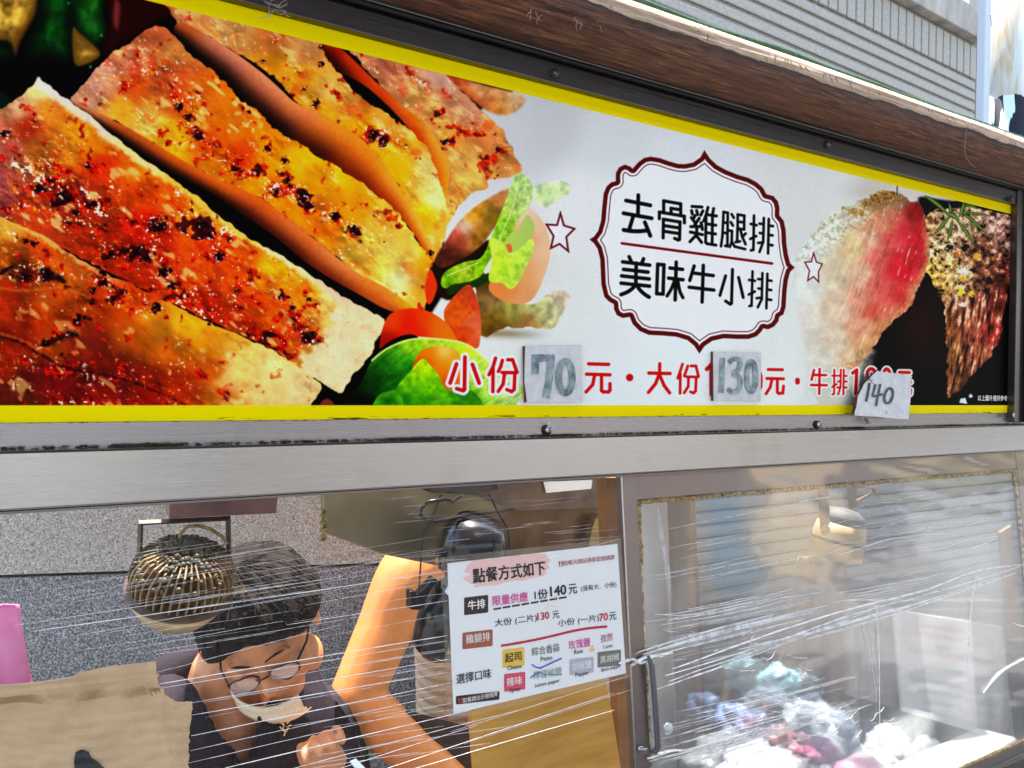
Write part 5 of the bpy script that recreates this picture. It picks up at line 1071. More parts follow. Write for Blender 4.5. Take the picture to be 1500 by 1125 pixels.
# lamp 2: black clamp lamp with looped cable
def lamp_black():
    Y = .20; BK_ = mat('glossy black lamp', (.012, .010, .012), .18); t = empty('black_lamp', P(690, 830, Y), 'glossy black hanging lamp with looped cable, behind the top left corner of the menu sheet', 'lamp')
    c = P(688, 812, Y); k = 1/pxm(688, 812, Y); ax = Vector((.15, -.35, .92)).normalized()
    MB().lathe([(.012*1, 58*k), (36*k, 52*k), (50*k, 30*k), (52*k, 4*k), (46*k, -22*k)], c, ax, 36).build('housing', BK_, t, smooth=True)
    MB().lathe([(20*k, 30*k), (46*k, -30*k), (48*k, -34*k)], c+Vector((.004, -.03, -.02)), ax, 30, False).build('reflector', mat('worn reflector', (.42, .45, .50), .22, .9), t, smooth=True)
    c2 = P(655, 905, Y+.01); MB().lathe([(10*k, 60*k), (34*k, 45*k), (44*k, 0), (38*k, -48*k), (14*k, -62*k)], c2, Vector((.35, -.1, .93)), 30).build('reflector_shell', BK_, t, smooth=True)
    MB().tube([P(x, y, Y-.02) for x, y in [(676, 726), (664, 734), (652, 731), (640, 733), (626, 735), (617, 745), (616, 755), (624, 762), (638, 764), (655, 761), (675, 757), (690, 761)]], .0030, 8).build('cable', BK_, t, smooth=True)
    MB().tube([P(x, y, Y-.01) for x, y in [(646, 724), (632, 760), (619, 783), (616, 830), (613, 872)]], .0014, 6).build('stay_wire', BK_, t)
    MB().tube([P(x, y, Y-.01) for x, y in [(716, 722), (728, 748), (744, 775), (748, 805)]], .0016, 6).build('stay_wire', BK_, t)
    MB().prism([P(x, y, Y) for x, y in [(631, 713), (728, 709), (731, 716), (700, 724), (632, 722)]], (0, .04, 0)).build('mount_plate', BK_, t, bevel=.001)
    MB().prism([P(x, y, Y-.01) for x, y in [(601, 866), (610, 866), (611, 872), (625, 858), (636, 846), (642, 850), (630, 868), (624, 880), (622, 892), (612, 894), (601, 893)]], (0, .02, 0)).build('clamp', BK_, t, bevel=.002)
lamp_black()
# lamp 3: beige can in the glass cabinet
def lamp_beige():
    Y = .26; t = empty('beige_lamp', P(1229, 800, Y), 'beige cylindrical lamp on a brown yoke seen through the smeared glass', 'lamp')
    c = P(1230, 780, Y); k = 1/pxm(1230, 780, Y); ax = Vector((.15, -.1, .98)).normalized(); CR = speck('beige enamel', (.56, .38, .19), (.46, .29, .13), 10, .4, .1, .001); BRN = speck('brown enamel', (.26, .14, .075), (.16, .08, .04), 30, .5)
    MB().lathe([(30*k, -38*k), (37*k, -36*k), (36*k, 0), (33*k, 14*k)], c, ax, 36).build('shade', CR, t, smooth=True)
    MB().lathe([(37.5*k, -13*k), (38.2*k, -12*k), (37.2*k, -9*k)], c, ax, 36, False).build('band', GRIME, t, smooth=True)
    MB().lathe([(33*k, 14*k), (30*k, 26*k), (20*k, 34*k), (4*k, 37*k)], c, ax, 36).build('mesh_cap', speck('perforated grey cap', (.20, .18, .16), (.04, .035, .03), 420, .5, .8, .002), t, smooth=True)
    MB().prism([P(x, y, Y-.045) for x, y in [(1200, 712), (1214, 712), (1216, 768), (1203, 776)]], (0, .004, 0)).build('yoke_arm', BRN, t, bevel=.001)
    MB().prism([P(x, y, Y) for x, y in [(1241, 712), (1255, 712), (1256, 755), (1247, 756)]], (0, .004, 0)).build('yoke_arm', BRN, t, bevel=.001)
    MB().tube([P(1254, 735, Y-.01), P(1281, 722, Y-.01), P(1279, 714, Y-.01), P(1252, 712, Y-.01)], .0045, 6).build('cross_brace', BRN, t)
    MB().lathe([(.011, 0), (.013, .004), (.010, .010), (.003, .012)], P(1207, 776, Y-.05), (0, -1, 0), 20).build('knob', BRASS, t, smooth=True)
lamp_beige()

# shutter, rust post, board, tray and bags in the cabinet
SHM = speck('pale grey shutter', (.25, .255, .255), (.19, .20, .20), 8, .6, .2, .003)
YS = 1.0; shx0 = P(935, 850, YS).x; shx1 = P(1500, 850, YS).x+.5
shut = empty('roller_shutter', (P(1150, 1000, YS).x, YS, 0), 'pale grey roller shutter with horizontal slats behind the beige lamp', 'shutter')
zz0 = P(1100, 690, YS).z+.1; hh = .047
s0 = MB().prism([(shx0, YS, zz0), (shx0, YS-.010, zz0-.006), (shx0, YS-.012, zz0-hh*.5), (shx0, YS-.010, zz0-hh+.010), (shx0, YS, zz0-hh+.004)], (shx1-shx0, 0, 0)).build('slat', SHM, shut)
for k in range(1, 22): share(s0, 'slat', (0, 0, -hh*k), shut)
MB().box((shx0, YS+.002, 0), (shx1, YS+.02, zz0)).build('backing', mat('shutter shadow gap', (.10, .10, .10), .9), shut)
o = MB().prism([P(x, y, .45) for x, y in [(1003, 715), (1017, 714), (1040, 1200), (1022, 1200)]], (0, .02, 0)).build('rusty_upright', speck('rusty brown upright', (.22, .10, .05), (.10, .05, .03), 25, .7), None); tag(o, 'rusty brown upright inside the cabinet, left of the beige lamp', 'post')
o = MB().prism([P(x, y, .48) for x, y in [(938, 715), (985, 712), (1003, 1200), (958, 1200)]], (0, .01, 0)).build('pale_curtain', mat('pale grey curtain', (.62, .62, .62), .8), None); tag(o, 'pale grey plastic curtain inside the cabinet by the window frame', 'curtain')
o = MB().prism([P(x, y, .42) for x, y in [(985, 715), (1003, 715), (1022, 1200), (1003, 1200)]], (0, .02, 0)).build('dark_upright', mat('dark brown paint', (.09, .07, .065), .5), None); tag(o, 'dark brown upright between the pale curtain and the rusty one', 'post')
# white menu board (back of a notice) leaning in the cabinet
pb_ = MB().prism([P(x, y, .20) for x, y in [(1309, 893), (1422, 910), (1432, 1073), (1322, 1042)]], (0, .006, 0)).build('notice_board', mat('white notice board', (.86, .82, .83), .5), None); tag(pb_, 'white notice board with faint pink print standing in the cabinet at the right', 'board')
pk = mat('faint pink print', (.80, .62, .66), .6); gy = mat('faint grey print', (.66, .64, .68), .6)
q = random.Random(9)
for i, (y0, c_) in enumerate([(905, pk), (918, pk), (944, pk), (966, gy), (986, gy), (1000, gy), (1016, gy), (1032, gy)]):
    x0_p = 1340+q.uniform(-10, 20); x1_p = 1410
    sl = .17
    MB().prism([P(x0_p, y0+(x0_p-1309)*sl, .1985), P(x1_p, y0+(x1_p-1309)*sl, .1985), P(x1_p, y0+7+(x1_p-1309)*sl, .1985), P(x0_p, y0+7+(x0_p-1309)*sl, .1985)], (0, .001, 0)).build('print_line', c_, pb_)
tr_ = MB().prism([P(1150, 1190, .0), P(1290, 1126, .06), P(1430, 1066, .17), P(1488, 1080, .10), P(1420, 1128, .02), P(1380, 1190, .0)], (0, 0, -.02)).build('white_tray', mat('white enamel tray', (.74, .78, .78), .3), None, bevel=.004); tag(tr_, 'white enamel tray corner at the bottom right of the cabinet', 'tray')

def crumple(name, c, r, m, label, cat, seed, amp=.35, grp=None):
    mb = MB().ball((0, 0, 0), 1, 32); vs = []
    for p in mb.v:
        v = Vector(p); k = 1+amp*mnoise.noise(v*1.7+Vector((seed, 0, 0)))+amp*.6*abs(mnoise.noise(v*4+Vector((0, seed, 0)))); k += amp*.35*abs(mnoise.noise(v*9+Vector((0, 2*seed, 0)))); vs.append(tuple(Vector(c)+Vector((v.x*r[0], v.y*r[1], v.z*r[2]))*k))
    mb.v = vs; o = mb.build(name, m, None, smooth=True); return tag(o, label, cat, 'plastic bags heaped in the cabinet' if cat == 'plastic bag' else 'red packets on the bags')
PB = lambda n, c: mat(n, c, .35, 0, .6)
crumple('plastic_bag', P(1140, 1000, .22), (.05, .03, .035), PB('cyan plastic', (.20, .42, .52)), 'cyan plastic bag on the pile in the cabinet', 'plastic bag', 1)
crumple('plastic_bag', P(1075, 1052, .22), (.035, .03, .03), PB('blue plastic', (.16, .24, .48)), 'small deep blue plastic bag left of the cyan one', 'plastic bag', 2)
crumple('plastic_bag', P(1215, 1085, .22), (.085, .05, .055), PB('bluish white plastic', (.44, .50, .58)), 'bluish white plastic bag heaped right of the red packets', 'plastic bag', 3)
crumple('plastic_bag', P(1110, 1125, .16), (.10, .05, .040), PB('milky plastic', (.46, .50, .56)), 'milky plastic bag at the bottom of the cabinet', 'plastic bag', 4)
crumple('red_packet', P(1142, 1078, .17), (.028, .02, .020), PB('red packet', (.40, .16, .16)), 'small red packet lying on the milky bag', 'packet', 5)
crumple('red_packet', P(1158, 1098, .15), (.022, .016, .014), PB('rose red packet', (.45, .20, .22)), 'lower rose-red packet lying on the milky bag', 'packet', 7)
crumple('plastic_bag', P(1255, 1122, .14), (.06, .03, .018), PB('pink plastic', (.78, .16, .42)), 'pink plastic bag at the bottom edge of the cabinet', 'plastic bag', 6)
crumple('plastic_bag', P(1240, 1135, .19), (.13, .07, .05), PB('pale bluish plastic', (.68, .74, .80)), 'pale plastic bag under the pink one', 'plastic bag', 8)
# taupe folded cloth standing in for a shirt reflected in the glass
def cloth(u, v):
    x = 1185+80*u-35*v*(1-u); y = 815+250*v
    f = .010*math.sin(u*22+3*v)*(.3+v)+.006*math.sin(u*9-4*v); p = P(1110+150*u*(.45+.55*v)+60*(1-v), y, .32+f); return p
o = MB().grid(cloth, 60, 30).build('reflection_cloth', speck('taupe reflection cloth', (.28, .20, .17), (.22, .155, .13), 120, .9, .3, .001), None, smooth=True, solid=.002); tag(o, 'taupe folds below the beige lamp, standing in for a reflected shirt', 'cloth')
# grey work counter far below inside
MB().box((X0, -.06, .56), (X1, .26, .60)).build('counter_top', STEEL, stall)
MB().box((X0, -.06, .0), (X1, -.02, .558)).build('panel', STEEL, stall)

o = MB().prism([P(x, y, .62) for x, y in [(1192, 880), (1600, 880), (1600, 1200), (1245, 1200)]], (0, .02, 0)).build('grey_cabinet', speck('dark grey cabinet side', (.11, .11, .11), (.15, .15, .145), 9, .6), None); tag(o, 'dark grey cabinet side behind the white notice board', 'cabinet')
o = MB().prism([P(x, y, .12) for x, y in [(1486, 940), (1560, 930), (1560, 1200), (1470, 1200), (1478, 1060)]], (0, .02, 0)).build('dark_post', speck('near black post', (.012, .010, .010), (.03, .022, .02), 20, .6), None); tag(o, 'near-black post at the bottom right edge beside the notice board', 'post')
o = MB().prism([P(x, y, .30) for x, y in [(1466, 780), (1482, 770), (1500, 1000), (1484, 1000)]], (0, .01, 0)).build('wood_strip', speck('orange brown wood', (.34, .15, .05), (.22, .09, .03), 14, .6), None); tag(o, 'orange-brown wooden strip just inside the right edge of the glass', 'wood strip')
crumple('plastic_bag', P(1180, 1050, .26), (.07, .05, .045), PB('frosted plastic', (.36, .42, .50)), 'frosted plastic bag behind the red packets', 'plastic bag', 11)
crumple('plastic_bag', P(1300, 1095, .28), (.06, .05, .045), PB('clear bluish plastic', (.40, .46, .52)), 'grey-blue plastic bag below the notice board', 'plastic bag', 12)
# ---------------------------------------------------------------- people
def limb(mb, pts, rs, n=14, sub=6):
    """rounded tapering limb through joints, closed ends"""
    Q = spline([tuple(p) for p in pts], sub, False); R_ = spline([(r, 0) for r in rs], sub, False)[:, 0]
    mb.tube([Vector(p) for p in Q], list(R_), n); mb.ball(Q[0], R_[0]*.98, 7); mb.ball(Q[-1], R_[-1]*.98, 7); return mb
def remesh(o, vox, smooth=6, fac=.5):
    m = o.modifiers.new('r', 'REMESH'); m.mode = 'VOXEL'; m.voxel_size = vox; m.use_smooth_shade = True
    s = o.modifiers.new('s', 'SMOOTH'); s.iterations = smooth; s.factor = fac; return o
def skinmat(name, c, c2):
    m = mat(name, c, .42, 0, .45, Subsurface_Weight=.04, Subsurface_Scale=.01); m.node_tree.nodes['Principled BSDF'].inputs['Subsurface Radius'].default_value = (1, .35, .15)
    f = noise(m, geo(m), 30, 5); L(m, ramp(m, f, [(.35, c), (.7, c2)]), B(m).inputs['Base Color']); bump(m, noise(m, geo(m), 500, 2), .12, .0006); return m
SK1 = skinmat('warm skin', (.52, .21, .085), (.60, .25, .11)); SK2 = skinmat('tanned skin', (.62, .24, .065), (.70, .28, .08))
HAIR = mat('dark brown hair', (.02, .013, .010), .62, spec=.2); v = geo(HAIR, (1, 1, 1)); hf = noise(HAIR, geo(HAIR, (120, 120, 20)), 5, 4, .7); L(HAIR, ramp(HAIR, hf, [(.35, (.004, .003, .003)), (.75, (.034, .020, .013))]), B(HAIR).inputs['Base Color']); bump(HAIR, hf, .9, .003)
# --- worker with glasses, head bowed
YH = .37
def person_glasses():
    hc = P(386, 912, YH); k = 1/pxm(388, 905, YH)
    # head frame: f = where the face looks, t = top of head, s = his right-hand side in the picture (picture right)
    to = (CAM-hc).normalized()
    # picture axes
    pr = RIGHT.copy(); pu = -DOWN.copy(); pt = -FWD.copy()
    f = (pr*.22+pu*-.50+pt*.82).normalized(); s = (pr*.90+pu*.32+pt*-.10); s = (s-f*s.dot(f)).normalized(); t = s.cross(f); t = t if t.dot(pu) > 0 else -t
    Rm = Matrix((s, f, t)).transposed()
    H = lambda a, b, c: hc+s*a+f*b+t*c
    rt = Matrix((s, f, t)).transposed()
    mb = MB()
    mb.ball(H(0, -.012, .012), (.078, .098, .088), 14, rt)            # skull
    mb.ball(H(0, .030, -.045), (.060, .062, .070), 12, rt)            # face
    mb.ball(H(0, .055, -.098), (.034, .030, .026), 10, rt)            # chin
    for q in (-1, 1):
        mb.ball(H(q*.040, .056, -.048), (.025, .022, .026), 9, rt)    # cheek
        mb.ball(H(q*.050, .018, -.085), (.020, .034, .028), 9, rt)    # jaw
        mb.ball(H(q*.030, .080, .006), (.026, .012, .009), 8, rt)     # brow
        mb.ball(H(q*.029, .074, -.012), (.015, .012, .009), 8, rt)    # eyelid
        mb.ball(H(q*.077, -.008, -.022), (.009, .018, .031), 8, rt)   # ear
        mb.ball(H(q*.0105, .096, -.046), (.008, .009, .007), 7, rt)   # nostril
    mb.tube([H(0, .084, -.002), H(0, .094, -.022), H(0, .106, -.040)], [.008, .009, .011], 10); mb.ball(H(0, .106, -.042), (.012, .012, .010), 8, rt)
    mb.ball(H(0, .084, -.066), (.022, .012, .007), 8, rt); mb.ball(H(0, .082, -.077), (.019, .012, .007), 8, rt)
    # neck and chest, shoulders, arms
    nb = P(335, 1010, YH+.09); chest = P(352, 1120, YH+.04); pel = Vector((chest.x+.03, chest.y+.12, .95))
    limb(mb, [H(0, -.02, -.05), P(330, 985, YH+.06), P(340, 1060, YH+.06)], [.060, .058, .066])
    shl = P(205, 1075, YH+.16); shr = P(480, 1060, YH+.13)
    limb(mb, [shl, P(340, 1080, YH+.10), shr], [.058, .082, .060]); limb(mb, [P(345, 1090, YH+.09), P(350, 1250, YH+.08), P(350, 1420, YH+.12)], [.105, .13, .13], 18)
    # his left arm (picture right) reaching forward to the counter, hand seen at the bottom
    el = P(520, 1290, YH+.06); wr = P(482, 1140, .30)
    limb(mb, [shr, el], [.052, .042]); limb(mb, [el, wr], [.042, .027]); hand(mb, wr, (P(466, 1078, .27)-wr), Vector((1, 0, .2)), 1.)
    el2 = P(175, 1330, YH+.05); wr2 = P(300, 1290, .22)
    limb(mb, [shl, el2], [.052, .042]); limb(mb, [el2, wr2], [.042, .027]); hand(mb, wr2, (P(380, 1260, .20)-wr2), Vector((0, 0, 1)), 1.)
    b = mb.build('person', SK1, None, smooth=True); remesh(b, .0042, 4)
    tag(b, 'person in glasses and dark polo, face mask under the chin, head bowed', 'person')
    # hair shell: cap of strands over the skull, fringe over the forehead
    hb = MB()
    def cap(u, v):
        th = 2*math.pi*u; lim = 1.74-.56*math.exp(-((th-math.pi/2)/.80)**2)+.48*math.exp(-((th-3*math.pi/2)/1.1)**2)     # fringe at the front, long at the nape
        lim += .05*mnoise.noise(Vector((math.cos(th)*9, math.sin(th)*9, 0)))
        ph = lim*v; n_ = 1+.05*mnoise.noise(Vector((math.cos(th)*3, math.sin(th)*3, ph*3)))+.02*mnoise.noise(Vector((th*14, ph*1.5, 1)))
        k_ = 1.0 if v < .97 else .96
        return H(.099*math.sin(ph)*math.cos(th)*n_*k_, -.014+.116*math.sin(ph)*math.sin(th)*n_*k_, .014+.110*math.cos(ph)*n_*k_)
    hb.grid(cap, 90, 30); ho = hb.build('hair', HAIR, b, smooth=True, solid=.006)
    st = MB(); q = random.Random(1)
    for i in range(900):
        u = q.random(); v0 = q.uniform(.05, .9); p0 = Vector(cap(u, v0)); p1 = Vector(cap((u+q.uniform(-.012, .012)) % 1, min(1.03, v0+.16))); nr = (p0-hc).normalized()
        st.tube([p0+nr*.001, (p0+p1)/2+nr*.0065, p1+nr*.004], [.0011, .0009, .0003], 3, cap=False)
    so_ = st.build('hair_strands', HAIR, ho); so_['kind'] = 'stuff'
    # eyebrows
    for q in (-1, 1):
        MB().tube([H(q*.012, .093, .010), H(q*.030, .090, .015), H(q*.050, .078, .009)], [.002, .0034, .0015], 6, .5).build('eyebrow', HAIR, b)
    # glasses
    GF = mat('dark red brown spectacle frame', (.07, .012, .012), .3); GB = mat('black spectacle temple', (.01, .01, .012), .3)
    g = MB()
    for q in (-1, 1):
        ring = [H(q*.033+.0235*math.cos(a), .101-.006*abs(math.cos(a)), -.018+.017*math.sin(a)) for a in np.linspace(0, 2*math.pi, 25)]
        g.tube(ring, .0018, 6)
    g.tube([H(-.010, .103, -.012), H(0, .108, -.009), H(.010, .103, -.012)], .0018, 6); go = g.build('glasses', GF, b, smooth=True)
    for q in (-1, 1): MB().tube([H(q*.056, .096, -.010), H(q*.072, .060, -.010), H(q*.080, .0, -.006)], .0022, 6).build('temple', GB, go)
    ln = mat('lens', (.9, .9, .92), .03, 0, .6, Alpha=.18)
    for q in (-1, 1): MB().prism([H(q*.033+.022*math.cos(a), .100, -.018+.0155*math.sin(a)) for a in np.linspace(0, 2*math.pi, 20)[:-1]], f*.001).build('lens', ln, go)
    # mask pulled under the chin, with loops
    MM = speck('cream face mask', (.78, .66, .48), (.70, .56, .40), 220, .8, .2, .0005)
    def mk(u, v):
        a = -1.5+1.95*u; yy = .050+.046*math.cos(a); xx = .074*math.sin(a); zz = -.070-.058*v-.010*math.cos(a)+.020*abs(math.sin(a))**2
        pl = .002*math.sin(v*18); yy += pl-.012*v*math.cos(a)+.010; return H(xx, yy+.012*math.sin(v*math.pi), zz)
    mo = MB().grid(mk, 30, 14).build('face_mask', MM, b, smooth=True, solid=.0025)
    LP_ = mat('white ear loop', (.85, .78, .68), .7)
    MB().tube([H(-.070, .055, -.075), H(-.078, .030, -.045), H(-.088, .004, -.020), H(-.088, -.012, .004)], .0013, 5).build('ear_loop', LP_, mo)
    MB().tube([H(-.066, .050, -.110), H(-.080, .012, -.080), H(-.090, -.012, -.045), H(-.090, -.020, -.02)], .0013, 5).build('ear_loop', LP_, mo)
    # polo shirt: shell over the torso with a V opening
    PM = speck('dark plum grey polo', (.018, .013, .018), (.030, .022, .028), 300, .85, .3, .0006, spec=.1)
    sh = MB(); limb(sh, [shl+Vector((0, .01, .0)), P(330, 1100, YH+.12), shr+Vector((0, .01, .0))], [.070, .088, .070]); limb(sh, [P(350, 1120, YH+.11), P(350, 1250, YH+.09), P(350, 1420, YH+.13)], [.125, .145, .145], 18)
    limb(sh, [shl, shl.lerp(el2, .5)], [.070, .066]); limb(sh, [shr, shr.lerp(el, .42)], [.070, .064])
    limb(sh, [P(200, 1040, YH+.16), P(235, 1000, YH+.15), P(285, 965, YH+.15)], [.055, .045, .025])
    s1 = sh.build('polo_shirt', PM, b, smooth=True); remesh(s1, .006, 6)
    # front of the shirt, two panels leaving the V of the neck bare
    def panel(pts, nm): 
        o_ = MB().prism(pts, (0, .012, 0)).build(nm, PM, b, bevel=.002); return o_
    Yp = YH-.03
    V0 = [(280, 1002), (300, 1040), (325, 1082), (355, 1120), (362, 1140), (362, 1260), (200, 1260), (196, 1040), (240, 990)]
    V1 = [(385, 1040), (378, 1070), (370, 1100), (358, 1122), (362, 1140), (362, 1260), (530, 1260), (530, 1100), (498, 1040), (474, 1000), (458, 960), (440, 985), (410, 1010)]
    def curved(pts2d, nm, yb):
        bm = bmesh.new(); vs = [bm.verts.new(P(x, y, yb)) for x, y in spline(pts2d, 3)]; fc = bm.faces.new(vs); bmesh.ops.triangulate(bm, faces=[fc]); 
        bmesh.ops.subdivide_edges(bm, edges=bm.edges[:], cuts=3, use_grid_fill=True)
        for v_ in bm.verts:
            px, py = proj(v_.co); dx = (px-352)/150; v_.co = P(px, py, yb+.055*dx*dx+.008*mnoise.noise(v_.co*18)+.060*max(0, (1050-py)/60))
        me = bpy.data.meshes.new(nm); piv = wloc(b)
        for v_ in bm.verts: v_.co = v_.co-piv
        bm.to_mesh(me); bm.free(); me.materials.append(PM); o_ = bpy.data.objects.new(nm, me); col.objects.link(o_); o_.parent = b
        q_ = o_.modifiers.new('s', 'SOLIDIFY'); q_.thickness = .004
        for p_ in me.polygons: p_.use_smooth = True
        return o_
    curved(V0, 'shirt_panel', YH-.045); s2 = curved(V1, 'shirt_panel', YH-.045)
    em = MB(); EM = mat('gold embroidery', (.75, .58, .25), .6); ye = YH-.053
    for pts in [[(411, 1058), (416, 1062), (414, 1069), (410, 1065)], [(413, 1068), (418, 1072), (416, 1078)], [(420, 1060), (424, 1056), (425, 1052)], [(422, 1064), (426, 1062)], [(417, 1074), (423, 1066)]]:
        em.tube([P(x, y, ye+.055*((x-352)/150)**2) for x, y in pts], .0012, 5)
    em.build('embroidered_mark', EM, b)
    return b
def hand(mb, wr, d, side, k=1.):
    """palm, four curled fingers and a thumb, grown from the wrist"""
    d = d.normalized(); side = (side-d*side.dot(d)).normalized(); nn = d.cross(side)
    c = wr+d*.045*k; rot = Matrix((side, d, nn)).transposed(); mb.ball(c, (.040*k, .052*k, .016*k), 10, rot)
    for i, (o, l) in enumerate([(-.030, .062), (-.010, .072), (.010, .070), (.029, .054)]):
        b0 = wr+d*.082*k+side*o*k; b1 = b0+(d*.75-nn*.35)*l*.45*k; b2 = b1+(d*.35-nn*.85)*l*.35*k; b3 = b2+(d*-.1-nn*.95)*l*.28*k
        mb.tube([b0-d*.02, b0, b1, b2, b3], [.0095*k, .0095*k, .0088*k, .0082*k, .0068*k], 8); mb.ball(b3, .0066*k, 6)
    t0 = wr+d*.02*k-side*.030*k; t1 = t0+(d*.6-side*.6-nn*.3).normalized()*.035*k; t2 = t1+(d*.8-side*.1-nn*.5).normalized()*.03*k
    mb.tube([t0, t1, t2], [.013*k, .0105*k, .0085*k], 8); mb.ball(t2, .0082*k, 6)
person_glasses()
# --- second worker: bare arm, ribbed beige vest, head hidden by the lamp and the hood
def person_vest():
    Y = .52; mb = MB(); q = lambda x, y, dy=0.: P(x, y, Y+dy)
    sh = q(602, 838, .02); el = q(520, 1022, -.02); wr = q(680, 1160, -.10)
    limb(mb, [q(640, 820, .06), sh, q(562, 925, .0), el], [.055, .066, .058, .052], 18, 8)
    limb(mb, [el, q(575, 1075, -.05), wr], [.053, .050, .034], 18, 8); hand(mb, wr, q(770, 1200, -.14)-wr, Vector((0, 0, 1)), 1.)
    limb(mb, [q(600, 830, .05), q(700, 815, .09), q(800, 830, .06)], [.055, .085, .055]); limb(mb, [q(700, 860, .09), q(690, 1000, .08), q(690, 1150, .10), q(690, 1400, .12)], [.105, .100, .100, .115], 20)
    limb(mb, [q(705, 815, .09), q(705, 700, .08)], [.056, .050])
    hc = q(705, 610, .04); mb.ball(hc, (.075, .095, .11), 14); mb.ball(hc+Vector((0, -.045, -.055)), (.052, .05, .055), 12); mb.tube([hc+Vector((0, -.09, -.005)), hc+Vector((0, -.108, -.035))], [.008, .012], 8)
    for s_ in (-1, 1): mb.ball(hc+Vector((s_*.078, .0, -.02)), (.009, .018, .03), 8); mb.ball(hc+Vector((s_*.03, -.088, .0)), (.016, .008, .007), 7)
    mb.ball(hc+Vector((0, -.092, -.065)), (.022, .01, .007), 8)
    limb(mb, [q(805, 835, .05), q(870, 1000, .05), q(800, 1150, -.05)], [.055, .045, .035])
    b = mb.build('person', SK2, None, smooth=True); remesh(b, .005, 6)
    tag(b, 'person in ribbed beige sleeveless top with bare bent arm, face hidden by the hood', 'person')
    hr = MB().ball(hc+Vector((0, .02, .03)), (.085, .10, .10), 14); hr.build('hair', HAIR, b, smooth=True)
    VM = speck('beige ribbed knit', (.70, .50, .34), (.58, .40, .26), 200, .9, .3, .0008)
    def vest(u, v):
        # u round, v down; horizontal gathers
        th = 2*math.pi*u; y = 905+250*v; c = q(690, y, .085); x_ = .134*(1-.10*math.sin(v*3.1)); y_ = .130
        x_ += .003*math.sin(v*95+2.2*math.sin(th*1.5)+1.5*math.cos(th)); y_ += .003*math.sin(v*95+2.2*math.sin(th*1.5)+1.5*math.cos(th))+.004*mnoise.noise(Vector((th*2, v*9, 2)))
        return Vector((c.x+x_*math.cos(th), c.y+y_*math.sin(th), c.z))
    MB().grid(vest, 80, 130).build('vest', VM, b, smooth=True, solid=.003)
    st = MB(); 
    for a_, c_ in (((640, 915), (636, 830)), ((760, 915), (765, 830))): st.tube([q(*a_, -.03), q((a_[0]+c_[0])/2, (a_[1]+c_[1])/2, -.04), q(*c_, .02), q(c_[0]+2, c_[1]-5, .11)], [.02, .018, .017, .016], 8, .25)
    st.build('strap', VM, b, smooth=True)
    ap = MB()
    def apron(u, v):
        x = 595+150*u; y = 1040+40*u+160*v; return q(x, y, -.065-.02*math.sin(u*3.1)+.004*math.sin(u*18))
    ap.grid(apron, 30, 20); ap.build('dark_apron', speck('dark brown apron', (.035, .018, .015), (.05, .028, .022), 120, .8), b, smooth=True, solid=.003)
    return b
person_vest()
# tongs between the two workers
tg = empty('tongs', P(520, 1090, .20), 'steel tongs with a dark grip pointing down between the two workers', 'tongs')
TM = mat('bluish steel', (.62, .70, .76), .22, 1.)
MB().prism([P(487, 1066, .24), P(492, 1070, .24), P(503, 1090, .23), P(500, 1096, .23), P(493, 1086, .24)], (0, .004, 0)).build('tip', TM, tg)
MB().prism([P(500, 1092, .23), P(506, 1090, .23), P(520, 1112, .22), P(512, 1116, .22)], (0, .006, 0)).build('grip', BLACK, tg)
MB().prism([P(512, 1115, .22), P(521, 1111, .22), P(560, 1150, .2), P(545, 1160, .2)], (0, .004, 0)).build('blade', TM, tg)
# orange sheet of meat / tray by his hand
# ---------------------------------------------------------------- pink sheet and cardboard at the left
PKM = mat('translucent pink plastic', (.80, .22, .50), .35, 0, .5, Transmission_Weight=.0); f = noise(PKM, geo(PKM, (1, 1, 1)), 16, 4, .5, .6)
L(PKM, ramp(PKM, f, [(.35, (.78, .15, .42)), (.65, (.84, .34, .62))]), B(PKM).inputs['Base Color']); bump(PKM, f, .5, .006)
def pk_(u, v):
    xr_ = 29+26*v**1.3; x = -130+(xr_+130)*u; y = 885+150*v; p = P(x, y, .11); return p+Vector((0, .004*mnoise.noise(Vector((u*5, v*5, 1))), 0))
o = MB().grid(pk_, 24, 16).build('pink_sheet', PKM, None, smooth=True, solid=.001); tag(o, 'pink plastic sheet standing behind the torn cardboard', 'plastic sheet')
CBM = mat('brown cardboard', (.40, .27, .16), .85); fz1 = noise(CBM, geo(CBM, (1, 1, 1)), 40, 5); fz2 = noise(CBM, geo(CBM, (3, 3, 50)), 3, 2, .5); 
cc = ramp(CBM, fz1, [(.3, (.50, .34, .20)), (.7, (.62, .44, .27))]); cc = mix(CBM, ramp(CBM, fz2, [(.4, (0, 0, 0)), (.7, (.22, .22, .22))]), cc, (.42, .26, .14)); L(CBM, cc, B(CBM).inputs['Base Color']); bump(CBM, fz2, .25, .002)
def cpt(x, y, off=.020): return S(x, y, off)
top = [(-150, 1014), (0, 1004), (40, 1000), (90, 996), (130, 988), (180, 978), (222, 972), (228, 971), (229, 985), (233, 1003), (240, 1015), (250, 1023), (262, 1028), (276, 1027), (281, 1027), (280, 1040), (278, 1060), (276, 1090), (275, 1125), (273, 1260), (-150, 1260)]
q = random.Random(12); ed = []
for a_, b_ in zip(top[:-1], top[1:]):
    n_ = 5 if a_[1] < 1200 else 1
    for i in range(n_):
        t_ = i/n_; ed.append((a_[0]+(b_[0]-a_[0])*t_+(q.uniform(-.7, .7)), a_[1]+(b_[1]-a_[1])*t_+q.uniform(-.7, .7)))
ed.append(top[-1])
cb = empty('cardboard', cpt(100, 1250), 'torn brown corrugated cardboard with a black mark, bottom left corner', 'cardboard')
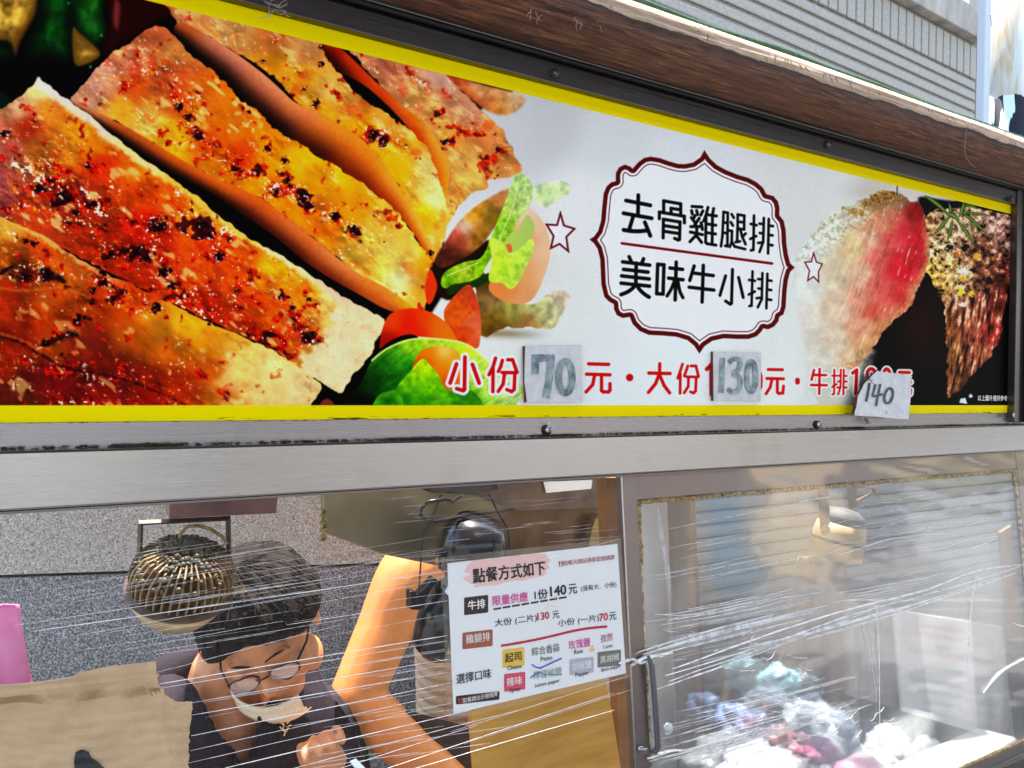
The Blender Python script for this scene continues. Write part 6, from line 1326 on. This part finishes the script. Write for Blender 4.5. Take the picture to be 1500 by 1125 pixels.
def cb_sheet(name, pts, off, th_, m, fold=False):
    bm = bmesh.new(); vs = [bm.verts.new(cpt(x, y, off)) for x, y in pts]; bm.faces.new(vs); bmesh.ops.triangulate(bm, faces=bm.faces[:])
    for _ in range(5):
        L_ = [e for e in bm.edges if e.calc_length() > .006]
        if not L_: break
        bmesh.ops.subdivide_edges(bm, edges=L_, cuts=1); bmesh.ops.triangulate(bm, faces=bm.faces[:])
    bmesh.ops.remove_doubles(bm, verts=bm.verts[:], dist=1e-6)
    for v_ in bm.verts:
        px, py = proj(v_.co); k_ = .0006*math.sin((py-.0*px+.09*px)*.36)+.0012*mnoise.noise(v_.co*12)
        crease = -.007*math.exp(-((py-(1024-.06*px))/3.5)**2)
        v_.co = v_.co+SN*(k_+crease)
    piv = wloc(cb); me = bpy.data.meshes.new(name)
    for v_ in bm.verts: v_.co = v_.co-piv
    bm.to_mesh(me); bm.free(); me.materials.append(m); o_ = bpy.data.objects.new(name, me); col.objects.link(o_); o_.parent = cb
    s_ = o_.modifiers.new('s', 'SOLIDIFY'); s_.thickness = th_; s_.offset = -1; return o_
cb_sheet('liner', ed, .024, .003, CBM)
flap = [(-150, 1010), (0, 1003), (60, 998), (110, 990), (112, 986), (150, 978), (195, 972), (228, 969), (229, 992), (200, 994), (160, 999), (120, 1004), (80, 1008), (0, 1017), (-150, 1024)]
cb_sheet('folded_lip', flap, .0290, .0030, CBM)
o = cb_sheet('liner_mark', [(110, 1175), (109, 1110), (111, 1102), (120, 1098), (130, 1102), (134, 1110), (142, 1116), (152, 1124), (175, 1175)], .0285, .0006, mat('black marker', (.012, .012, .02), .5))
sp_ = MB(); q = random.Random(4)
for x, y, r in [(97, 1058, .0012), (258, 1068, .0010), (40, 1063, .0006), (200, 1100, .0006), (222, 1082, .0007)]: sp_.ball(cpt(x, y, .0255), (r, r*.4, r), 5)
sp_.build('stain_specks', mat('brown speck', (.09, .05, .03), .8), cb)
sg = MB(); v0_ = P(100, 1250, 0)

# ---------------------------------------------------------------- menu sheet
MZ = (640, 780, 4.0167)
def mz(x, y): return MZ[0]+x/MZ[2], MZ[1]+y/MZ[2]
MOFF = .014
def MP(x, y, off=0.): return S(*mz(x, y), MOFF+off)
cBL = MP(100, 1066); cTL = MP(63, 182); cTR = MP(1062, 67); cBR = MP(1112, 828)
ex = ((cTR-cTL)+(cBR-cBL)).normalized(); ey = ((cTL-cBL)+(cTR-cBR)).normalized()
menu = empty('menu_sheet', cBL.lerp(cBR, .5), 'laminated white menu sheet with coloured Chinese flavour labels and prices, taped to the wrapped front', 'menu')
PAPER = speck('white paper', (.80, .81, .84), (.78, .79, .82), 30, .45)
MB().prism([cBL, cBR, cTR, cTL], -SN*.0012).build('paper', PAPER, menu)
lam = bpy.data.materials.new('laminate pouch'); lam.use_nodes = True; simple_glass(lam, (.96, .95, .93), .06, 30, .4, .7, .12, 1.5, (.8, .78, .74), gmin=.06)
def outl(d): 
    return [cBL-ex*d-ey*d, cBR+ex*d-ey*d, cTR+ex*d+ey*d, cTL-ex*d+ey*d]
MB().prism([p-SN*.0016 for p in outl(.0085)], -SN*.0006).build('laminate_pouch', lam, menu)
inks = {}
def ink(c):
    if c not in inks: inks[c] = mat('ink %d' % len(inks), c, .5)
    return inks[c]
NTX = [0]
def mt(s, x0, y0, x1, y1, hpx, c, bold=.02, shear=0., lift=.0006):
    a_ = MP(x0, y0); b_ = MP(x1, y1); d_ = (b_-a_); w_ = d_.length; e1 = d_.normalized(); e1 = (e1*.5+ex*.5).normalized(); e2 = ey
    u_ = MP((x0+x1)/2, (y0+y1)/2); v_ = MP((x0+x1)/2, (y0+y1)/2-hpx); h_ = (v_-u_).length
    NTX[0] += 1
    return text_mesh('lettering', s, ink(c), a_, e1, e2, w_, h_, menu, bold, lift)
def badge(x0, y0, x1, y1, c, slope=-.115, r=8, lift=.0003, name='label_block'):
    """rounded block whose upper and lower sides follow the sheet"""
    w_ = x1-x0; pts = []
    for cx, cy, a0_ in [(x0+r, y0+r, 180), (x1-r, y0+r, 270), (x1-r, y1-r, 0), (x0+r, y1-r, 90)]:
        for i in range(5):
            an = math.radians(a0_+i*22.5); px = cx+r*math.cos(an); py = cy+r*math.sin(an); pts.append((px, py+(px-(x0+x1)/2)*slope))
    MB().prism([MP(x, y, lift) for x, y in pts], -SN*.0002).build(name, ink(c), menu)
def wavy(pts, w_, c, lift=.0004, name='marker_line', seed=0):
    Q = spline(pts, 6, False); up_ = []; dn_ = []
    for i, (x, y) in enumerate(Q):
        k_ = w_*(.5+.12*mnoise.noise(Vector((i*.7, seed, 0)))); up_.append((x, y-k_)); dn_.append((x, y+k_))
    MB().prism([MP(x, y, lift) for x, y in up_+dn_[::-1]], -SN*.0002).build(name, ink(c), menu)
# brushed pink patch behind the heading
q = random.Random(7); E_ = [(150, 268), (205, 245), (160, 232), (185, 185), (205, 178), (195, 165)]+[(225+i*41, 168-i*4.6+q.uniform(-7, 5)) for i in range(10)]+[(640, 128), (668, 165), (650, 185), (665, 205), (640, 225), (648, 240)]+[(620-i*40, 262+i*6+q.uniform(-6, 8)) for i in range(10)]+[(215, 325), (232, 305), (195, 300)]
MB().prism([MP(x, y, .0002) for x, y in E_], -SN*.0001).build('brush_patch', ink((.82, .52, .50)), menu)
BLK = (.012, .01, .012); PINK = (.66, .06, .30); CRM = (.58, .02, .08)
mt('點餐方式如下', 213, 300, 638, 250, 84, BLK, .03)
mt('!!', 718, 200, 740, 197, 30, (.5, .02, .03), .06); mt('結帳完請記得索取號碼牌', 743, 196, 1045, 161, 30, (.42, .09, .09), .01)
badge(160, 375, 302, 479, (.022, .008, .010)); mt('牛排', 182, 457, 283, 443, 54, (.85, .84, .84), .02, lift=.0009)
mt('限量供應', 328, 432, 535, 408, 58, PINK, .02)
mt('1份', 575, 396, 652, 388, 56, BLK, .03); mt('140', 668, 375, 760, 363, 56, BLK, .05); mt('元', 775, 364, 824, 358, 58, BLK, .02)
mt('(沒有大、小份)', 848, 352, 1056, 330, 38, BLK, .01)
for i in range(8):
    x_ = 333+i*55.; y_ = 452-i*9.2; wavy([(x_, y_), (x_+22, y_-3.5), (x_+45, y_-7.5)], 11, BLK, seed=i)
mt('大份 (二片)', 340, 562, 588, 533, 50, BLK, .01); mt('130', 592, 517, 660, 507, 42, CRM, .05); mt('元', 680, 507, 720, 502, 44, BLK, .015)
mt('小份 (一片)', 713, 562, 953, 533, 48, BLK, .01); mt('70', 955, 523, 1005, 516, 44, CRM, .05); mt('元', 1015, 517, 1055, 511, 46, BLK, .015)
badge(150, 580, 328, 678, (.36, .085, .045)); mt('雞腿排', 170, 655, 312, 638, 52, (.82, .78, .76), .01, lift=.0009)
wavy([(378, 667), (480, 650), (600, 627), (700, 604), (800, 580), (900, 563), (1003, 553)], 15, (.50, .008, .04), seed=3)
badge(385, 682, 515, 790, (.78, .50, .07)); mt('起司', 400, 767, 497, 752, 54, BLK, .02, lift=.0009); mt('Cheese', 415, 810, 497, 798, 24, BLK, .02)
badge(395, 826, 520, 930, (.66, .06, .12)); mt('辣味', 410, 907, 500, 893, 52, (.86, .78, .78), .01, lift=.0009); mt('Spicy', 427, 948, 490, 936, 30, BLK, .02)
mt('綜合香蒜', 558, 727, 722, 705, 50, (.07, .12, .11), .005); mt('Pesto', 610, 757, 678, 748, 24, BLK, .02)
mt('檸檬椒鹽', 567, 868, 735, 843, 50, (.20, .27, .22), .0); mt('Lemon pepper', 577, 918, 722, 886, 28, BLK, .01)
mt('玫瑰鹽', 775, 690, 902, 674, 54, PINK, .01); mt('Rose', 808, 716, 858, 707, 24, BLK, .02)
badge(780, 738, 922, 832, (.44, .42, .50)); mt('胡椒鹽', 795, 815, 908, 798, 48, (.84, .83, .86), .01, lift=.0009); mt('Pepper', 815, 856, 895, 843, 30, BLK, .015)
mt('孜然', 963, 648, 1035, 636, 46, (.40, .06, .05), .005); mt('Cumin', 977, 684, 1033, 674, 20, (.06, .05, .06), .01)
badge(945, 696, 1083, 788, (.17, .155, .13)); mt('黑胡椒', 960, 772, 1072, 752, 44, (.80, .79, .77), .0, lift=.0009); mt('Black pepper', 967, 826, 1083, 795, 26, (.05, .05, .06), .01)
mt('選擇口味', 115, 893, 320, 860, 58, BLK, .015)
badge(112, 948, 368, 998, (.018, .012, .014)); mt('!!', 127, 1003, 150, 1000, 28, (.6, .05, .04), .05, lift=.0009); mt('取餐請出示號碼牌', 152, 1004, 355, 966, 30, (.80, .66, .62), .01, lift=.0009)
BLU = (.02, .09, .52)
wavy([(558, 776), (585, 793), (615, 799)], 9, BLU, .0011); wavy([(608, 799), (670, 770), (735, 741)], 9, BLU, .0012)
wavy([(550, 856), (575, 838), (608, 822)], 12, (.10, .22, .52), .0004); wavy([(590, 822), (640, 835), (735, 838)], 5, (.10, .20, .45), .0013)
wavy([(685, 385), (692, 392), (705, 378)], 4, (.72, .12, .2), .0008)
for x_, y_ in [(652, 420), (668, 432), (645, 440), (690, 433)]: wavy([(x_-5, y_), (x_, y_+5), (x_+6, y_-3)], 3, (.80, .42, .46), .0008)
wavy([(900, 690), (912, 672), (922, 668)], 9, (.80, .50, .12), .0006, 'thumb_mark'); wavy([(902, 695), (915, 693), (928, 686)], 14, (.80, .52, .14), .0008, 'thumb_mark')

# ---------------------------------------------------------------- hand-written price cards
CARD = mat('worn white card', (.66, .66, .70), .65); f = noise(CARD, geo(CARD, (1, 1, 1)), 60, 6, .7); f2 = noise(CARD, geo(CARD, (1, 1, 1)), 330, 3, .6)
c0 = ramp(CARD, f, [(.35, (.58, .58, .63)), (.6, (.72, .72, .76))]); L(CARD, mix(CARD, ramp(CARD, f2, [(.66, (0, 0, 0)), (.78, (.6, .6, .6))]), c0, (.30, .27, .26)), B(CARD).inputs['Base Color']); bump(CARD, f, .4, .002)
EDGE = speck('rusty card edge', (.16, .05, .03), (.04, .02, .015), 220, .8, .8, .002)
def faded(name, c, lo, hi):
    m = mat(name, c, .6); fa = noise(m, geo(m, (1, 1, 1)), 55, 4, .6); fb = noise(m, geo(m, (1, 1, 1)), 480, 3, .7); mm_ = N(m, 'Math'); mm_.operation = 'MULTIPLY_ADD'; L(m, fb, mm_.inputs[0]); mm_.inputs[1].default_value = .55; L(m, fa, mm_.inputs[2])
    L(m, ramp(m, mm_.outputs[0], [(.58, hi), (.95, lo)]), B(m).inputs['Base Color']); return m
TEAL = faded('faded teal ink', (.1, .2, .25), (.40, .48, .50), (.035, .10, .15)); BINK = faded('black brush ink', (.01, .01, .01), (.10, .11, .12), (.008, .009, .010))
def card(name, pts, base_off, tip, label, n=5, jag=.5, seed=0):
    """pts in photo px on the sign plane; tip pushes the lower side towards the viewer"""
    q_ = random.Random(seed); E2 = []
    for i in range(len(pts)):
        a_, b_ = pts[i], pts[(i+1) % len(pts)]
        for k_ in range(n):
            t_ = k_/n; E2.append((a_[0]+(b_[0]-a_[0])*t_+(q_.uniform(-jag, jag) if k_ else 0), a_[1]+(b_[1]-a_[1])*t_+(q_.uniform(-jag, jag) if k_ else 0)))
    ys = [p[1] for p in pts]; y0_, y1_ = min(ys), max(ys)
    at = lambda x, y, o_=0.: P(x, y, -base_off-tip*(y-y0_)/(y1_-y0_)-o_)
    t = empty(name, at((pts[0][0]+pts[1][0])/2, y1_), label, 'price card', 'hand-written price cards stuck on the sign')
    MB().prism([at(x, y, .0005) for x, y in E2], (0, .0006, 0)).build('card_face', CARD, t)
    MB().prism([at(x, y) for x, y in E2], (0, .0035, 0)).build('card_core', EDGE, t)
    return t, at
def brush(t, at, oz, lines, w_, m, closed=False, off=.0012, name='numeral'):
    for j, L_ in enumerate(lines):
        Q = spline([(oz[0]+x/oz[2], oz[1]+y/oz[2]) for x, y in L_], 5, closed and len(L_) > 4)
        if closed and len(L_) > 4: Q = np.vstack([Q, Q[:1]])
        hw_ = w_/oz[2]/2; A_ = []; B_ = []
        for i, p in enumerate(Q):
            d_ = Q[min(i+1, len(Q)-1)]-Q[max(i-1, 0)]
            if closed and len(L_) > 4 and i in (0, len(Q)-1): d_ = Q[1]-Q[-2]
            d_ = d_/(np.linalg.norm(d_)+1e-9); nn_ = np.array([-d_[1], d_[0]]); k_ = hw_*(1+.10*mnoise.noise(Vector((i*.8, j*3., 2))))
            A_.append(p+nn_*k_); B_.append(p-nn_*k_)
        mb = MB(); n_ = len(Q); o_ = off+.0002*j
        mb.add([*[at(x, y, o_) for x, y in A_], *[at(x, y, o_) for x, y in B_]], [(i, i+1, n_+i+1, n_+i) for i in range(n_-1)]); mb.build(name, m, t)
el = lambda cx, cy, rx, ry, n_=12, tilt=0.: [(cx+rx*math.cos(a)*math.cos(tilt)-ry*math.sin(a)*math.sin(tilt), cy+rx*math.cos(a)*math.sin(tilt)+ry*math.sin(a)*math.cos(tilt)) for a in np.linspace(0, 2*math.pi, n_+1)[:-1]]
t, at = card('price_card', [(767, 507), (851, 506), (854, 589), (769.5, 590)], .003, .001, 'square white card reading 70 in faded teal ink', seed=1)
brush(t, at, (760, 500, 11.25), [[(272, 545), (272, 420), (272, 270)], [(215, 278), (400, 275), (595, 280)], [(530, 240), (510, 560), (450, 930)]], 122, TEAL)
brush(t, at, (760, 500, 11.25), [el(772, 592, 112, 260)], 112, TEAL, True, .0018)
MB().prism([at(766.5, 507.5, .0012), at(769.5, 506.5, .0012), at(768.5, 530, .0012), at(768.2, 560, .0012), at(772, 588.5, .0012), at(768.5, 589, .0012), at(766.6, 545, .0012)], (0, .0004, 0)).build('rusty_side', EDGE, t)
t, at = card('price_card', [(1043, 515), (1115, 516.5), (1114, 588), (1044, 587)], .003, .001, 'white card reading 130 in faded teal ink', seed=2)
brush(t, at, (1000, 480, 4.1667), [[(243, 185), (240, 290), (236, 398)]], 34, TEAL)
brush(t, at, (1000, 480, 4.1667), [[(282, 215), (310, 192), (345, 195), (352, 225), (340, 260), (310, 283), (345, 300), (352, 345), (335, 385), (300, 392), (275, 372)]], 30, TEAL, False, .0016)
brush(t, at, (1000, 480, 4.1667), [el(420, 298, 27, 92)], 32, TEAL, True, .0020)
MB().prism([at(1042.8, 515, .0012), at(1044.6, 515, .0012), at(1045.4, 587, .0012), at(1043, 587.5, .0012)], (0, .0004, 0)).build('rusty_side', EDGE, t)
t, at = card('price_card', [(1285, 543.5), (1336, 550), (1331, 614), (1252, 608.5), (1257, 580), (1268, 560)], .010, .022, 'tilted chipped white card reading 140 in black brush ink', seed=3, jag=.7)
brush(t, at, (1110, 525, 6.25), [[(1024, 225), (1010, 310), (992, 395)]], 25, BINK)
brush(t, at, (1110, 525, 6.25), [[(1078, 235), (1065, 290), (1050, 342)], [(1048, 345), (1090, 342), (1145, 325)], [(1122, 235), (1105, 330), (1083, 435)]], 22, BINK, False, .0016)
brush(t, at, (1110, 525, 6.25), [el(1200, 342, 36, 70, 12, .25)], 22, BINK, True, .0024)
MB().prism([at(1268, 558, -.0040), at(1286, 541, -.0040), at(1280, 560, -.0040), at(1258, 606, -.0040), at(1248, 606, -.0040), at(1255, 578, -.0040)], (0, .002, 0)).build('torn_backing', EDGE, t)
tangle('fuzz', at(1268, 556, -.003), 26, .010, .0004, t, speck('brown fuzz', (.10, .06, .04), (.03, .02, .015), 90, .9), 6)
tangle('drips', P(1268, 612, -.010), 10, .008, .0004, t, GRIME, 9, .8)
MB().ball(at(1299, 604, .0015), (.0028, .001, .004), 6).build('glue_blob', mat('yellowed glue', (.55, .50, .36), .3), t, smooth=True)

# ---------------------------------------------------------------- stretch film
film = empty('stretch_film', sp((X0+X1)/2, vB, .02), 'clear stretch film with bright creases wrapped across the whole glazed front', 'plastic film')
FM = bpy.data.materials.new('stretch film'); FM.use_nodes = True; simple_glass(FM, (.985, .985, .985), .015, 9, .45, .75, .06, 1.33, (.85, .85, .87), (1, 1, 5), gmin=.015)
def fsheet(u0, u1, name, off, amp):
    def fn(u, v):
        x = u0+(u1-u0)*u; z = vB+(-.001-vB)*v; k_ = amp*(mnoise.noise(Vector((x*5, z*22+x*4, 1)))+.5*mnoise.noise(Vector((x*12, z*70+x*12, 4)))); return sp(x, z, off+k_)
    return MB().grid(fn, 160, 90).build(name, FM, film, smooth=True)
uS0 = suv(-140, 900)[0]; uS = suv(640, 900)[0]; uM = suv(925, 900)[0]
fsheet(uS0, uR1+.08, 'film_sheet', .0125, .0012)
CR = bpy.data.materials.new('film crease'); CR.use_nodes = True
def crease_mat(m, a):
    nt = m.node_tree; nt.nodes.clear(); out = N(m, 'OutputMaterial'); tr = N(m, 'BsdfTransparent'); b_ = N(m, 'BsdfPrincipled'); b_.inputs['Base Color'].default_value = (.93, .93, .95, 1); b_.inputs['Roughness'].default_value = .22; b_.inputs['Specular IOR Level'].default_value = 1.
    mx = N(m, 'MixShader'); f_ = noise(m, geo(m, (30, 30, 30)), 1.6, 3, .6); r_2 = ramp(m, f_, [(.30, (a*.35,)*3), (.52, (a,)*3)]); L(m, r_2, mx.inputs[0]); L(m, tr.outputs[0], mx.inputs[1]); L(m, b_.outputs[0], mx.inputs[2]); L(m, mx.outputs[0], out.inputs[0])
crease_mat(CR, 1.0); CR2 = bpy.data.materials.new('faint film crease'); CR2.use_nodes = True; crease_mat(CR2, .45)
strong = MB(); faint = MB(); q = random.Random(77)
def line(mb, pts, w_, off=.0155, wob=.6, dens=6):
    Q = spline(pts, dens, False); ph = q.random()*9; n_ = len(Q)
    pp_ = [S(x, y+wob*math.sin(i*.7+ph)*.5+wob*mnoise.noise(Vector((x*.02, ph, 0))), off) for i, (x, y) in enumerate(Q)]
    rs = [w_*(.35+.65*math.sin(math.pi*min(1, max(0, (i+.3)/(n_-.4))))**.5)*(1+.3*mnoise.noise(Vector((i*.9, ph, 3)))) for i in range(n_)]
    mb.tube(pp_, rs, 5, .45, cap=False)
def bundle(mb, a, b, n_, s0, s1, w_, bend=0., cut=.35, wob=.7):
    for i in range(n_):
        k_ = q.gauss(0, .5); t0 = q.uniform(0, cut); t1 = 1-q.uniform(0, cut); pts = []
        for t_ in np.linspace(t0, t1, 5):
            x = a[0]+(b[0]-a[0])*t_; y = a[1]+(b[1]-a[1])*t_+k_*(s0+(s1-s0)*t_)+bend*math.sin(math.pi*t_); pts.append((x, y))
        line(mb, pts, w_*q.uniform(.5, 1.3), wob=wob)
MM_ = .00080
# left: long straight creases rising to the right
for a, b, w_ in [((48, 925), (660, 836), 1.3), ((20, 916), (500, 845), .7), ((234, 1002), (655, 931), 1.5), ((236, 1008), (655, 939), .8), ((230, 985), (500, 915), .6), ((420, 915), (655, 880), .9), ((278, 1030), (655, 966), .9), ((278, 1048), (655, 985), 1.0), ((280, 1078), (660, 1000), 1.1), ((278, 1100), (640, 1020), .7), ((275, 1118), (660, 1030), .6), ((330, 1125), (690, 1040), 1.3), ((500, 1125), (700, 1062), .8), ((560, 1128), (900, 1015), .9), ((600, 1128), (900, 1040), .7), ((420, 1128), (760, 1040), .9), ((90, 935), (470, 866), .5), ((660, 1072), (920, 990), .7), ((680, 1090), (925, 1010), .6), ((400, 850), (655, 808), .4), ((345, 842), (480, 822), .4), ((735, 835), (905, 790), .6)]:
    line(strong, [a, ((a[0]+b[0])/2, (a[1]+b[1])/2+q.uniform(-.6, .6)), b], w_*MM_, wob=.25)
for i in range(85):
    x0_ = q.uniform(20, 600); y0_ = q.uniform(815, 1125) if x0_ > 270 else q.uniform(820, 960); ln = q.uniform(60, 260); sl = -.155+q.uniform(-.03, .02); x1_ = min(x0_+ln, 652 if y0_ < 1050 else 900)
    line(faint, [(x0_, y0_), ((x0_+x1_)/2, y0_+sl*(x1_-x0_)/2), (x1_, y0_+sl*(x1_-x0_))], MM_*q.uniform(.35, .8), wob=.3)
for i in range(30):
    x0_ = q.uniform(560, 860); y0_ = q.uniform(720, 830); ln = q.uniform(30, 90); line(faint, [(x0_, y0_), (x0_+ln/2, y0_-ln*.05), (x0_+ln, y0_-ln*.1)], MM_*q.uniform(.4, .8), wob=.3)
# right: heavy gathered folds from the handle
MM_ = .00115
bundle(strong, (925, 966), (1215, 893), 12, 12, 16, MM_*1.3, -4); bundle(strong, (1080, 950), (1500, 833), 9, 12, 3, MM_*1.5, 8, .4); bundle(strong, (950, 1012), (1300, 882), 6, 7, 8, MM_*1.3, 3, .3)
line(strong, [(985, 980), (1110, 935), (1240, 893), (1350, 866), (1425, 838), (1502, 826)], MM_*2.6); line(strong, [(975, 990), (1120, 945), (1250, 900), (1360, 870), (1500, 828)], MM_*1.9)
line(strong, [(960, 900), (1010, 900), (1100, 882), (1200, 868)], MM_*1.2); bundle(strong, (955, 905), (1180, 860), 8, 14, 14, MM_*.9, 4)
bundle(faint, (940, 930), (1200, 880), 24, 40, 30, MM_*.9, 3, .4); bundle(strong, (948, 1118), (1180, 1050), 10, 14, 14, MM_*1.2, 3); bundle(faint, (945, 1100), (1290, 1010), 30, 50, 40, MM_*.9, 4, .45); bundle(strong, (990, 1085), (1130, 1045), 7, 14, 14, MM_*.8, 0)
bundle(strong, (1095, 1040), (1240, 1065), 9, 50, 30, MM_*.7, 0, .45, 2.); bundle(strong, (1210, 880), (1380, 850), 6, 8, 8, MM_*.8, 0)
line(strong, [(1230, 812), (1290, 795), (1330, 785), (1400, 784)], MM_*.9, wob=2); line(strong, [(1345, 808), (1390, 800), (1430, 788), (1460, 787)], MM_*.9, wob=2); line(strong, [(1380, 812), (1430, 800), (1460, 790)], MM_*.7, wob=2); line(strong, [(1170, 735), (1215, 728)], MM_*2.2); line(strong, [(1395, 780), (1440, 762)], MM_*.6, wob=2); line(strong, [(1290, 775), (1330, 758)], MM_*.6, wob=2)
bundle(faint, (950, 850), (1200, 800), 14, 60, 60, MM_*.9, 0, .45); bundle(faint, (1180, 800), (1480, 740), 16, 110, 110, MM_*.8, 0, .48, 3)
line(strong, [(1283, 885), (1286, 920), (1288, 980), (1289, 1100)], MM_*1.5, wob=.3); line(strong, [(1262, 905), (1275, 960), (1284, 1020)], MM_*.8); line(strong, [(1270, 900), (1281, 960), (1287, 1010)], MM_*.6)
line(strong, [(1430, 845), (1424, 880), (1420, 930), (1416, 1000)], MM_*1.2, wob=.6); line(strong, [(1438, 832), (1430, 850)], MM_*.8); line(strong, [(1425, 835), (1430, 850)], MM_*.8)
line(strong, [(1440, 1015), (1465, 985), (1500, 965), (1530, 955)], MM_*3.4, wob=.2); line(strong, [(1482, 912), (1496, 917), (1510, 917)], MM_*2., wob=.2)
for i in range(70):      # short sparkling crinkles
    x0_, y0_ = q.choice([(1140, 965), (1265, 1060), (1190, 1060), (1000, 940), (1290, 1085), (1100, 1075), (1090, 955)]); x0_ += q.gauss(0, 26); y0_ += q.gauss(0, 14); a_ = q.uniform(-.9, .5); ln = q.uniform(6, 24)
    line(strong, [(x0_, y0_), (x0_+ln*.5*math.cos(a_), y0_+ln*.5*math.sin(a_)+1.5), (x0_+ln*math.cos(a_), y0_+ln*math.sin(a_))], MM_*q.uniform(.5, 1.1), wob=1.5)
line(strong, [(905, 972), (925, 966), (940, 970), (958, 960), (985, 957)], MM_*4.5, wob=1.); line(strong, [(925, 975), (945, 962), (970, 962)], MM_*4., wob=1); line(strong, [(948, 1112), (975, 1102), (1000, 1098)], MM_*3.2, wob=1)
bundle(faint, (960, 745), (985, 880), 12, 20, 20, MM_*.8, 0); 
so_ = strong.build('film_creases', CR, film, smooth=True); so_['kind'] = 'stuff'; fo_ = faint.build('faint_creases', CR2, film, smooth=True); fo_['kind'] = 'stuff'
tapes = MB().prism([S(x, y, .0165) for x, y in [(925, 690), (1502, 648), (1502, 668), (940, 716)]], -SN*.0003)
